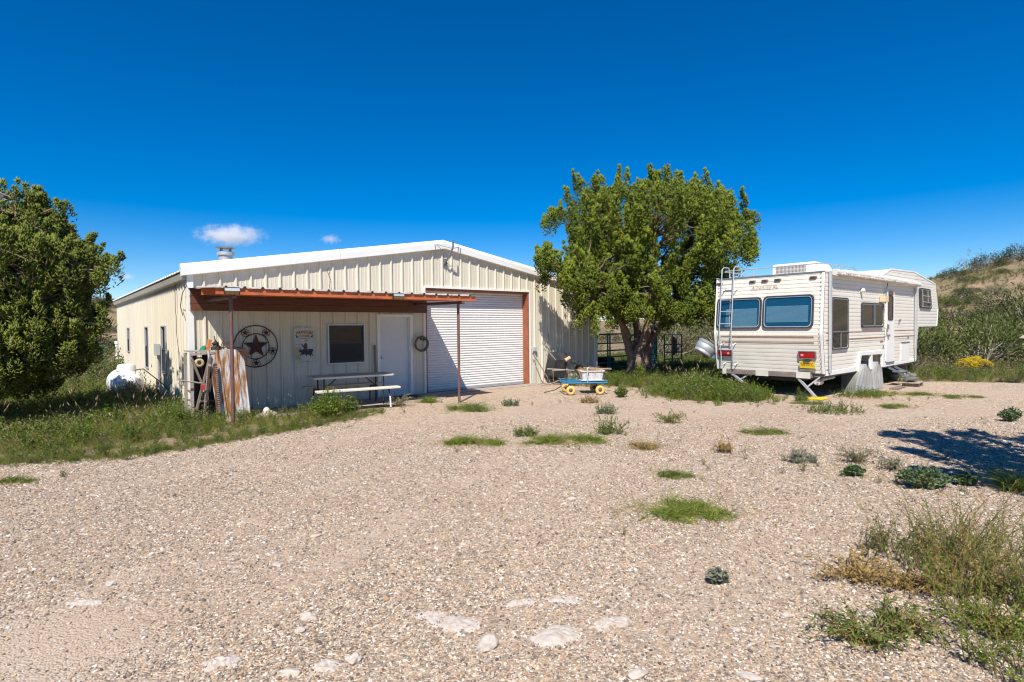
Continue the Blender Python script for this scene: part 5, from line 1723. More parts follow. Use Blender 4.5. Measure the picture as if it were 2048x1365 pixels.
# ------------------------------------------------------------------ feeder on a pole, at the right edge
fd = thing('bird_feeder', 'shingled bird feeder on a thin dark pole at the right edge', 'bird feeder', (18.92, -10.16, 0))
MB().tube([(0, 0, -0.1), (0.02, 0, 0.5), (0.0, 0.0, 1.12)], 0.022, 8).build('pole', 'black_iron', fd, smooth=True)
MB().box((-0.2, -0.2, 1.12), (0.2, 0.2, 1.15)).box((-0.12, -0.12, 1.15), (0.12, 0.12, 1.36)).build('tray', 'grey_wood', fd)
MB().raw([(-0.27, -0.27, 1.30), (0.27, -0.27, 1.30), (0.27, 0.27, 1.30), (-0.27, 0.27, 1.30), (-0.06, 0, 1.56), (0.06, 0, 1.56)],
         [(0, 1, 5, 4), (1, 2, 5), (2, 3, 4, 5), (3, 0, 4), (0, 3, 2, 1)]).build('roof', 'shingle', fd)

# ------------------------------------------------------------------ trees
def tube_np(pts, rs, n=7):
    mb = MB().tube(pts, rs, n, caps=False)
    return np.array(mb.v), np.array([(f[0], f[1], f[2]) for f in mb.f] + [(f[0], f[2], f[3]) for f in mb.f])


def juniper(name, label, base, env, depth_k, n_pl, plume, per, spr, mat, stems, keep=None, extra=None, twigs=0.35):
    """Juniper: twisting stems, limbs, and many upright plumes of leaf tufts. env: (z, left, right) outline; plume: (length, base radius)."""
    root = thing(name, label, 'tree', (base[0], base[1], 0))
    E = np.array(env, float)
    zs_ = E[:, 0]
    Lf = lambda z: np.interp(z, zs_, E[:, 1])
    Rf = lambda z: np.interp(z, zs_, E[:, 2])
    z0, z1 = zs_[0], zs_[-1]
    pl = []
    tries = 0
    while len(pl) < n_pl and tries < 60000:
        tries += 1
        z = rng.uniform(z0, z1)
        c, a = (Lf(z) + Rf(z)) / 2, (Rf(z) - Lf(z)) / 2
        if rng.random() > (a / 3.4):
            continue
        th = rng.random() * 2 * math.pi
        q = 0.20 + 0.74 * rng.random() ** 0.5
        p = np.array([c + a * q * math.cos(th), a * depth_k * q * math.sin(th), z])
        if any(np.linalg.norm(p - o) < plume[1] * 1.1 for o, _, _, _ in pl[-120:]):
            continue
        hz = (z - z0) / (z1 - z0)
        out = np.array([math.cos(th), math.sin(th), 0.0])
        ax = out * (0.75 - 0.55 * hz) * q + np.array([0, 0, 0.65 + 0.6 * hz]) + rng.normal(size=3) * 0.16
        pl.append((p, ax / np.linalg.norm(ax), plume[0] * rng.uniform(0.5, 1.6), plume[1] * rng.uniform(0.7, 1.2)))
    n_in = len(pl)
    for e in (extra or []):
        for _ in range(3):
            p = np.array(e) + rng.normal(size=3) * plume[1] * 0.8
            ax = rng.normal(size=3) * 0.3 + np.array([0, 0, 0.9])
            pl.append((p, ax / np.linalg.norm(ax), plume[0] * rng.uniform(0.5, 0.9), plume[1] * rng.uniform(0.7, 1.0)))
    cl, rad, own, B = [], [], [], []
    for i, (p, ax, ln_, r0) in enumerate(pl):
        ok_ = False
        for t in np.linspace(0, 1, 7):
            x_ = p + ax * ln_ * (t - 0.15) + rng.normal(size=3) * r0 * 0.30 * (1 - 0.6 * t)
            if i < n_in:
                zc = min(max(x_[2], z0), z1)
                c, a = (Lf(zc) + Rf(zc)) / 2, max((Rf(zc) - Lf(zc)) / 2, 0.15)
                if math.hypot((x_[0] - c) / a, x_[1] / (a * depth_k)) > 1.08 + 0.10 * t or x_[2] > z1 + 0.50:
                    continue
            w = R2 * x_[0] + F2 * x_[1]
            if keep and not keep(base[0] + w[0], base[1] + w[1], x_[2]):
                continue
            cl.append((w[0], w[1], x_[2]))
            rad.append(r0 * (1.0 - 0.76 * t ** 1.2) * rng.uniform(0.75, 1.2))
            own.append(i)
            ok_ = True
        B.append(tuple(p) if ok_ else None)
    cl, rad, own = np.array(cl), np.array(rad), np.array(own)
    per_bough = 7
    V, F = clump_foliage(cl, rad, per, spr[0], spr[1], up=0.9, squash=1.25, shell=0.55)
    link('crown', np_mesh('crown', V, F), mat, root)
    # wood
    parts = []
    tops = []
    for st_ in stems:
        pts = [np.array([*(R2 * p[0] + F2 * p[1]), p[2]]) for p in st_]
        rs = [p[3] for p in st_]
        # resample with knots
        P_, Rr = [], []
        for k in range(len(pts) - 1):
            for t in np.linspace(0, 1, 5)[:-1]:
                P_.append(pts[k] * (1 - t) + pts[k + 1] * t + rng.normal(size=3) * 0.10 * rs[k] * (0 if (k == 0 and t == 0) else 1))
                Rr.append((rs[k] * (1 - t) + rs[k + 1] * t) * (0.92 + 0.16 * rng.random()))
        P_.append(pts[-1])
        Rr.append(rs[-1])
        parts.append(tube_np(P_, Rr, 11))
        tops += list(zip(P_[len(P_) // 3:], Rr[len(P_) // 3:]))
    tp = np.array([t[0] for t in tops])
    tr_r = np.array([t[1] for t in tops])
    for i, b3 in enumerate(B):
        if b3 is None:
            continue
        r, d, z = b3
        b = np.array([*(R2 * r + F2 * d), z])
        if keep and not keep(base[0] + b[0], base[1] + b[1], z):
            continue
        dist = np.linalg.norm((tp - b) * np.array([1, 1, 1.0]), axis=1) + 0.9 * np.maximum(0, tp[:, 2] - b[2])
        j = int(np.argmin(dist))
        r0 = min(tr_r[j] * 0.5, 0.045)
        pts = wobble(tp[j], b, 6, 0.07)
        pts[1:-1, 2] += 0.12 * np.sin(np.linspace(0, math.pi, 6))[1:-1]
        parts.append(tube_np(pts, np.linspace(r0, 0.010, 6), 5))
        for c in cl[own == i][: int(per_bough * twigs)]:
            parts.append(tube_np(wobble(b, c, 3, 0.03), np.linspace(0.012, 0.006, 3), 4))
    V, F = join(parts)
    link('trunk', np_mesh('trunk', V, F, smooth=True), 'bark', root)
    return root


def clear_of_building(x, y, z):
    if -0.05 < x < BW + 0.25 and y > -0.30:
        return z > roofz(min(max(x, 0), BW)) + 0.4
    return True


env_main = [(1.9, -0.9, 1.9), (2.4, -1.9, 2.6), (3.0, -2.3, 2.9), (3.5, -2.35, 3.3), (4.0, -2.3, 3.7), (4.6, -2.6, 3.7), (5.0, -2.85, 3.75), (5.3, -2.7, 3.7), (5.55, -2.4, 3.5), (5.8, -2.1, 2.9), (6.05, -1.7, 2.3),
            (6.3, -0.6, 1.6), (6.5, 0.2, 1.1)]
extra_main = [(-1.3, -0.8, 2.9), (-1.7, -1.3, 3.1), (-2.1, -1.7, 3.2), (-2.5, -2.1, 3.3), (-2.9, -2.4, 3.5), (-3.15, -2.6, 3.75), (-3.3, -2.7, 3.55), (-2.6, -2.2, 2.9), (-2.2, -1.9, 2.6), (-1.8, -1.5, 2.5),
              (-2.9, -2.4, 3.1), (-1.9, -1.6, 2.0), (-1.2, -1.2, 2.3), (-0.8, -1.4, 2.2), (3.9, 0.2, 4.1), (4.05, 0.2, 4.25), (0.5, -1.2, 2.1), (1.4, -1.0, 2.2), (-0.4, -1.0, 2.6), (0.9, -1.6, 2.5), (-1.6, -1.0, 3.5), (-1.2, -1.3, 3.7), (-1.8, -1.3, 3.0), (-1.0, -1.6, 3.2), (-1.4, -1.5, 4.0), (-0.6, -1.9, 3.5), (-2.0, -1.5, 3.6), (0.1, -2.1, 3.1),
              (-1.1, -1.7, 2.15), (-0.3, -1.9, 2.2), (0.3, -2.0, 2.35), (1.0, -1.9, 2.15), (1.7, -1.6, 2.1), (2.3, -1.2, 2.15), (2.7, -0.5, 2.3), (2.9, 0.0, 2.5), (2.1, -1.5, 2.6), (-0.8, -1.8, 2.7),
              (0.75, 0.0, 6.55), (0.55, 0.2, 6.4), (1.5, 0.1, 6.2), (2.55, 0.0, 6.0), (3.35, 0.1, 5.7), (-1.7, 0.0, 6.1), (-1.2, 0.1, 6.15), (-2.45, 0.0, 5.7), (-0.35, 0.2, 6.3), (2.0, 0.3, 6.1), (3.8, 0.1, 5.2), (-2.85, 0.2, 5.2)]
stems_main = [
    [(-0.06, 0, -0.1, 0.26), (-0.10, 0, 0.25, 0.20), (-0.20, 0, 0.8, 0.15), (-0.34, 0.05, 1.4, 0.12), (-0.55, 0.1, 2.3, 0.10), (-0.65, 0.1, 3.4, 0.08), (-0.5, 0.1, 4.8, 0.05)],
    [(0.08, -0.08, -0.1, 0.28), (0.06, -0.1, 0.35, 0.22), (0.04, -0.1, 0.8, 0.18), (0.24, -0.1, 1.3, 0.15), (0.42, -0.1, 1.9, 0.13), (0.55, 0.0, 3.8, 0.09), (0.7, 0.0, 5.6, 0.05)],
    [(0.22, 0.05, -0.05, 0.22), (0.28, 0.1, 0.5, 0.19), (0.36, 0.2, 1.0, 0.15), (0.85, 0.3, 1.7, 0.11), (1.7, 0.3, 3.2, 0.07), (2.4, 0.3, 4.4, 0.04)],
    [(0.05, 0.2, 0.3, 0.2), (0.15, 0.4, 1.3, 0.14), (0.1, 0.9, 2.6, 0.09), (0.2, 1.2, 4.4, 0.04)],
    [(-0.25, 0, 1.4, 0.10), (-0.8, -0.5, 2.2, 0.075), (-1.7, -1.3, 2.8, 0.055), (-2.6, -2.1, 3.1, 0.03)],
]
juniper('juniper_tree', 'big round juniper with twisted trunk between workshop and trailer', (13.05, -1.05), env_main, 0.85, 390, (0.92, 0.225), 50, (0.112, 0.016), 'juniper', stems_main, clear_of_building, extra_main)

env_left = [(0.5, -2.3, 1.0), (0.9, -2.5, 1.5), (1.36, -2.6, 1.8), (2.3, -2.7, 1.95), (2.8, -2.7, 2.15), (3.0, -2.7, 2.3), (3.2, -2.5, 2.0), (3.5, -2.4, 1.75), (3.75, -2.0, 1.5), (4.0, -1.6, 1.2), (4.2, -0.9, 0.95)]
stems_left = [
    [(-0.3, 0, -0.3, 0.24), (-0.2, 0, 0.5, 0.19), (0.0, 0, 1.4, 0.14), (0.2, 0, 2.6, 0.09), (0.4, 0, 4.2, 0.04)],
    [(-0.4, 0, -0.2, 0.18), (-0.7, 0.1, 0.9, 0.12), (-1.1, 0.1, 2.2, 0.08), (-1.3, 0.1, 3.6, 0.04)],
    [(-0.2, -0.1, 0.2, 0.15), (0.4, -0.3, 0.9, 0.11), (1.2, -0.4, 1.8, 0.07), (1.8, -0.4, 2.7, 0.04)],
]
LT_ = from_rd(-9.88, 10.5)
juniper('juniper_tree', 'dense dark juniper at the left edge beside the workshop wall', LT_, env_left, 0.9, 560, (0.52, 0.17), 40, (0.085, 0.012), 'juniper_dark', stems_left,
        lambda x, y, z: x < -0.7, [(2.2, -0.2, 2.95), (2.35, 0.0, 3.05), (0.95, 0.3, 4.1), (1.2, 0.2, 4.0), (2.0, -0.4, 2.75), (1.8, -0.5, 3.0), (2.1, -0.3, 2.4), (2.0, -0.2, 2.0), (1.9, -0.3, 1.6), (1.6, -0.2, 1.1)] + [(r_e, d_e, z_e) for r_e, d_e in ((0.9, -0.9), (1.3, -1.0), (1.6, -0.8), (1.2, -0.5), (1.8, -0.4), (0.8, -0.3), (1.9, 0.1)) for z_e in (0.95, 1.35, 1.8, 2.2, 2.6, 3.0, 3.4)
        if not (z_e < 1.2 and r_e > 1.3) and not (z_e > 3.2 and r_e > 1.5)], twigs=0.6)
# a tree out of frame whose shade falls into the picture
RT_ = from_rd(5.75, 4.3)
juniper('juniper_tree', 'juniper beyond the right edge that shades the gravel', RT_, [(2.1, -0.9, 1.6), (2.8, -1.3, 2.2), (3.6, -1.4, 2.4), (4.4, -1.1, 2.2), (5.2, -0.4, 1.2)], 0.95, 85, (0.7, 0.24), 24, (0.16, 0.028), 'juniper_dark',
        [[(0.5, 0, -0.1, 0.2), (0.45, 0, 1.5, 0.15), (0.3, 0, 3.2, 0.09), (0.3, 0, 4.8, 0.04)]], lambda x, y, z: (lambda q: q[0] / max(q[1], 0.1) > 0.985 or q[1] < 0)(rd(x, y)), None)


# ------------------------------------------------------------------ shrubs
def shrub_meshes(seed, n_cl, per, leaf, shape=(1, 1, 0.8), kind='leaf', cl_r=0.2, open_=0.5):
    global rng
    rng = np.random.default_rng(seed)
    d = unit(rng.normal(size=(n_cl, 3)) * np.array([1, 1, 0.8]))
    d[:, 2] = np.abs(d[:, 2])
    q = (1 - open_) + open_ * rng.random(n_cl) ** 0.6
    lump = 1 + 0.18 * np.sin(d[:, 0] * 5 + seed) * np.cos(d[:, 1] * 4 + seed)
    c = d * (q * lump)[:, None] * np.array(shape)
    c[:, 2] = c[:, 2] * 0.95 + 0.08
    n = n_cl * per
    cc = np.repeat(c, per, 0)
    dd = unit(np.repeat(d, per, 0) + rng.normal(size=(n, 3)) * 0.6 + np.array([0, 0, 0.4]))
    P = cc + rng.normal(size=(n, 3)) * cl_r * 0.5
    P[:, 2] = np.maximum(P[:, 2], 0.02)
    L = leaf[0] * (0.6 + 0.8 * rng.random(n))
    if kind == 'leaf':
        V, F = leaves(P, dd, L, L * leaf[1])
    else:
        V, F = sprigs(P, dd, L, L * leaf[1])
    crown = np_mesh('crown', V, F)
    parts = []
    for k in range(max(8, n_cl // 3)):
        e = c[rng.integers(n_cl)]
        w = wobble((0.05 * rng.normal(), 0.05 * rng.normal(), -0.05), e, 4, 0.05)
        parts.append(tube_np(w, np.linspace(0.022, 0.006, 4), 5))
    V, F = join(parts)
    return crown, np_mesh('stems', V, F, smooth=True)


SH = {'green': (shrub_meshes(11, 150, 26, (0.085, 0.30), (1, 1, 0.85)), 'shrub_green'),
      'grey': (shrub_meshes(12, 130, 26, (0.075, 0.26), (1, 1, 0.7)), 'shrub_grey'),
      'dark': (shrub_meshes(13, 130, 24, (0.085, 0.30), (1, 1, 0.75)), 'shrub_dark'),
      'sparse': (shrub_meshes(14, 70, 16, (0.075, 0.24), (1, 1, 0.9), open_=0.8), 'shrub_grey')}
rng = np.random.default_rng(21)


def shrub(kind, x, y, s, label, hz=1.0, group=None, name='shrub'):
    (cr, sm_), mt = SH[kind]
    z = float(height(x, y)) - 0.03
    t = thing(name, label, 'shrub', (x, y, z), rng.random() * 6.28, group)
    t.scale = (s, s * (0.85 + 0.3 * rng.random()), s * hz)
    link('crown', cr, mt, t)
    link('stems', sm_, 'grey_twig', t)
    return t


G1 = 'shrubs behind the trailer and corral'
for k, x, y, s, hz, lab in [
    ('grey', 24.0, 5.6, 2.1, 1.3, 'tall grey green brush behind the tipped stock tub'),
    ('grey', 26.4, 3.2, 2.2, 1.25, 'grey green brush just left of the trailer rear, behind it'),
    ('green', 28.0, 6.4, 2.3, 1.2, 'rounded green brush in the gap left of the trailer'),
    ('grey', 19.5, 8.5, 1.9, 1.15, 'pale brush seen beyond the corral posts'),
    ('grey', 16.5, 12.2, 1.9, 1.2, 'pale brush seen through the corral gate'),
    ('green', 20.0, 13.5, 2.4, 1.1, 'green brush far behind the corral gate'),
    ('sparse', 23.6, -4.6, 1.75, 1.15, 'open brush with bare dark branches right of the trailer nose'),
    ('green', 25.6, -5.6, 1.7, 1.15, 'green bush behind the yellow flowering bush, left half'),
    ('green', 27.6, -7.4, 1.9, 1.2, 'taller green bush above the yellow flowering bush'),
    ('dark', 28.6, -9.6, 1.7, 1.0, 'dark green bush right of the yellow flowering bush'),
    ('green', 31.5, -8.8, 2.3, 1.2, 'big green bush at the right edge below the hill'),
    ('sparse', 26.6, -9.4, 1.3, 0.95, 'grey twiggy bush behind the bird feeder'),
    ('grey', 23.0, -6.2, 0.9, 0.8, 'low grey bush below the trailer nose'),
    ('green', 29.5, -4.0, 2.0, 1.1, 'green bush directly behind the trailer nose'),
    ('grey', 33.0, -2.0, 2.2, 1.1, 'grey brush at the foot of the hill'),
    ('green', -1.0, 12.8, 1.3, 1.1, 'yellow green bush by the far end of the workshop side wall'),
    ('green', -0.55, 9.4, 0.75, 1.1, 'small bush between the white tank and the side wall'),
    ('grey', -1.6, 18.5, 1.6, 1.0, 'grey brush left of the workshop, beyond the yellow green bush'),
    ('sparse', -0.55, 3.1, 0.62, 1.2, 'leafy bush growing in front of the white tank'),
    ('sparse', -0.95, 3.7, 0.6, 1.0, 'low bush at the foot of the white tank'),
]:
    shrub(k, x, y, s, lab, hz, G1)
G2 = 'shrubs on the hillsides'
HILL = [('dark', 60.5, -6.0, 2.4, 0.9, 'dark bush at the right edge above the largest hillside bush'), ('green', 50.5, -3.6, 1.9, 0.8, 'green bush below the largest hillside bush'),
        ('dark', 63.5, 0.8, 1.7, 0.8, 'dark bush in the middle of the upper slope'), ('green', 58.0, 2.2, 1.6, 0.8, 'green bush left of centre on the slope'),
        ('dark', 68.5, -4.6, 2.1, 0.9, 'dark bush high on the slope near the right edge'),
        ('dark', 57.0, -4.5, 3.4, 1.0, 'largest dark bush on the hillside at the right edge'), ('dark', 53.5, -1.2, 2.2, 0.9, 'dark bush left of the largest hillside bush'),
        ('sparse', 55.0, -2.2, 2.0, 1.0, 'twiggy grey bush between the dark hillside bushes'), ('dark', *from_rd(0.838 * 67, 67), 2.6, 1.0, 'bush on the hill skyline, middle one of three'),
        ('dark', *from_rd(0.775 * 67, 67), 2.0, 0.9, 'leftmost bush on the hill skyline above the trailer nose'), ('dark', *from_rd(0.893 * 67, 67), 2.8, 1.0, 'rightmost bush on the hill skyline'),
        ('sparse', *from_rd(0.812 * 67, 67), 2.6, 1.3, 'bare twiggy bush on the hill skyline'), ('grey', 66.0, -1.0, 1.7, 0.8, 'grey bush just below the hill skyline'),
        ('grey', 62.0, 2.6, 1.5, 0.7, 'low grey bush upper left on the hill'), ('grey', 48.0, 0.6, 1.5, 0.7, 'low grey bush lower left on the hill'),
        ('green', 44.0, -5.0, 1.8, 0.9, 'green bush at the bottom of the hill slope'), ('grey', 47.0, -3.0, 1.2, 0.7, 'small grey bush in the bare lower slope')]
for k, x, y, s, hz, lab in HILL:
    shrub(k, x, y, s * 0.78, lab, hz, G2)
ORD = ['leftmost'] + ['%s from the left' % q for q in ('second', 'third', 'fourth', 'fifth', 'sixth', 'seventh', 'eighth', 'ninth', 'tenth', 'eleventh', 'twelfth', 'thirteenth',
                                                       'fourteenth', 'fifteenth', 'sixteenth', 'seventeenth', 'eighteenth', 'nineteenth', 'twentieth')]


def ordinals(objs, lab):
    objs.sort(key=lambda o: (lambda q: q[0] / q[1])(rd(o.location.x, o.location.y)))
    for o, w in zip(objs, ORD):
        o['label'] = '%s, %s' % (lab, w)


FAR = []
lab_l = 'low scrub bush on the far slope left of the workshop'
for i in range(14):
    p = from_rd(-0.74 * (d_ := rng.uniform(42, 80)) + rng.normal() * 3, d_)
    FAR.append(shrub(['grey', 'dark', 'green'][i % 3], p[0], p[1], rng.uniform(1.0, 2.0), lab_l, 0.75, 'scrub on the far left slope'))
ordinals(FAR, lab_l)
FAR = []
lab_r = 'small scrub bush scattered on the right hillside'
for i in range(16):
    d_ = rng.uniform(36, 62)
    p = from_rd(d_ * rng.uniform(0.70, 1.02), d_)
    FAR.append(shrub(['grey', 'dark', 'green', 'dark'][i % 4], p[0], p[1], rng.uniform(0.6, 1.3), lab_r, 0.7, 'scrub on the right hillside'))
ordinals(FAR, lab_r)
FAR = []
lab_f = 'distant scrub beyond the corral'
for i in range(18):
    d_ = rng.uniform(38, 75)
    p = from_rd(d_ * rng.uniform(0.06, 0.44), d_)
    FAR.append(shrub(['grey', 'green', 'dark'][i % 3], p[0], p[1], rng.uniform(1.4, 2.6), lab_f, 0.8, 'distant scrub behind the corral'))
ordinals(FAR, lab_f)

# yellow flowering bush
yb = thing('flowering_bush', 'round bush covered in bright yellow flowers right of the trailer', 'bush', (21.9, -8.25, 0))
n_ = 130
d = unit(rng.normal(size=(n_, 3)))
d[:, 2] = np.abs(d[:, 2])
c_ = d * np.array([0.62, 0.5, 0.44]) * (0.8 + 0.25 * rng.random((n_, 1)))
c_[:, 2] += 0.05
low = c_ * np.array([0.92, 0.92, 0.8])
V, F = clump_foliage(low, np.full(n_, 0.10), 34, 0.11, 0.008, up=0.8)
link('foliage', np_mesh('foliage', V, F), 'shrub_grey', yb)
top = c_[c_[:, 2] > 0.22] + np.array([0, 0, 0.05])
V, F = clump_foliage(top, np.full(len(top), 0.085), 40, 0.045, 0.013, up=0.8)
link('flowers', np_mesh('flowers', V, F), 'flower_yellow', yb)

# ------------------------------------------------------------------ weeds in the gravel, one object each


def weed(name, kind, x, y, w, h, label, group=None, dens=1.0):
    """kind: turf (short grass), leafy (broad small leaves), spiky (upright sprays), sprawl (trailing stems with fine leaves)."""
    t = thing(name, label, 'weed', (x, y, 0), 0, group)
    t.rotation_euler = (0, 0, -YAW)
    a, b = w / 2, w / 2 * 0.62
    kk, mat = kind.split('/')
    if kk == 'turf':
        nt_ = int(14 + 44 * w * dens)
        cq = np.sqrt(rng.random(nt_))
        cth = rng.random(nt_) * 2 * math.pi
        ns_ = 3 + int(5 * w)
        sx_, sy_ = a * rng.uniform(-0.85, 0.85, ns_), b * rng.uniform(-0.8, 0.8, ns_)
        si = rng.integers(0, ns_, nt_)
        cx_, cy_ = sx_[si] + a * 0.17 * rng.normal(size=nt_), sy_[si] + b * 0.22 * rng.normal(size=nt_)
        cq = np.clip(np.hypot(cx_ / a, cy_ / b), 0, 1.4)
        per_ = 22
        n = nt_ * per_
        q = np.repeat(cq, per_)
        P = np.stack([np.repeat(cx_, per_) + rng.normal(size=n) * 0.035, np.repeat(cy_, per_) + rng.normal(size=n) * 0.035, np.zeros(n)], -1)
        D = rng.normal(size=(n, 3)) * 0.5 + np.array([0, 0, 1.0])
        hs = np.repeat(0.3 + 1.1 * rng.random(nt_) ** 1.5, per_)
        V, F = blades(P, D, 1.6 * h * hs * (0.35 + 0.65 * rng.random(n)) * (1.15 - 0.5 * q), np.full(n, 0.0085), 0.6, 2)
        link('leaves', np_mesh('leaves', V, F), mat, t)
        n2 = n // 3
        P2 = np.stack([a * 0.6 * rng.normal(size=n2), b * 0.6 * rng.normal(size=n2), np.zeros(n2)], -1)
        V, F = blades(P2, rng.normal(size=(n2, 3)) * 0.8 + np.array([0, 0, 0.8]), h * (0.3 + 1.1 * rng.random(n2)), np.full(n2, 0.007), 0.5, 2)
        link('dry_blades', np_mesh('dry_blades', V, F), 'grass_yellow' if 'dry' not in mat else 'seed_head', t)
    elif kk == 'leafy':
        m = int(36 * dens) + int(110 * w * dens)
        st = []
        Ps, Ds, Ls = [], [], []
        for k in range(m):
            th = rng.random() * 6.28
            q = rng.random() ** 0.55
            e = np.array([a * q * math.cos(th), b * q * math.sin(th), h * (1 - 0.55 * q * q) * (0.7 + 0.4 * rng.random())])
            pts = wobble((e[0] * 0.25, e[1] * 0.25, 0), e, 4, 0.008)
            st.append(tube_np(pts, np.linspace(0.004, 0.0025, 4), 4))
            for j in range(9):
                tt = 0.35 + 0.65 * rng.random()
                Ps.append(pts[0] * (1 - tt) + e * tt)
                Ds.append(rng.normal(size=3) * np.array([1, 1, 0.5]) + np.array([0, 0, 0.25]))
                Ls.append(0.024 + 0.028 * rng.random())
        Ls = np.array(Ls)
        V, F = leaves(np.array(Ps), np.array(Ds), Ls, Ls * 0.6)
        link('leaves', np_mesh('leaves', V, F), mat, t)
        V, F = join(st)
        link('stems', np_mesh('stems', V, F), mat, t)
    elif kk == 'spiky':
        m = int((26 + 60 * w) * dens)
        st, Ps, Ds, Ls = [], [], [], []
        for k in range(m):
            th = rng.random() * 6.28
            q = math.sqrt(rng.random())
            p0 = np.array([a * q * math.cos(th) * 0.8, b * q * math.sin(th) * 0.8, 0])
            e = p0 + np.array([rng.normal() * 0.22 * h, rng.normal() * 0.22 * h, h * (0.35 + 0.65 * rng.random()) * (1.1 - 0.5 * q)])
            pts = wobble(p0, e, 4, 0.01)
            st.append(tube_np(pts, np.linspace(0.0035, 0.0015, 4), 3))
            for j in range(16):
                tt = 0.1 + 0.9 * rng.random()
                Ps.append(p0 * (1 - tt) + e * tt)
                Ds.append(rng.normal(size=3) * np.array([1, 1, 0.6]) + np.array([0, 0, 0.7]))
                Ls.append((0.02 + 0.04 * rng.random()) * (1.25 - 0.6 * tt))
        Ls = np.array(Ls)
        V, F = leaves(np.array(Ps), np.array(Ds), Ls, Ls * 0.26)
        link('leaves', np_mesh('leaves', V, F), mat, t)
        V, F = join(st)
        link('stems', np_mesh('stems', V, F), mat, t)
    elif kk == 'wisp':
        m = int(78 * w * dens) + 14
        st, Ps, Ds, Ls = [], [], [], []
        for k in range(m):
            th = rng.random() * 6.28
            q = math.sqrt(rng.random())
            p0 = np.array([a * q * math.cos(th) * 0.85, a * 0.8 * q * math.sin(th), 0])
            hh = h * (0.35 + 0.75 * rng.random() ** 1.3)
            lean_ = rng.normal(size=2) * 0.38 * hh
            e = p0 + np.array([lean_[0], lean_[1], hh])
            pts = wobble(p0, e, 5, 0.012)
            pts[-1, :2] += lean_ * 0.3
            st.append(tube_np(pts, np.linspace(0.003, 0.001, 5), 3))
            for j in range(int(20 + 60 * hh)):
                tt = 0.08 + 0.92 * rng.random()
                f_ = tt * 4
                i0 = min(int(f_), 3)
                Ps.append(pts[i0] * (1 - (f_ - i0)) + pts[i0 + 1] * (f_ - i0))
                Ds.append(rng.normal(size=3) * np.array([1, 1, 0.7]) + np.array([0, 0, 0.6]))
                Ls.append((0.014 + 0.026 * rng.random()) * (1.3 - 0.8 * tt))
        Ls = np.array(Ls)
        V, F = leaves(np.array(Ps), np.array(Ds), Ls, Ls * 0.24)
        link('leaves', np_mesh('leaves', V, F), mat, t)
        V, F = join(st)
        link('stems', np_mesh('stems', V, F), 'weed_dry' if 'dry' in mat else 'red_stem', t)
    elif kk == 'sprawl':
        m = int((16 + 34 * w) * dens)
        st, Ps, Ds, Ls = [], [], [], []
        for k in range(m):
            th = rng.random() * 6.28
            q = 0.35 + 0.65 * rng.random()
            e = np.array([a * q * math.cos(th), a * 0.8 * q * math.sin(th), h * (0.15 + 0.85 * rng.random() ** 1.5) * (1.1 - 0.5 * q)])
            pts = wobble((0.04 * rng.normal(), 0.04 * rng.normal(), 0), e, 6, 0.018)
            pts[1:-1, 2] += h * 0.18
            pts[:, 2] = np.maximum(pts[:, 2], 0.006)
            st.append(tube_np(pts, np.linspace(0.004, 0.0015, 6), 3))
            L = np.linalg.norm(e)
            nl = int(55 * L) + 10
            for j in range(nl):
                tt = 0.12 + 0.88 * rng.random()
                f_ = tt * 5
                i0 = min(int(f_), 4)
                Ps.append(pts[i0] * (1 - (f_ - i0)) + pts[i0 + 1] * (f_ - i0))
                Ds.append(rng.normal(size=3) + e / L * 0.8 + np.array([0, 0, 0.4]))
                Ls.append(0.018 + 0.028 * rng.random())
        Ls = np.array(Ls)
        V, F = leaves(np.array(Ps), np.array(Ds), Ls, Ls * 0.28)
        link('leaves', np_mesh('leaves', V, F), mat, t)
        V, F = join(st)
        link('stems', np_mesh('stems', V, F), mat if 'dry' in mat else 'weed_dry', t)
    return t


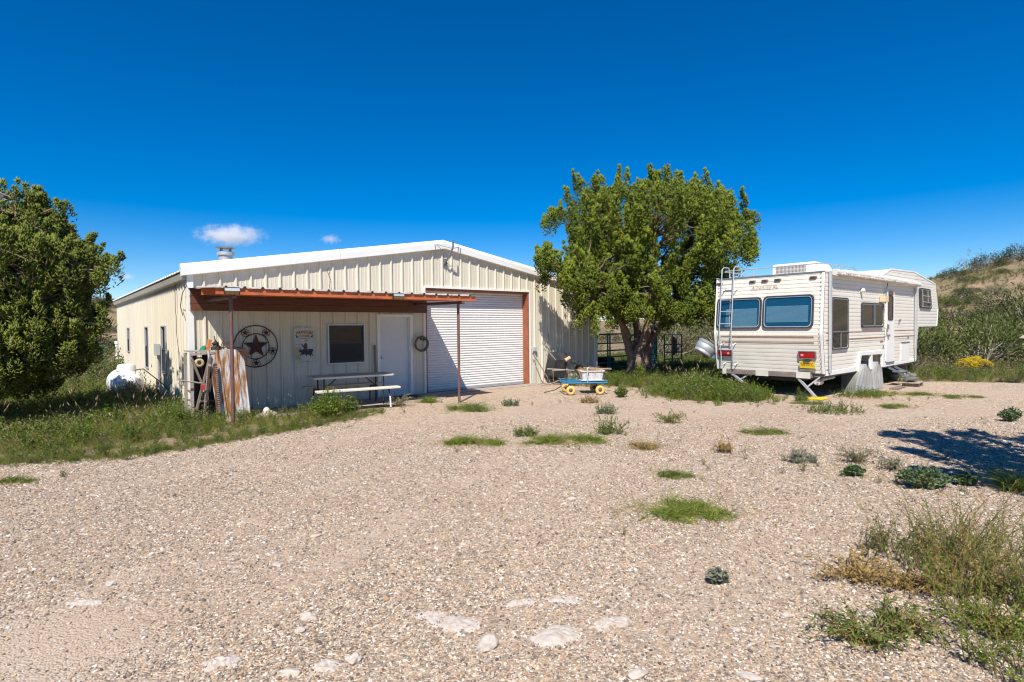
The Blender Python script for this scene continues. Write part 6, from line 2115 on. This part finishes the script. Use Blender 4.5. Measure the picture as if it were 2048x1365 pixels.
GW = 'weeds growing in the gravel yard'
WEEDS = [
    ('turf/weed_bright', 2.24, -10.00, 0.94, 0.13, 'bright green grass patch alone in the middle gravel'),
    ('turf/weed_bright', 2.64, -6.21, 0.82, 0.15, 'pale green grass patch with dark tuft, left of the yard centre'),
    ('turf/weed_bright', 3.71, -7.03, 1.05, 0.16, 'long pale grass patch at the yard centre'),
    ('spiky/weed_green', 4.72, -7.03, 0.52, 0.42, 'upright dark green weed right of the long pale grass patch'),
    ('spiky/weed_blue', 6.30, -5.59, 0.45, 0.30, 'feathery weed directly behind the upright dark green weed'),
    ('sprawl/weed_green', 6.32, -7.07, 0.72, 0.26, 'spreading dark weed in gravel between cart and camera, right of centre'),
    ('spiky/weed_green', 3.60, -6.24, 0.48, 0.22, 'small dark weed above the long pale grass patch'),
    ('turf/weed_green', 4.64, -3.26, 1.01, 0.20, 'green grass strip just in front of the right awning post'),
    ('spiky/weed_blue', 5.67, -3.38, 0.44, 0.24, 'bluish weed right of the right awning post'),
    ('turf/weed_dry', 4.30, -8.06, 0.54, 0.10, 'thin dry grass streak below the upright dark green weed'),
    ('turf/weed_green', 3.27, -9.26, 0.36, 0.08, 'tiny dark grass spot above the bright green grass patch'),
    ('turf/weed_green', 6.60, -8.65, 0.60, 0.12, 'low grass streak between the grass patch and the trailer'),
    ('spiky/weed_green', 9.63, -8.55, 1.35, 0.34, 'wide feathery green weed in front of the yellow jack pad'),
    ('leafy/weed_blue', 10.78, -11.01, 0.46, 0.26, 'round leafy weed at the right edge above the tree shadow'),
    ('sprawl/weed_silver', 5.53, -10.38, 0.66, 0.22, 'silvery spreading weed left of the tree shadow'),
    ('sprawl/weed_silver', 5.41, -10.78, 0.38, 0.18, 'small pale silvery weed behind the big leafy weed'),
    ('leafy/weed_blue', 4.80, -10.60, 0.26, 0.13, 'small leafy weed left of the big leafy weed'),
    ('leafy/weed_blue', 4.84, -11.26, 0.61, 0.24, 'big leafy blue green weed below the tree shadow'),
    ('leafy/weed_blue', 5.27, -11.52, 0.26, 0.13, 'small leafy weed right of the big leafy weed'),
    ('turf/weed_bright', 5.46, -11.95, 0.34, 0.30, 'tall grass tuft at the right edge in the tree shadow'),
    ('leafy/weed_silver', 1.16, -11.05, 0.14, 0.09, 'tiny silvery weed in the right foreground gravel'),
    ('turf/weed_green', -2.62, -4.36, 0.40, 0.08, 'small grass spot in the gravel at the left edge'),
    ('sprawl/weed_silver', 3.80, -1.72, 0.75, 0.36, 'dry leafy weed under the right end of the picnic bench'),
    ('turf/weed_bright', 4.65, -1.58, 0.47, 0.16, 'bright grass tuft at the slab edge below the walk door'),
    ('leafy/weed_green', 8.59, -4.08, 0.40, 0.30, 'dark leafy weed right of the cart wheels'),
    ('spiky/weed_dry', 7.29, -4.25, 0.46, 0.26, 'dry brown weed in front of the cart'),
    ('leafy/weed_bright', 1.95, -2.30, 0.80, 0.62, 'tall bright leafy weed at the left end of the picnic table'),
    ('leafy/weed_green', 2.45, -2.10, 0.60, 0.40, 'bushy weed in front of the picnic bench'),
    ('leafy/weed_bright', 12.35, -1.75, 0.50, 0.62, 'bright leafy weed left of the juniper trunk'),
    ('turf/weed_green', 14.13, -8.78, 0.73, 0.09, 'thin grass streak right of the grey wheel covers, nearer one'),
    ('turf/weed_green', 14.21, -9.55, 0.90, 0.08, 'thin grass streak far right of the trailer door'),
    ('turf/weed_green', 11.31, -9.09, 0.55, 0.10, 'small grass streak right of the wide feathery weed'),
    ('sprawl/weed_dry', 4.84, -8.99, 0.40, 0.22, 'thin reddish dry weed in the gravel right of centre'),
    ('spiky/weed_silver', 5.01, -9.91, 0.50, 0.20, 'wispy pale grass left of the silvery weed'),
    ('turf/weed_green', 10.60, -7.6, 0.55, 0.09, 'thin grass streak under the trailer bumper'),
    ('spiky/weed_green', 11.0, -7.35, 0.34, 0.36, 'upright weed beside the stabilizer leg'),
    ('spiky/weed_green', 12.6, -7.95, 1.5, 0.30, 'feathery green weeds along the trailer side before the wheel covers'),
    ('turf/weed_green', 13.6, -8.1, 1.6, 0.12, 'low grass strip below the wheel covers'),
    ('sprawl/weed_green', 1.10, -11.93, 0.66, 0.15, 'sprawling dark green weed in the right foreground'),
    ('sprawl/weed_green', 1.42, -12.05, 0.60, 0.17, 'second sprawling green weed right of the dark foreground one'),
    ('sprawl/weed_dry', 1.95, -11.62, 0.85, 0.13, 'trailing yellow dry weed lying on the right foreground gravel'),
    ('sprawl/weed_dry', 2.05, -11.92, 0.70, 0.12, 'brown trailing weed below the yellow dry one'),
    ('wisp/weed_green', 2.55, -11.75, 0.75, 0.36, 'green upright weed behind the trailing dry weeds'),
    ('wisp/weed_bright', 2.05, -12.35, 0.85, 0.46, 'thick upright weed mass at the right edge foreground'),
    ('wisp/weed_bright', 2.95, -12.2, 0.95, 0.55, 'tall seedy weed at the right edge, farther back'),
    ('sprawl/weed_bright', 1.72, -12.42, 0.70, 0.24, 'tangled light green weed in the bottom right corner'),
    ('wisp/weed_dry', 2.30, -12.12, 0.55, 0.50, 'tall reddish dry stems among the right foreground weeds'),
    ('wisp/weed_bright', 1.40, -12.58, 0.60, 0.34, 'upright weed at the very bottom right corner'),
    ('wisp/weed_green', 2.45, -12.45, 0.8, 0.42, 'mixed green weed behind the thick upright mass'),
    ('wisp/weed_green', 2.75, -11.95, 0.7, 0.40, 'thin green stalks left of the tall seedy weed'),
]
for k_, x, y, w, h, lab in WEEDS:
    weed('weed_plant', k_, x, y, w, h, lab, GW, 1.0)

# ------------------------------------------------------------------ pale stones in the gravel
ROCKS = [(-1.62, -9.88, 0.16, 0.10, 'flat pale stone in the left foreground with a dark edge'), (-1.12, -9.70, 0.11, 0.08, 'rounded grey pink stone in the foreground left of centre'),
         (-1.21, -9.82, 0.06, 0.05, 'small dark round stone beside the grey pink stone'), (-1.02, -8.80, 0.08, 0.05, 'small pale stone farther back left of centre'),
         (-0.59, -8.40, 0.08, 0.05, 'smallest white stone left of the yard centre'), (-1.99, -8.36, 0.09, 0.05, 'white stone near the bare sandy patch'),
         (-0.13, -10.81, 0.30, 0.18, 'largest white limestone outcrop in the foreground'), (-0.49, -10.32, 0.29, 0.14, 'broad white limestone slab left of the largest outcrop'),
         (-0.55, -10.14, 0.13, 0.07, 'white stone behind the broad limestone slab'), (-0.48, -10.64, 0.10, 0.13, 'narrow white stone between the two big limestone slabs'),
         (-0.03, -10.39, 0.18, 0.06, 'thin pale stone behind the largest outcrop'), (0.21, -10.55, 0.16, 0.08, 'pale stone behind and right of the largest outcrop'),
         (0.22, -10.93, 0.22, 0.08, 'white stone right of the largest outcrop'), (-0.07, -11.34, 0.11, 0.06, 'sharp white stone at the bottom centre edge'),
         (-1.22, -10.25, 0.13, 0.09, 'pale stone at the bottom edge left of centre'), (-1.39, -10.19, 0.10, 0.05, 'flat grey stone at the bottom edge, left one'),
         (-2.14, -8.57, 0.15, 0.05, 'thin pale slab on the bare sandy patch'), (1.06, -11.55, 0.07, 0.05, 'blue grey stone by the right foreground weeds'),
         (0.32, -11.71, 0.11, 0.06, 'white stone at the bottom edge left of the weeds'), (-1.10, -10.30, 0.08, 0.09, 'light stone right of the bottom edge pale stone'),
         (1.54, -8.58, 0.12, 0.05, 'pinkish flat stone in the middle gravel'), (1.74, -9.10, 0.10, 0.06, 'bright white stone left of the bright grass patch')]
from mathutils import noise as mnoise
def outcrop(i, w, dpt):
    nx, ny = 64, 44
    k = 1.5
    V, idx, F = [], {}, []
    for a in range(nx):
        for b in range(ny):
            x_, y_ = (a / (nx - 1) - 0.5) * w * k, (b / (ny - 1) - 0.5) * dpt * k
            rho = math.hypot(x_ / (w / 2), y_ / (dpt / 2))
            f1 = mnoise.fractal(Vector((x_ * 9 / w * 0.28 + i * 5.3, y_ * 9 / w * 0.28, 0.3)), 0.9, 2.0, 4)
            f2 = mnoise.fractal(Vector((x_ * 38 + i, y_ * 38, 1.7)), 0.8, 2.0, 3)
            z_ = 0.10 * min(w, dpt) * (0.75 - rho ** 2 * 0.8 + 1.0 * f1) + 0.006 * f2
            idx[a, b] = len(V)
            V.append((x_, y_, min(z_, 0.14 * min(w, dpt) + 0.003 * f2)))
    for a in range(nx - 1):
        for b in range(ny - 1):
            q = (idx[a, b], idx[a + 1, b], idx[a + 1, b + 1], idx[a, b + 1])
            if max(V[v][2] for v in q) > -0.012:
                F.append(q)
    me = bpy.data.meshes.new('stone')
    me.from_pydata(V, [], F)
    return me


for i, (x, y, w, dpt, lab) in enumerate(ROCKS):
    if w > 0.12:
        me = outcrop(i, w, dpt)
        me.polygons.foreach_set('use_smooth', [True] * len(me.polygons))
        o = link('stone', me, 'limestone', None, (x, y, 0.002))
        o.rotation_euler = (0, 0, -YAW + rng.normal() * 0.2)
        tag(o, lab, 'stone', 'pale stones lying in the gravel')
        continue
    bm = bmesh.new()
    bmesh.ops.create_icosphere(bm, subdivisions=4, radius=1.0)
    for v in bm.verts:
        nz = mnoise.fractal(v.co * 0.9 + Vector((i * 7.1, 0, 0)), 1.0, 2.1, 5)
        v.co *= 1 + 0.5 * nz
        v.co.x *= w / 2
        v.co.y *= dpt / 2
        v.co.z *= min(w, dpt) * (0.15 if w > 0.12 else 0.32)
    me = bpy.data.meshes.new('stone')
    bm.to_mesh(me)
    bm.free()
    me.polygons.foreach_set('use_smooth', [True] * len(me.polygons))
    o = link('stone', me, 'limestone', None, (x, y, min(w, dpt) * (-0.055 if w > 0.12 else 0.05)))
    o.rotation_euler = (0, 0, -YAW + rng.normal() * 0.3)
    tag(o, lab, 'stone', 'pale stones lying in the gravel')

# ------------------------------------------------------------------ loose gravel stones near the camera (stuff)


def pebble_mesh(seed, sub=1):
    bm = bmesh.new()
    bmesh.ops.create_icosphere(bm, subdivisions=sub, radius=1.0)
    for v in bm.verts:
        v.co *= 1 + 0.35 * mnoise.noise(v.co * 1.2 + Vector((seed * 3.3, 1.7, 0)))
        v.co.z *= 0.62
        v.co.x *= 1.2
    me = bpy.data.meshes.new('pebble')
    bm.to_mesh(me)
    bm.free()
    return me


def fnoise(x, y, s, seed=0.0):
    return np.sin(x * s + 1.7 + seed) * np.cos(y * s * 1.3 + seed * 2) + 0.6 * np.sin((x + y) * s * 2.1 + seed) + 0.4 * np.cos((x - 1.3 * y) * s * 3.7)


n = 420000
d_ = 1.9 + 8.6 * rng.random(n) ** 1.25
r_ = (rng.random(n) * 2 - 1) * (d_ * 1.02 + 0.5)
px = CAM[0] + R2[0] * r_ + F2[0] * d_
py = CAM[1] + R2[1] * r_ + F2[1] * d_
bare = np.exp(-(((px + 2.25) / 0.75) ** 2 + ((py + 9.05) / 0.75) ** 2) * 1.2)
p_keep = np.clip(0.95 - 0.5 * smooth(fnoise(px, py, 0.9), 0.5, 1.6) - 0.95 * bare, 0.05, 1)
for kx_, k0_ in ((0.31, -4.15), (0.62, -7.9)):
    v_ = np.abs(py + 0.45 - kx_ * (px + 0.25) - k0_ - 0.35)
    p_keep *= 1 - 0.72 * (smooth(v_, 0.42, 0.62) - smooth(v_, 0.86, 1.0)) * smooth(fnoise(px, py, 1.7, 0.6), -0.8, 0.6)
p_keep *= np.clip(d_ / 5.2, 0.30, 1.0) * (1 - 0.75 * smooth(d_, 7.5, 10.5))
edge = py < np.interp(px, [-9, -4.6, -2.8, -1.5, 0.8, 2.2, 4.0], [-1.4, -2.4, -3.0, -3.65, -3.15, -2.65, -1.6])
ok = (rng.random(n) < p_keep) & edge
px, py, d_ = px[ok], py[ok], d_[ok]
n = len(px)
s = 0.0042 * np.exp(rng.normal(size=n) * 0.36) * (1 + 0.05 * d_)
s = np.clip(s, 0.003, 0.02)
P = np.stack([px, py, s * 0.15 - 0.002], -1)
rot = np.stack([rng.normal(size=n) * 0.3, rng.normal(size=n) * 0.3, rng.random(n) * 6.28], -1)
scl = np.stack([s * rng.uniform(0.9, 1.3, n), s * rng.uniform(0.8, 1.1, n), s * rng.uniform(0.8, 1.2, n)], -1)
scatter('gravel_stones', P, rot, scl, rng.integers(0, 6, n), [(pebble_mesh(k), 'pebbles') for k in range(6)], 'loose multicoloured gravel covering the yard', 'gravel')


n = 3200
d_ = 3.0 + 14.0 * rng.random(n) ** 0.75
r_ = (rng.random(n) * 2 - 1) * (d_ * 1.0 + 0.5)
px = CAM[0] + R2[0] * r_ + F2[0] * d_
py = CAM[1] + R2[1] * r_ + F2[1] * d_
ok = (py < np.interp(px, [-9, -4.6, -2.8, -1.5, 0.8, 2.2, 4.0, 10, 11, 19], [-1.4, -2.4, -3.0, -3.65, -3.15, -2.65, -1.6, -2.3, -6, -9]))
px, py = px[ok], py[ok]
n = len(px)
s = np.clip(0.009 * np.exp(rng.normal(size=n) * 0.4), 0.005, 0.022)
P = np.stack([px, py, s * 0.1 - 0.002], -1)
rot = np.stack([rng.normal(size=n) * 0.3, rng.normal(size=n) * 0.3, rng.random(n) * 6.28], -1)
scl = np.stack([s * rng.uniform(1.0, 1.7, n), s * rng.uniform(0.8, 1.1, n), s * rng.uniform(0.5, 0.9, n)], -1)
scatter('pale_chips', P, rot, scl, rng.integers(0, 6, n), [(pebble_mesh(k + 20, 2), 'chips') for k in range(6)], 'pale stone chips strewn over the gravel yard', 'stones')


# ------------------------------------------------------------------ grass (stuff)
def tuft(n, h, w, spread, lean, mat, wd=0.006, bend=0.5, seg=3, heads=0):
    P = np.stack([rng.normal(size=n) * spread, rng.normal(size=n) * spread, np.zeros(n)], -1)
    D = rng.normal(size=(n, 3)) * lean + np.array([0, 0, 1.0]) + P * 2.0
    L = h * (0.45 + 0.65 * rng.random(n))
    V, F = blades(P, D, L, np.full(n, wd), bend, seg)
    me = np_mesh('tuft', V, F)
    return (me, mat)


def seedtuft(n, h):
    P = np.stack([rng.normal(size=n) * 0.05, rng.normal(size=n) * 0.05, np.zeros(n)], -1)
    D = unit(rng.normal(size=(n, 3)) * 0.22 + np.array([0, 0, 1.0]))
    L = h * (0.75 + 0.35 * rng.random(n))
    V, F = blades(P, D, L, np.full(n, 0.004), 0.25, 3)
    tip = P + D * (L * 0.95)[:, None] - np.array([0, 0, 1]) * (L * 0.12)[:, None]
    h2 = D.copy()
    h2[:, 2] = 0
    tip = tip + unit(h2 + 1e-4) * (L * 0.22)[:, None]
    V2, F2_ = sprigs(tip, D + rng.normal(size=(n, 3)) * 0.3, np.full(n, 0.10), np.full(n, 0.009))
    return (np_mesh('seed_tuft', *join([(V, F), (V2, F2_)])), 'seed_head')


def weedtuft(n, h, mat, leaf=0.04, ratio=0.4):
    st, Ps, Ds, Ls = [], [], [], []
    for k in range(n):
        e = np.array([rng.normal() * 0.09, rng.normal() * 0.09, h * (0.5 + 0.5 * rng.random())])
        pts = wobble((e[0] * 0.2, e[1] * 0.2, 0), e, 3, 0.01)
        st.append(tube_np(pts, np.linspace(0.004, 0.002, 3), 3))
        for j in range(15):
            tt = 0.2 + 0.8 * rng.random()
            Ps.append(pts[0] * (1 - tt) + e * tt)
            Ds.append(rng.normal(size=3) * np.array([1, 1, 0.5]) + np.array([0, 0, 0.5]))
            Ls.append(leaf * (0.6 + 0.8 * rng.random()))
    Ls = np.array(Ls)
    return (np_mesh('weed_tuft', *join([leaves(np.array(Ps), np.array(Ds), Ls, Ls * ratio)] + st)), mat)


PROTO = [tuft(34, 0.34, 0, 0.05, 0.32, 'grass_green'), tuft(30, 0.42, 0, 0.05, 0.28, 'grass_yellow', wd=0.005), tuft(40, 0.22, 0, 0.06, 0.5, 'grass_green', wd=0.006),
         weedtuft(9, 0.34, 'weed_green'), weedtuft(8, 0.30, 'weed_bright', 0.035), seedtuft(7, 0.55), tuft(30, 0.13, 0, 0.06, 0.6, 'grass_yellow', wd=0.006), weedtuft(7, 0.24, 'shrub_grey', 0.035, 0.3),
         weedtuft(7, 0.36, 'shrub_dark', 0.04, 0.4)]


def grass_area(name, label, cand, mix, smin=0.7, smax=1.25):
    """cand: (x, y, size) points; mix: weights over PROTO."""
    x, y, sz = cand
    n = len(x)
    P = np.stack([x, y, height(x, y) - 0.015], -1)
    s = rng.uniform(smin, smax, n) * sz
    rot = np.stack([rng.normal(size=n) * 0.08, rng.normal(size=n) * 0.08, rng.random(n) * 6.28], -1)
    w = np.array(mix, float)
    pid = rng.choice(len(PROTO), n, p=w / w.sum())
    return scatter(name, P, rot, np.stack([s, s, s * rng.uniform(0.8, 1.25, n)], -1), pid, [(m.copy(), t) for m, t in PROTO], label, 'grass')


EDGE_X = [-30, -9, -4.63, -2.79, -1.47, -0.35, 0.79, 2.17, 3.16, 4.0]
EDGE_Y = [2.5, -1.2, -2.28, -2.9, -3.57, -3.33, -3.05, -2.57, -2.05, -1.45]


def in_building(x, y, m=0.05):
    return (x > -m) & (x < BW + m) & (y > -m) & (y < BL + m)


# tall grass on the left, from the gravel edge back along the side wall
n = 17000
x = rng.uniform(-14, 2.6, n)
y = rng.uniform(-3.9, 12, n)
ge = np.interp(x, EDGE_X, EDGE_Y) + 0.12 * np.sin(x * 5) + 0.08 * np.sin(x * 13)
inside = y - ge
r__, d__ = rd(x, y)
k = (inside > -0.05) & ~in_building(x, y) & (r__ / d__ > -1.15) & (rng.random(n) < np.clip(1.35 - 0.06 * (d__ - 8), 0.4, 1))
k &= ~((x > 0.95) & (y > -1.3))
x, y, inside = x[k], y[k], inside[k]
sz = 0.35 + 0.65 * smooth(inside, 0.0, 1.3) + 0.15 * fnoise(x, y, 1.1)
sz = np.where((x > 0.0) & (y > -2.4), np.minimum(sz, 0.75), sz)
grass_area('grass', 'tall weedy grass along the gravel edge left of the workshop', (x, y, np.clip(sz, 0.3, 1.3)), [4, 8, 4, 2.2, 3.2, 0.7, 2, 1, 0.3])
# low fringe of creeping plants on the gravel edge
n = 2600
x = rng.uniform(-10, 3.2, n)
ge = np.interp(x, EDGE_X, EDGE_Y)
y = ge + rng.normal(size=n) * 0.16 - 0.05
grass_area('edge_grass', 'short grass creeping over the gravel edge', (x, y, np.full(n, 0.55)), [1, 1, 4, 1, 1, 0, 4, 1, 0], 0.4, 0.9)
# around the juniper, trough and corral, as far as the trailer
n = 9000
x = rng.uniform(9.6, 26, n)
y = rng.uniform(-6.0, 9, n)
r__, d__ = rd(x, y)
k = ~in_building(x, y) & (r__ / d__ > 0.02) & (r__ / d__ < 0.75)
ye = np.interp(x, [9.6, 10.1, 10.6, 11.4, 13.5, 15.2, 17.3], [-0.9, -2.17, -2.9, -5.9, -5.6, -6.0, -7.0])
k &= (y > ye + rng.normal(size=n) * 0.15) & ~((x < 10.6) & (y > -0.9)) & (rng.random(n) < np.clip(1.3 - 0.04 * (d__ - 15), 0.3, 1))
x, y = x[k], y[k]
front = smooth(-y, 1.0, 5.0) * (x < 12.5)
grass_area('grass_by_tree', 'green grass and weeds around the big juniper and corral', (x, y, 0.9 + 0.25 * front + 0.15 * fnoise(x, y, 1.4)), [4, 3, 3, 4, 4, 0.3, 1, 1.5, 0.8])
# feathery mound of weeds between juniper and trailer rear
n = 900
x = rng.normal(10.35, 0.55, n)
y = rng.normal(-5.35, 0.75, n)
grass_area('weed_mound', 'feathery green weeds along the gravel between juniper and trailer', (x, y, 1.15 * np.exp(-((x - 10.35) ** 2 + (y + 5.35) ** 2) * 0.25)), [3, 2, 2, 4, 6, 0.2, 0, 0.5, 0], 0.8, 1.3)
# meadow right of and behind the trailer
n = 9000
x = rng.uniform(15.5, 36, n)
y = rng.uniform(-17, 0, n)
r__, d__ = rd(x, y)
ye = np.interp(x, [15.5, 17.3, 18.4, 18.9, 19.6, 22, 26], [-6.0, -7.4, -8.16, -9.1, -10.1, -13, -22])
k = (y > ye + rng.normal(size=n) * 0.18) & (rng.random(n) < np.clip(1.4 - 0.05 * (d__ - 15), 0.25, 1))
x, y = x[k], y[k]
grass_area('meadow_grass', 'dry and green meadow grass behind the trailer and yellow bush', (x, y, 0.85 + 0.2 * fnoise(x, y, 0.8)), [3, 5, 2, 3, 0.6, 1.5, 3, 4, 1])
# sparse grass on the hill slopes
n = 8000
d__ = 30 + 48 * rng.random(n) ** 0.8
r__ = d__ * rng.uniform(0.66, 1.1, n)
q = CAM[:2] + np.outer(r__, R2) + np.outer(d__, F2)
k = fnoise(q[:, 0], q[:, 1], 0.33) + rng.normal(size=n) * 0.5 > 0.0
q = q[k]
grass_area('hill_grass', 'sparse dry grass over the right hillside', (q[:, 0], q[:, 1], np.full(len(q), 1.3)), [1, 5, 1, 1, 0, 1, 5, 5, 1])

# seedlings and stray sprouts thinning out around the larger weeds
q = np.array([(x_, y_, w_) for _, x_, y_, w_, _, _ in WEEDS if rd(x_, y_)[1] > 4.5])
q = np.repeat(q, 9, 0)
x = q[:, 0] + rng.normal(size=len(q)) * (0.25 + 0.75 * q[:, 2])
y = q[:, 1] + rng.normal(size=len(q)) * (0.25 + 0.75 * q[:, 2])
k = (y < -1.7) & ~in_building(x, y, 0.3)
x, y = x[k], y[k]
grass_area('sprouts', 'tiny sprouts and dry stems scattered in the gravel', (x, y, np.full(len(x), 0.42)), [0.5, 1, 3, 1.5, 0.5, 0.2, 4, 3, 0.5], 0.25, 1.0)

# ------------------------------------------------------------------ clouds
def cloud(px_, py_, w, h, label, seed, D=2400.0, dens=0.022, th=0.51):
    v = _f + _r2 * ((px_ - 1024) / 1135.58) - _u2 * ((py_ - 682.5) / 1135.58)
    c = Vector(CAM) + Vector(v) * D
    me = bpy.data.meshes.new('cloud')
    bm = bmesh.new()
    bmesh.ops.create_icosphere(bm, subdivisions=3, radius=1.0)
    bm.to_mesh(me)
    bm.free()
    m = bpy.data.materials.new('cloud_%d' % seed)
    m.use_nodes = True
    nt = m.node_tree
    nt.nodes.clear()
    L = nt.links
    out = nt.nodes.new('ShaderNodeOutputMaterial')
    pv = nt.nodes.new('ShaderNodeVolumePrincipled')
    pv.inputs['Color'].default_value = (0.97, 0.97, 0.98, 1)
    pv.inputs['Anisotropy'].default_value = 0.0
    tc = nt.nodes.new('ShaderNodeTexCoord')
    ln = nt.nodes.new('ShaderNodeVectorMath')
    ln.operation = 'LENGTH'
    L.new(tc.outputs['Object'], ln.inputs[0])
    mp = nt.nodes.new('ShaderNodeMapping')
    mp.inputs['Scale'].default_value = (w / h * 0.8, w / h * 0.8, 1.0)
    mp.inputs['Location'].default_value = (seed * 3.7, seed * 1.3, seed)
    L.new(tc.outputs['Object'], mp.inputs[0])
    nz = node(nt, 'ShaderNodeTexNoise', Scale=1.9, Detail=8.0, Roughness=0.68)
    L.new(mp.outputs[0], nz.inputs['Vector'])
    a = node(nt, 'ShaderNodeMath', operation='MULTIPLY_ADD')      # noise - k*radius^1
    L.new(ln.outputs['Value'], a.inputs[0])
    a.inputs[1].default_value = -0.42
    L.new(nz.outputs['Fac'], a.inputs[2])
    mr = nt.nodes.new('ShaderNodeMapRange')
    mr.inputs['From Min'].default_value = th - 0.30
    mr.inputs['From Max'].default_value = th - 0.06
    mr.inputs['To Max'].default_value = dens
    L.new(a.outputs[0], mr.inputs['Value'])
    L.new(mr.outputs[0], pv.inputs['Density'])
    L.new(pv.outputs[0], out.inputs['Volume'])
    me.materials.append(m)
    o = bpy.data.objects.new('cloud', me)
    C.objects.link(o)
    o.location = c
    o.rotation_euler = (0, 0, -YAW)
    o.scale = (w / 1135.58 * D / 2, w / 1135.58 * D / 2 * 0.6, h / 1135.58 * D / 2)
    return tag(o, label, 'cloud', 'small clouds low in the sky')


cloud(460, 471, 176, 56, 'largest white cloud, just above the stove pipe', 3)
cloud(661, 479, 56, 26, 'small round white cloud right of the stove pipe', 8)
cloud(252, 554, 46, 22, 'tiny cloud low beside the left juniper', 5)
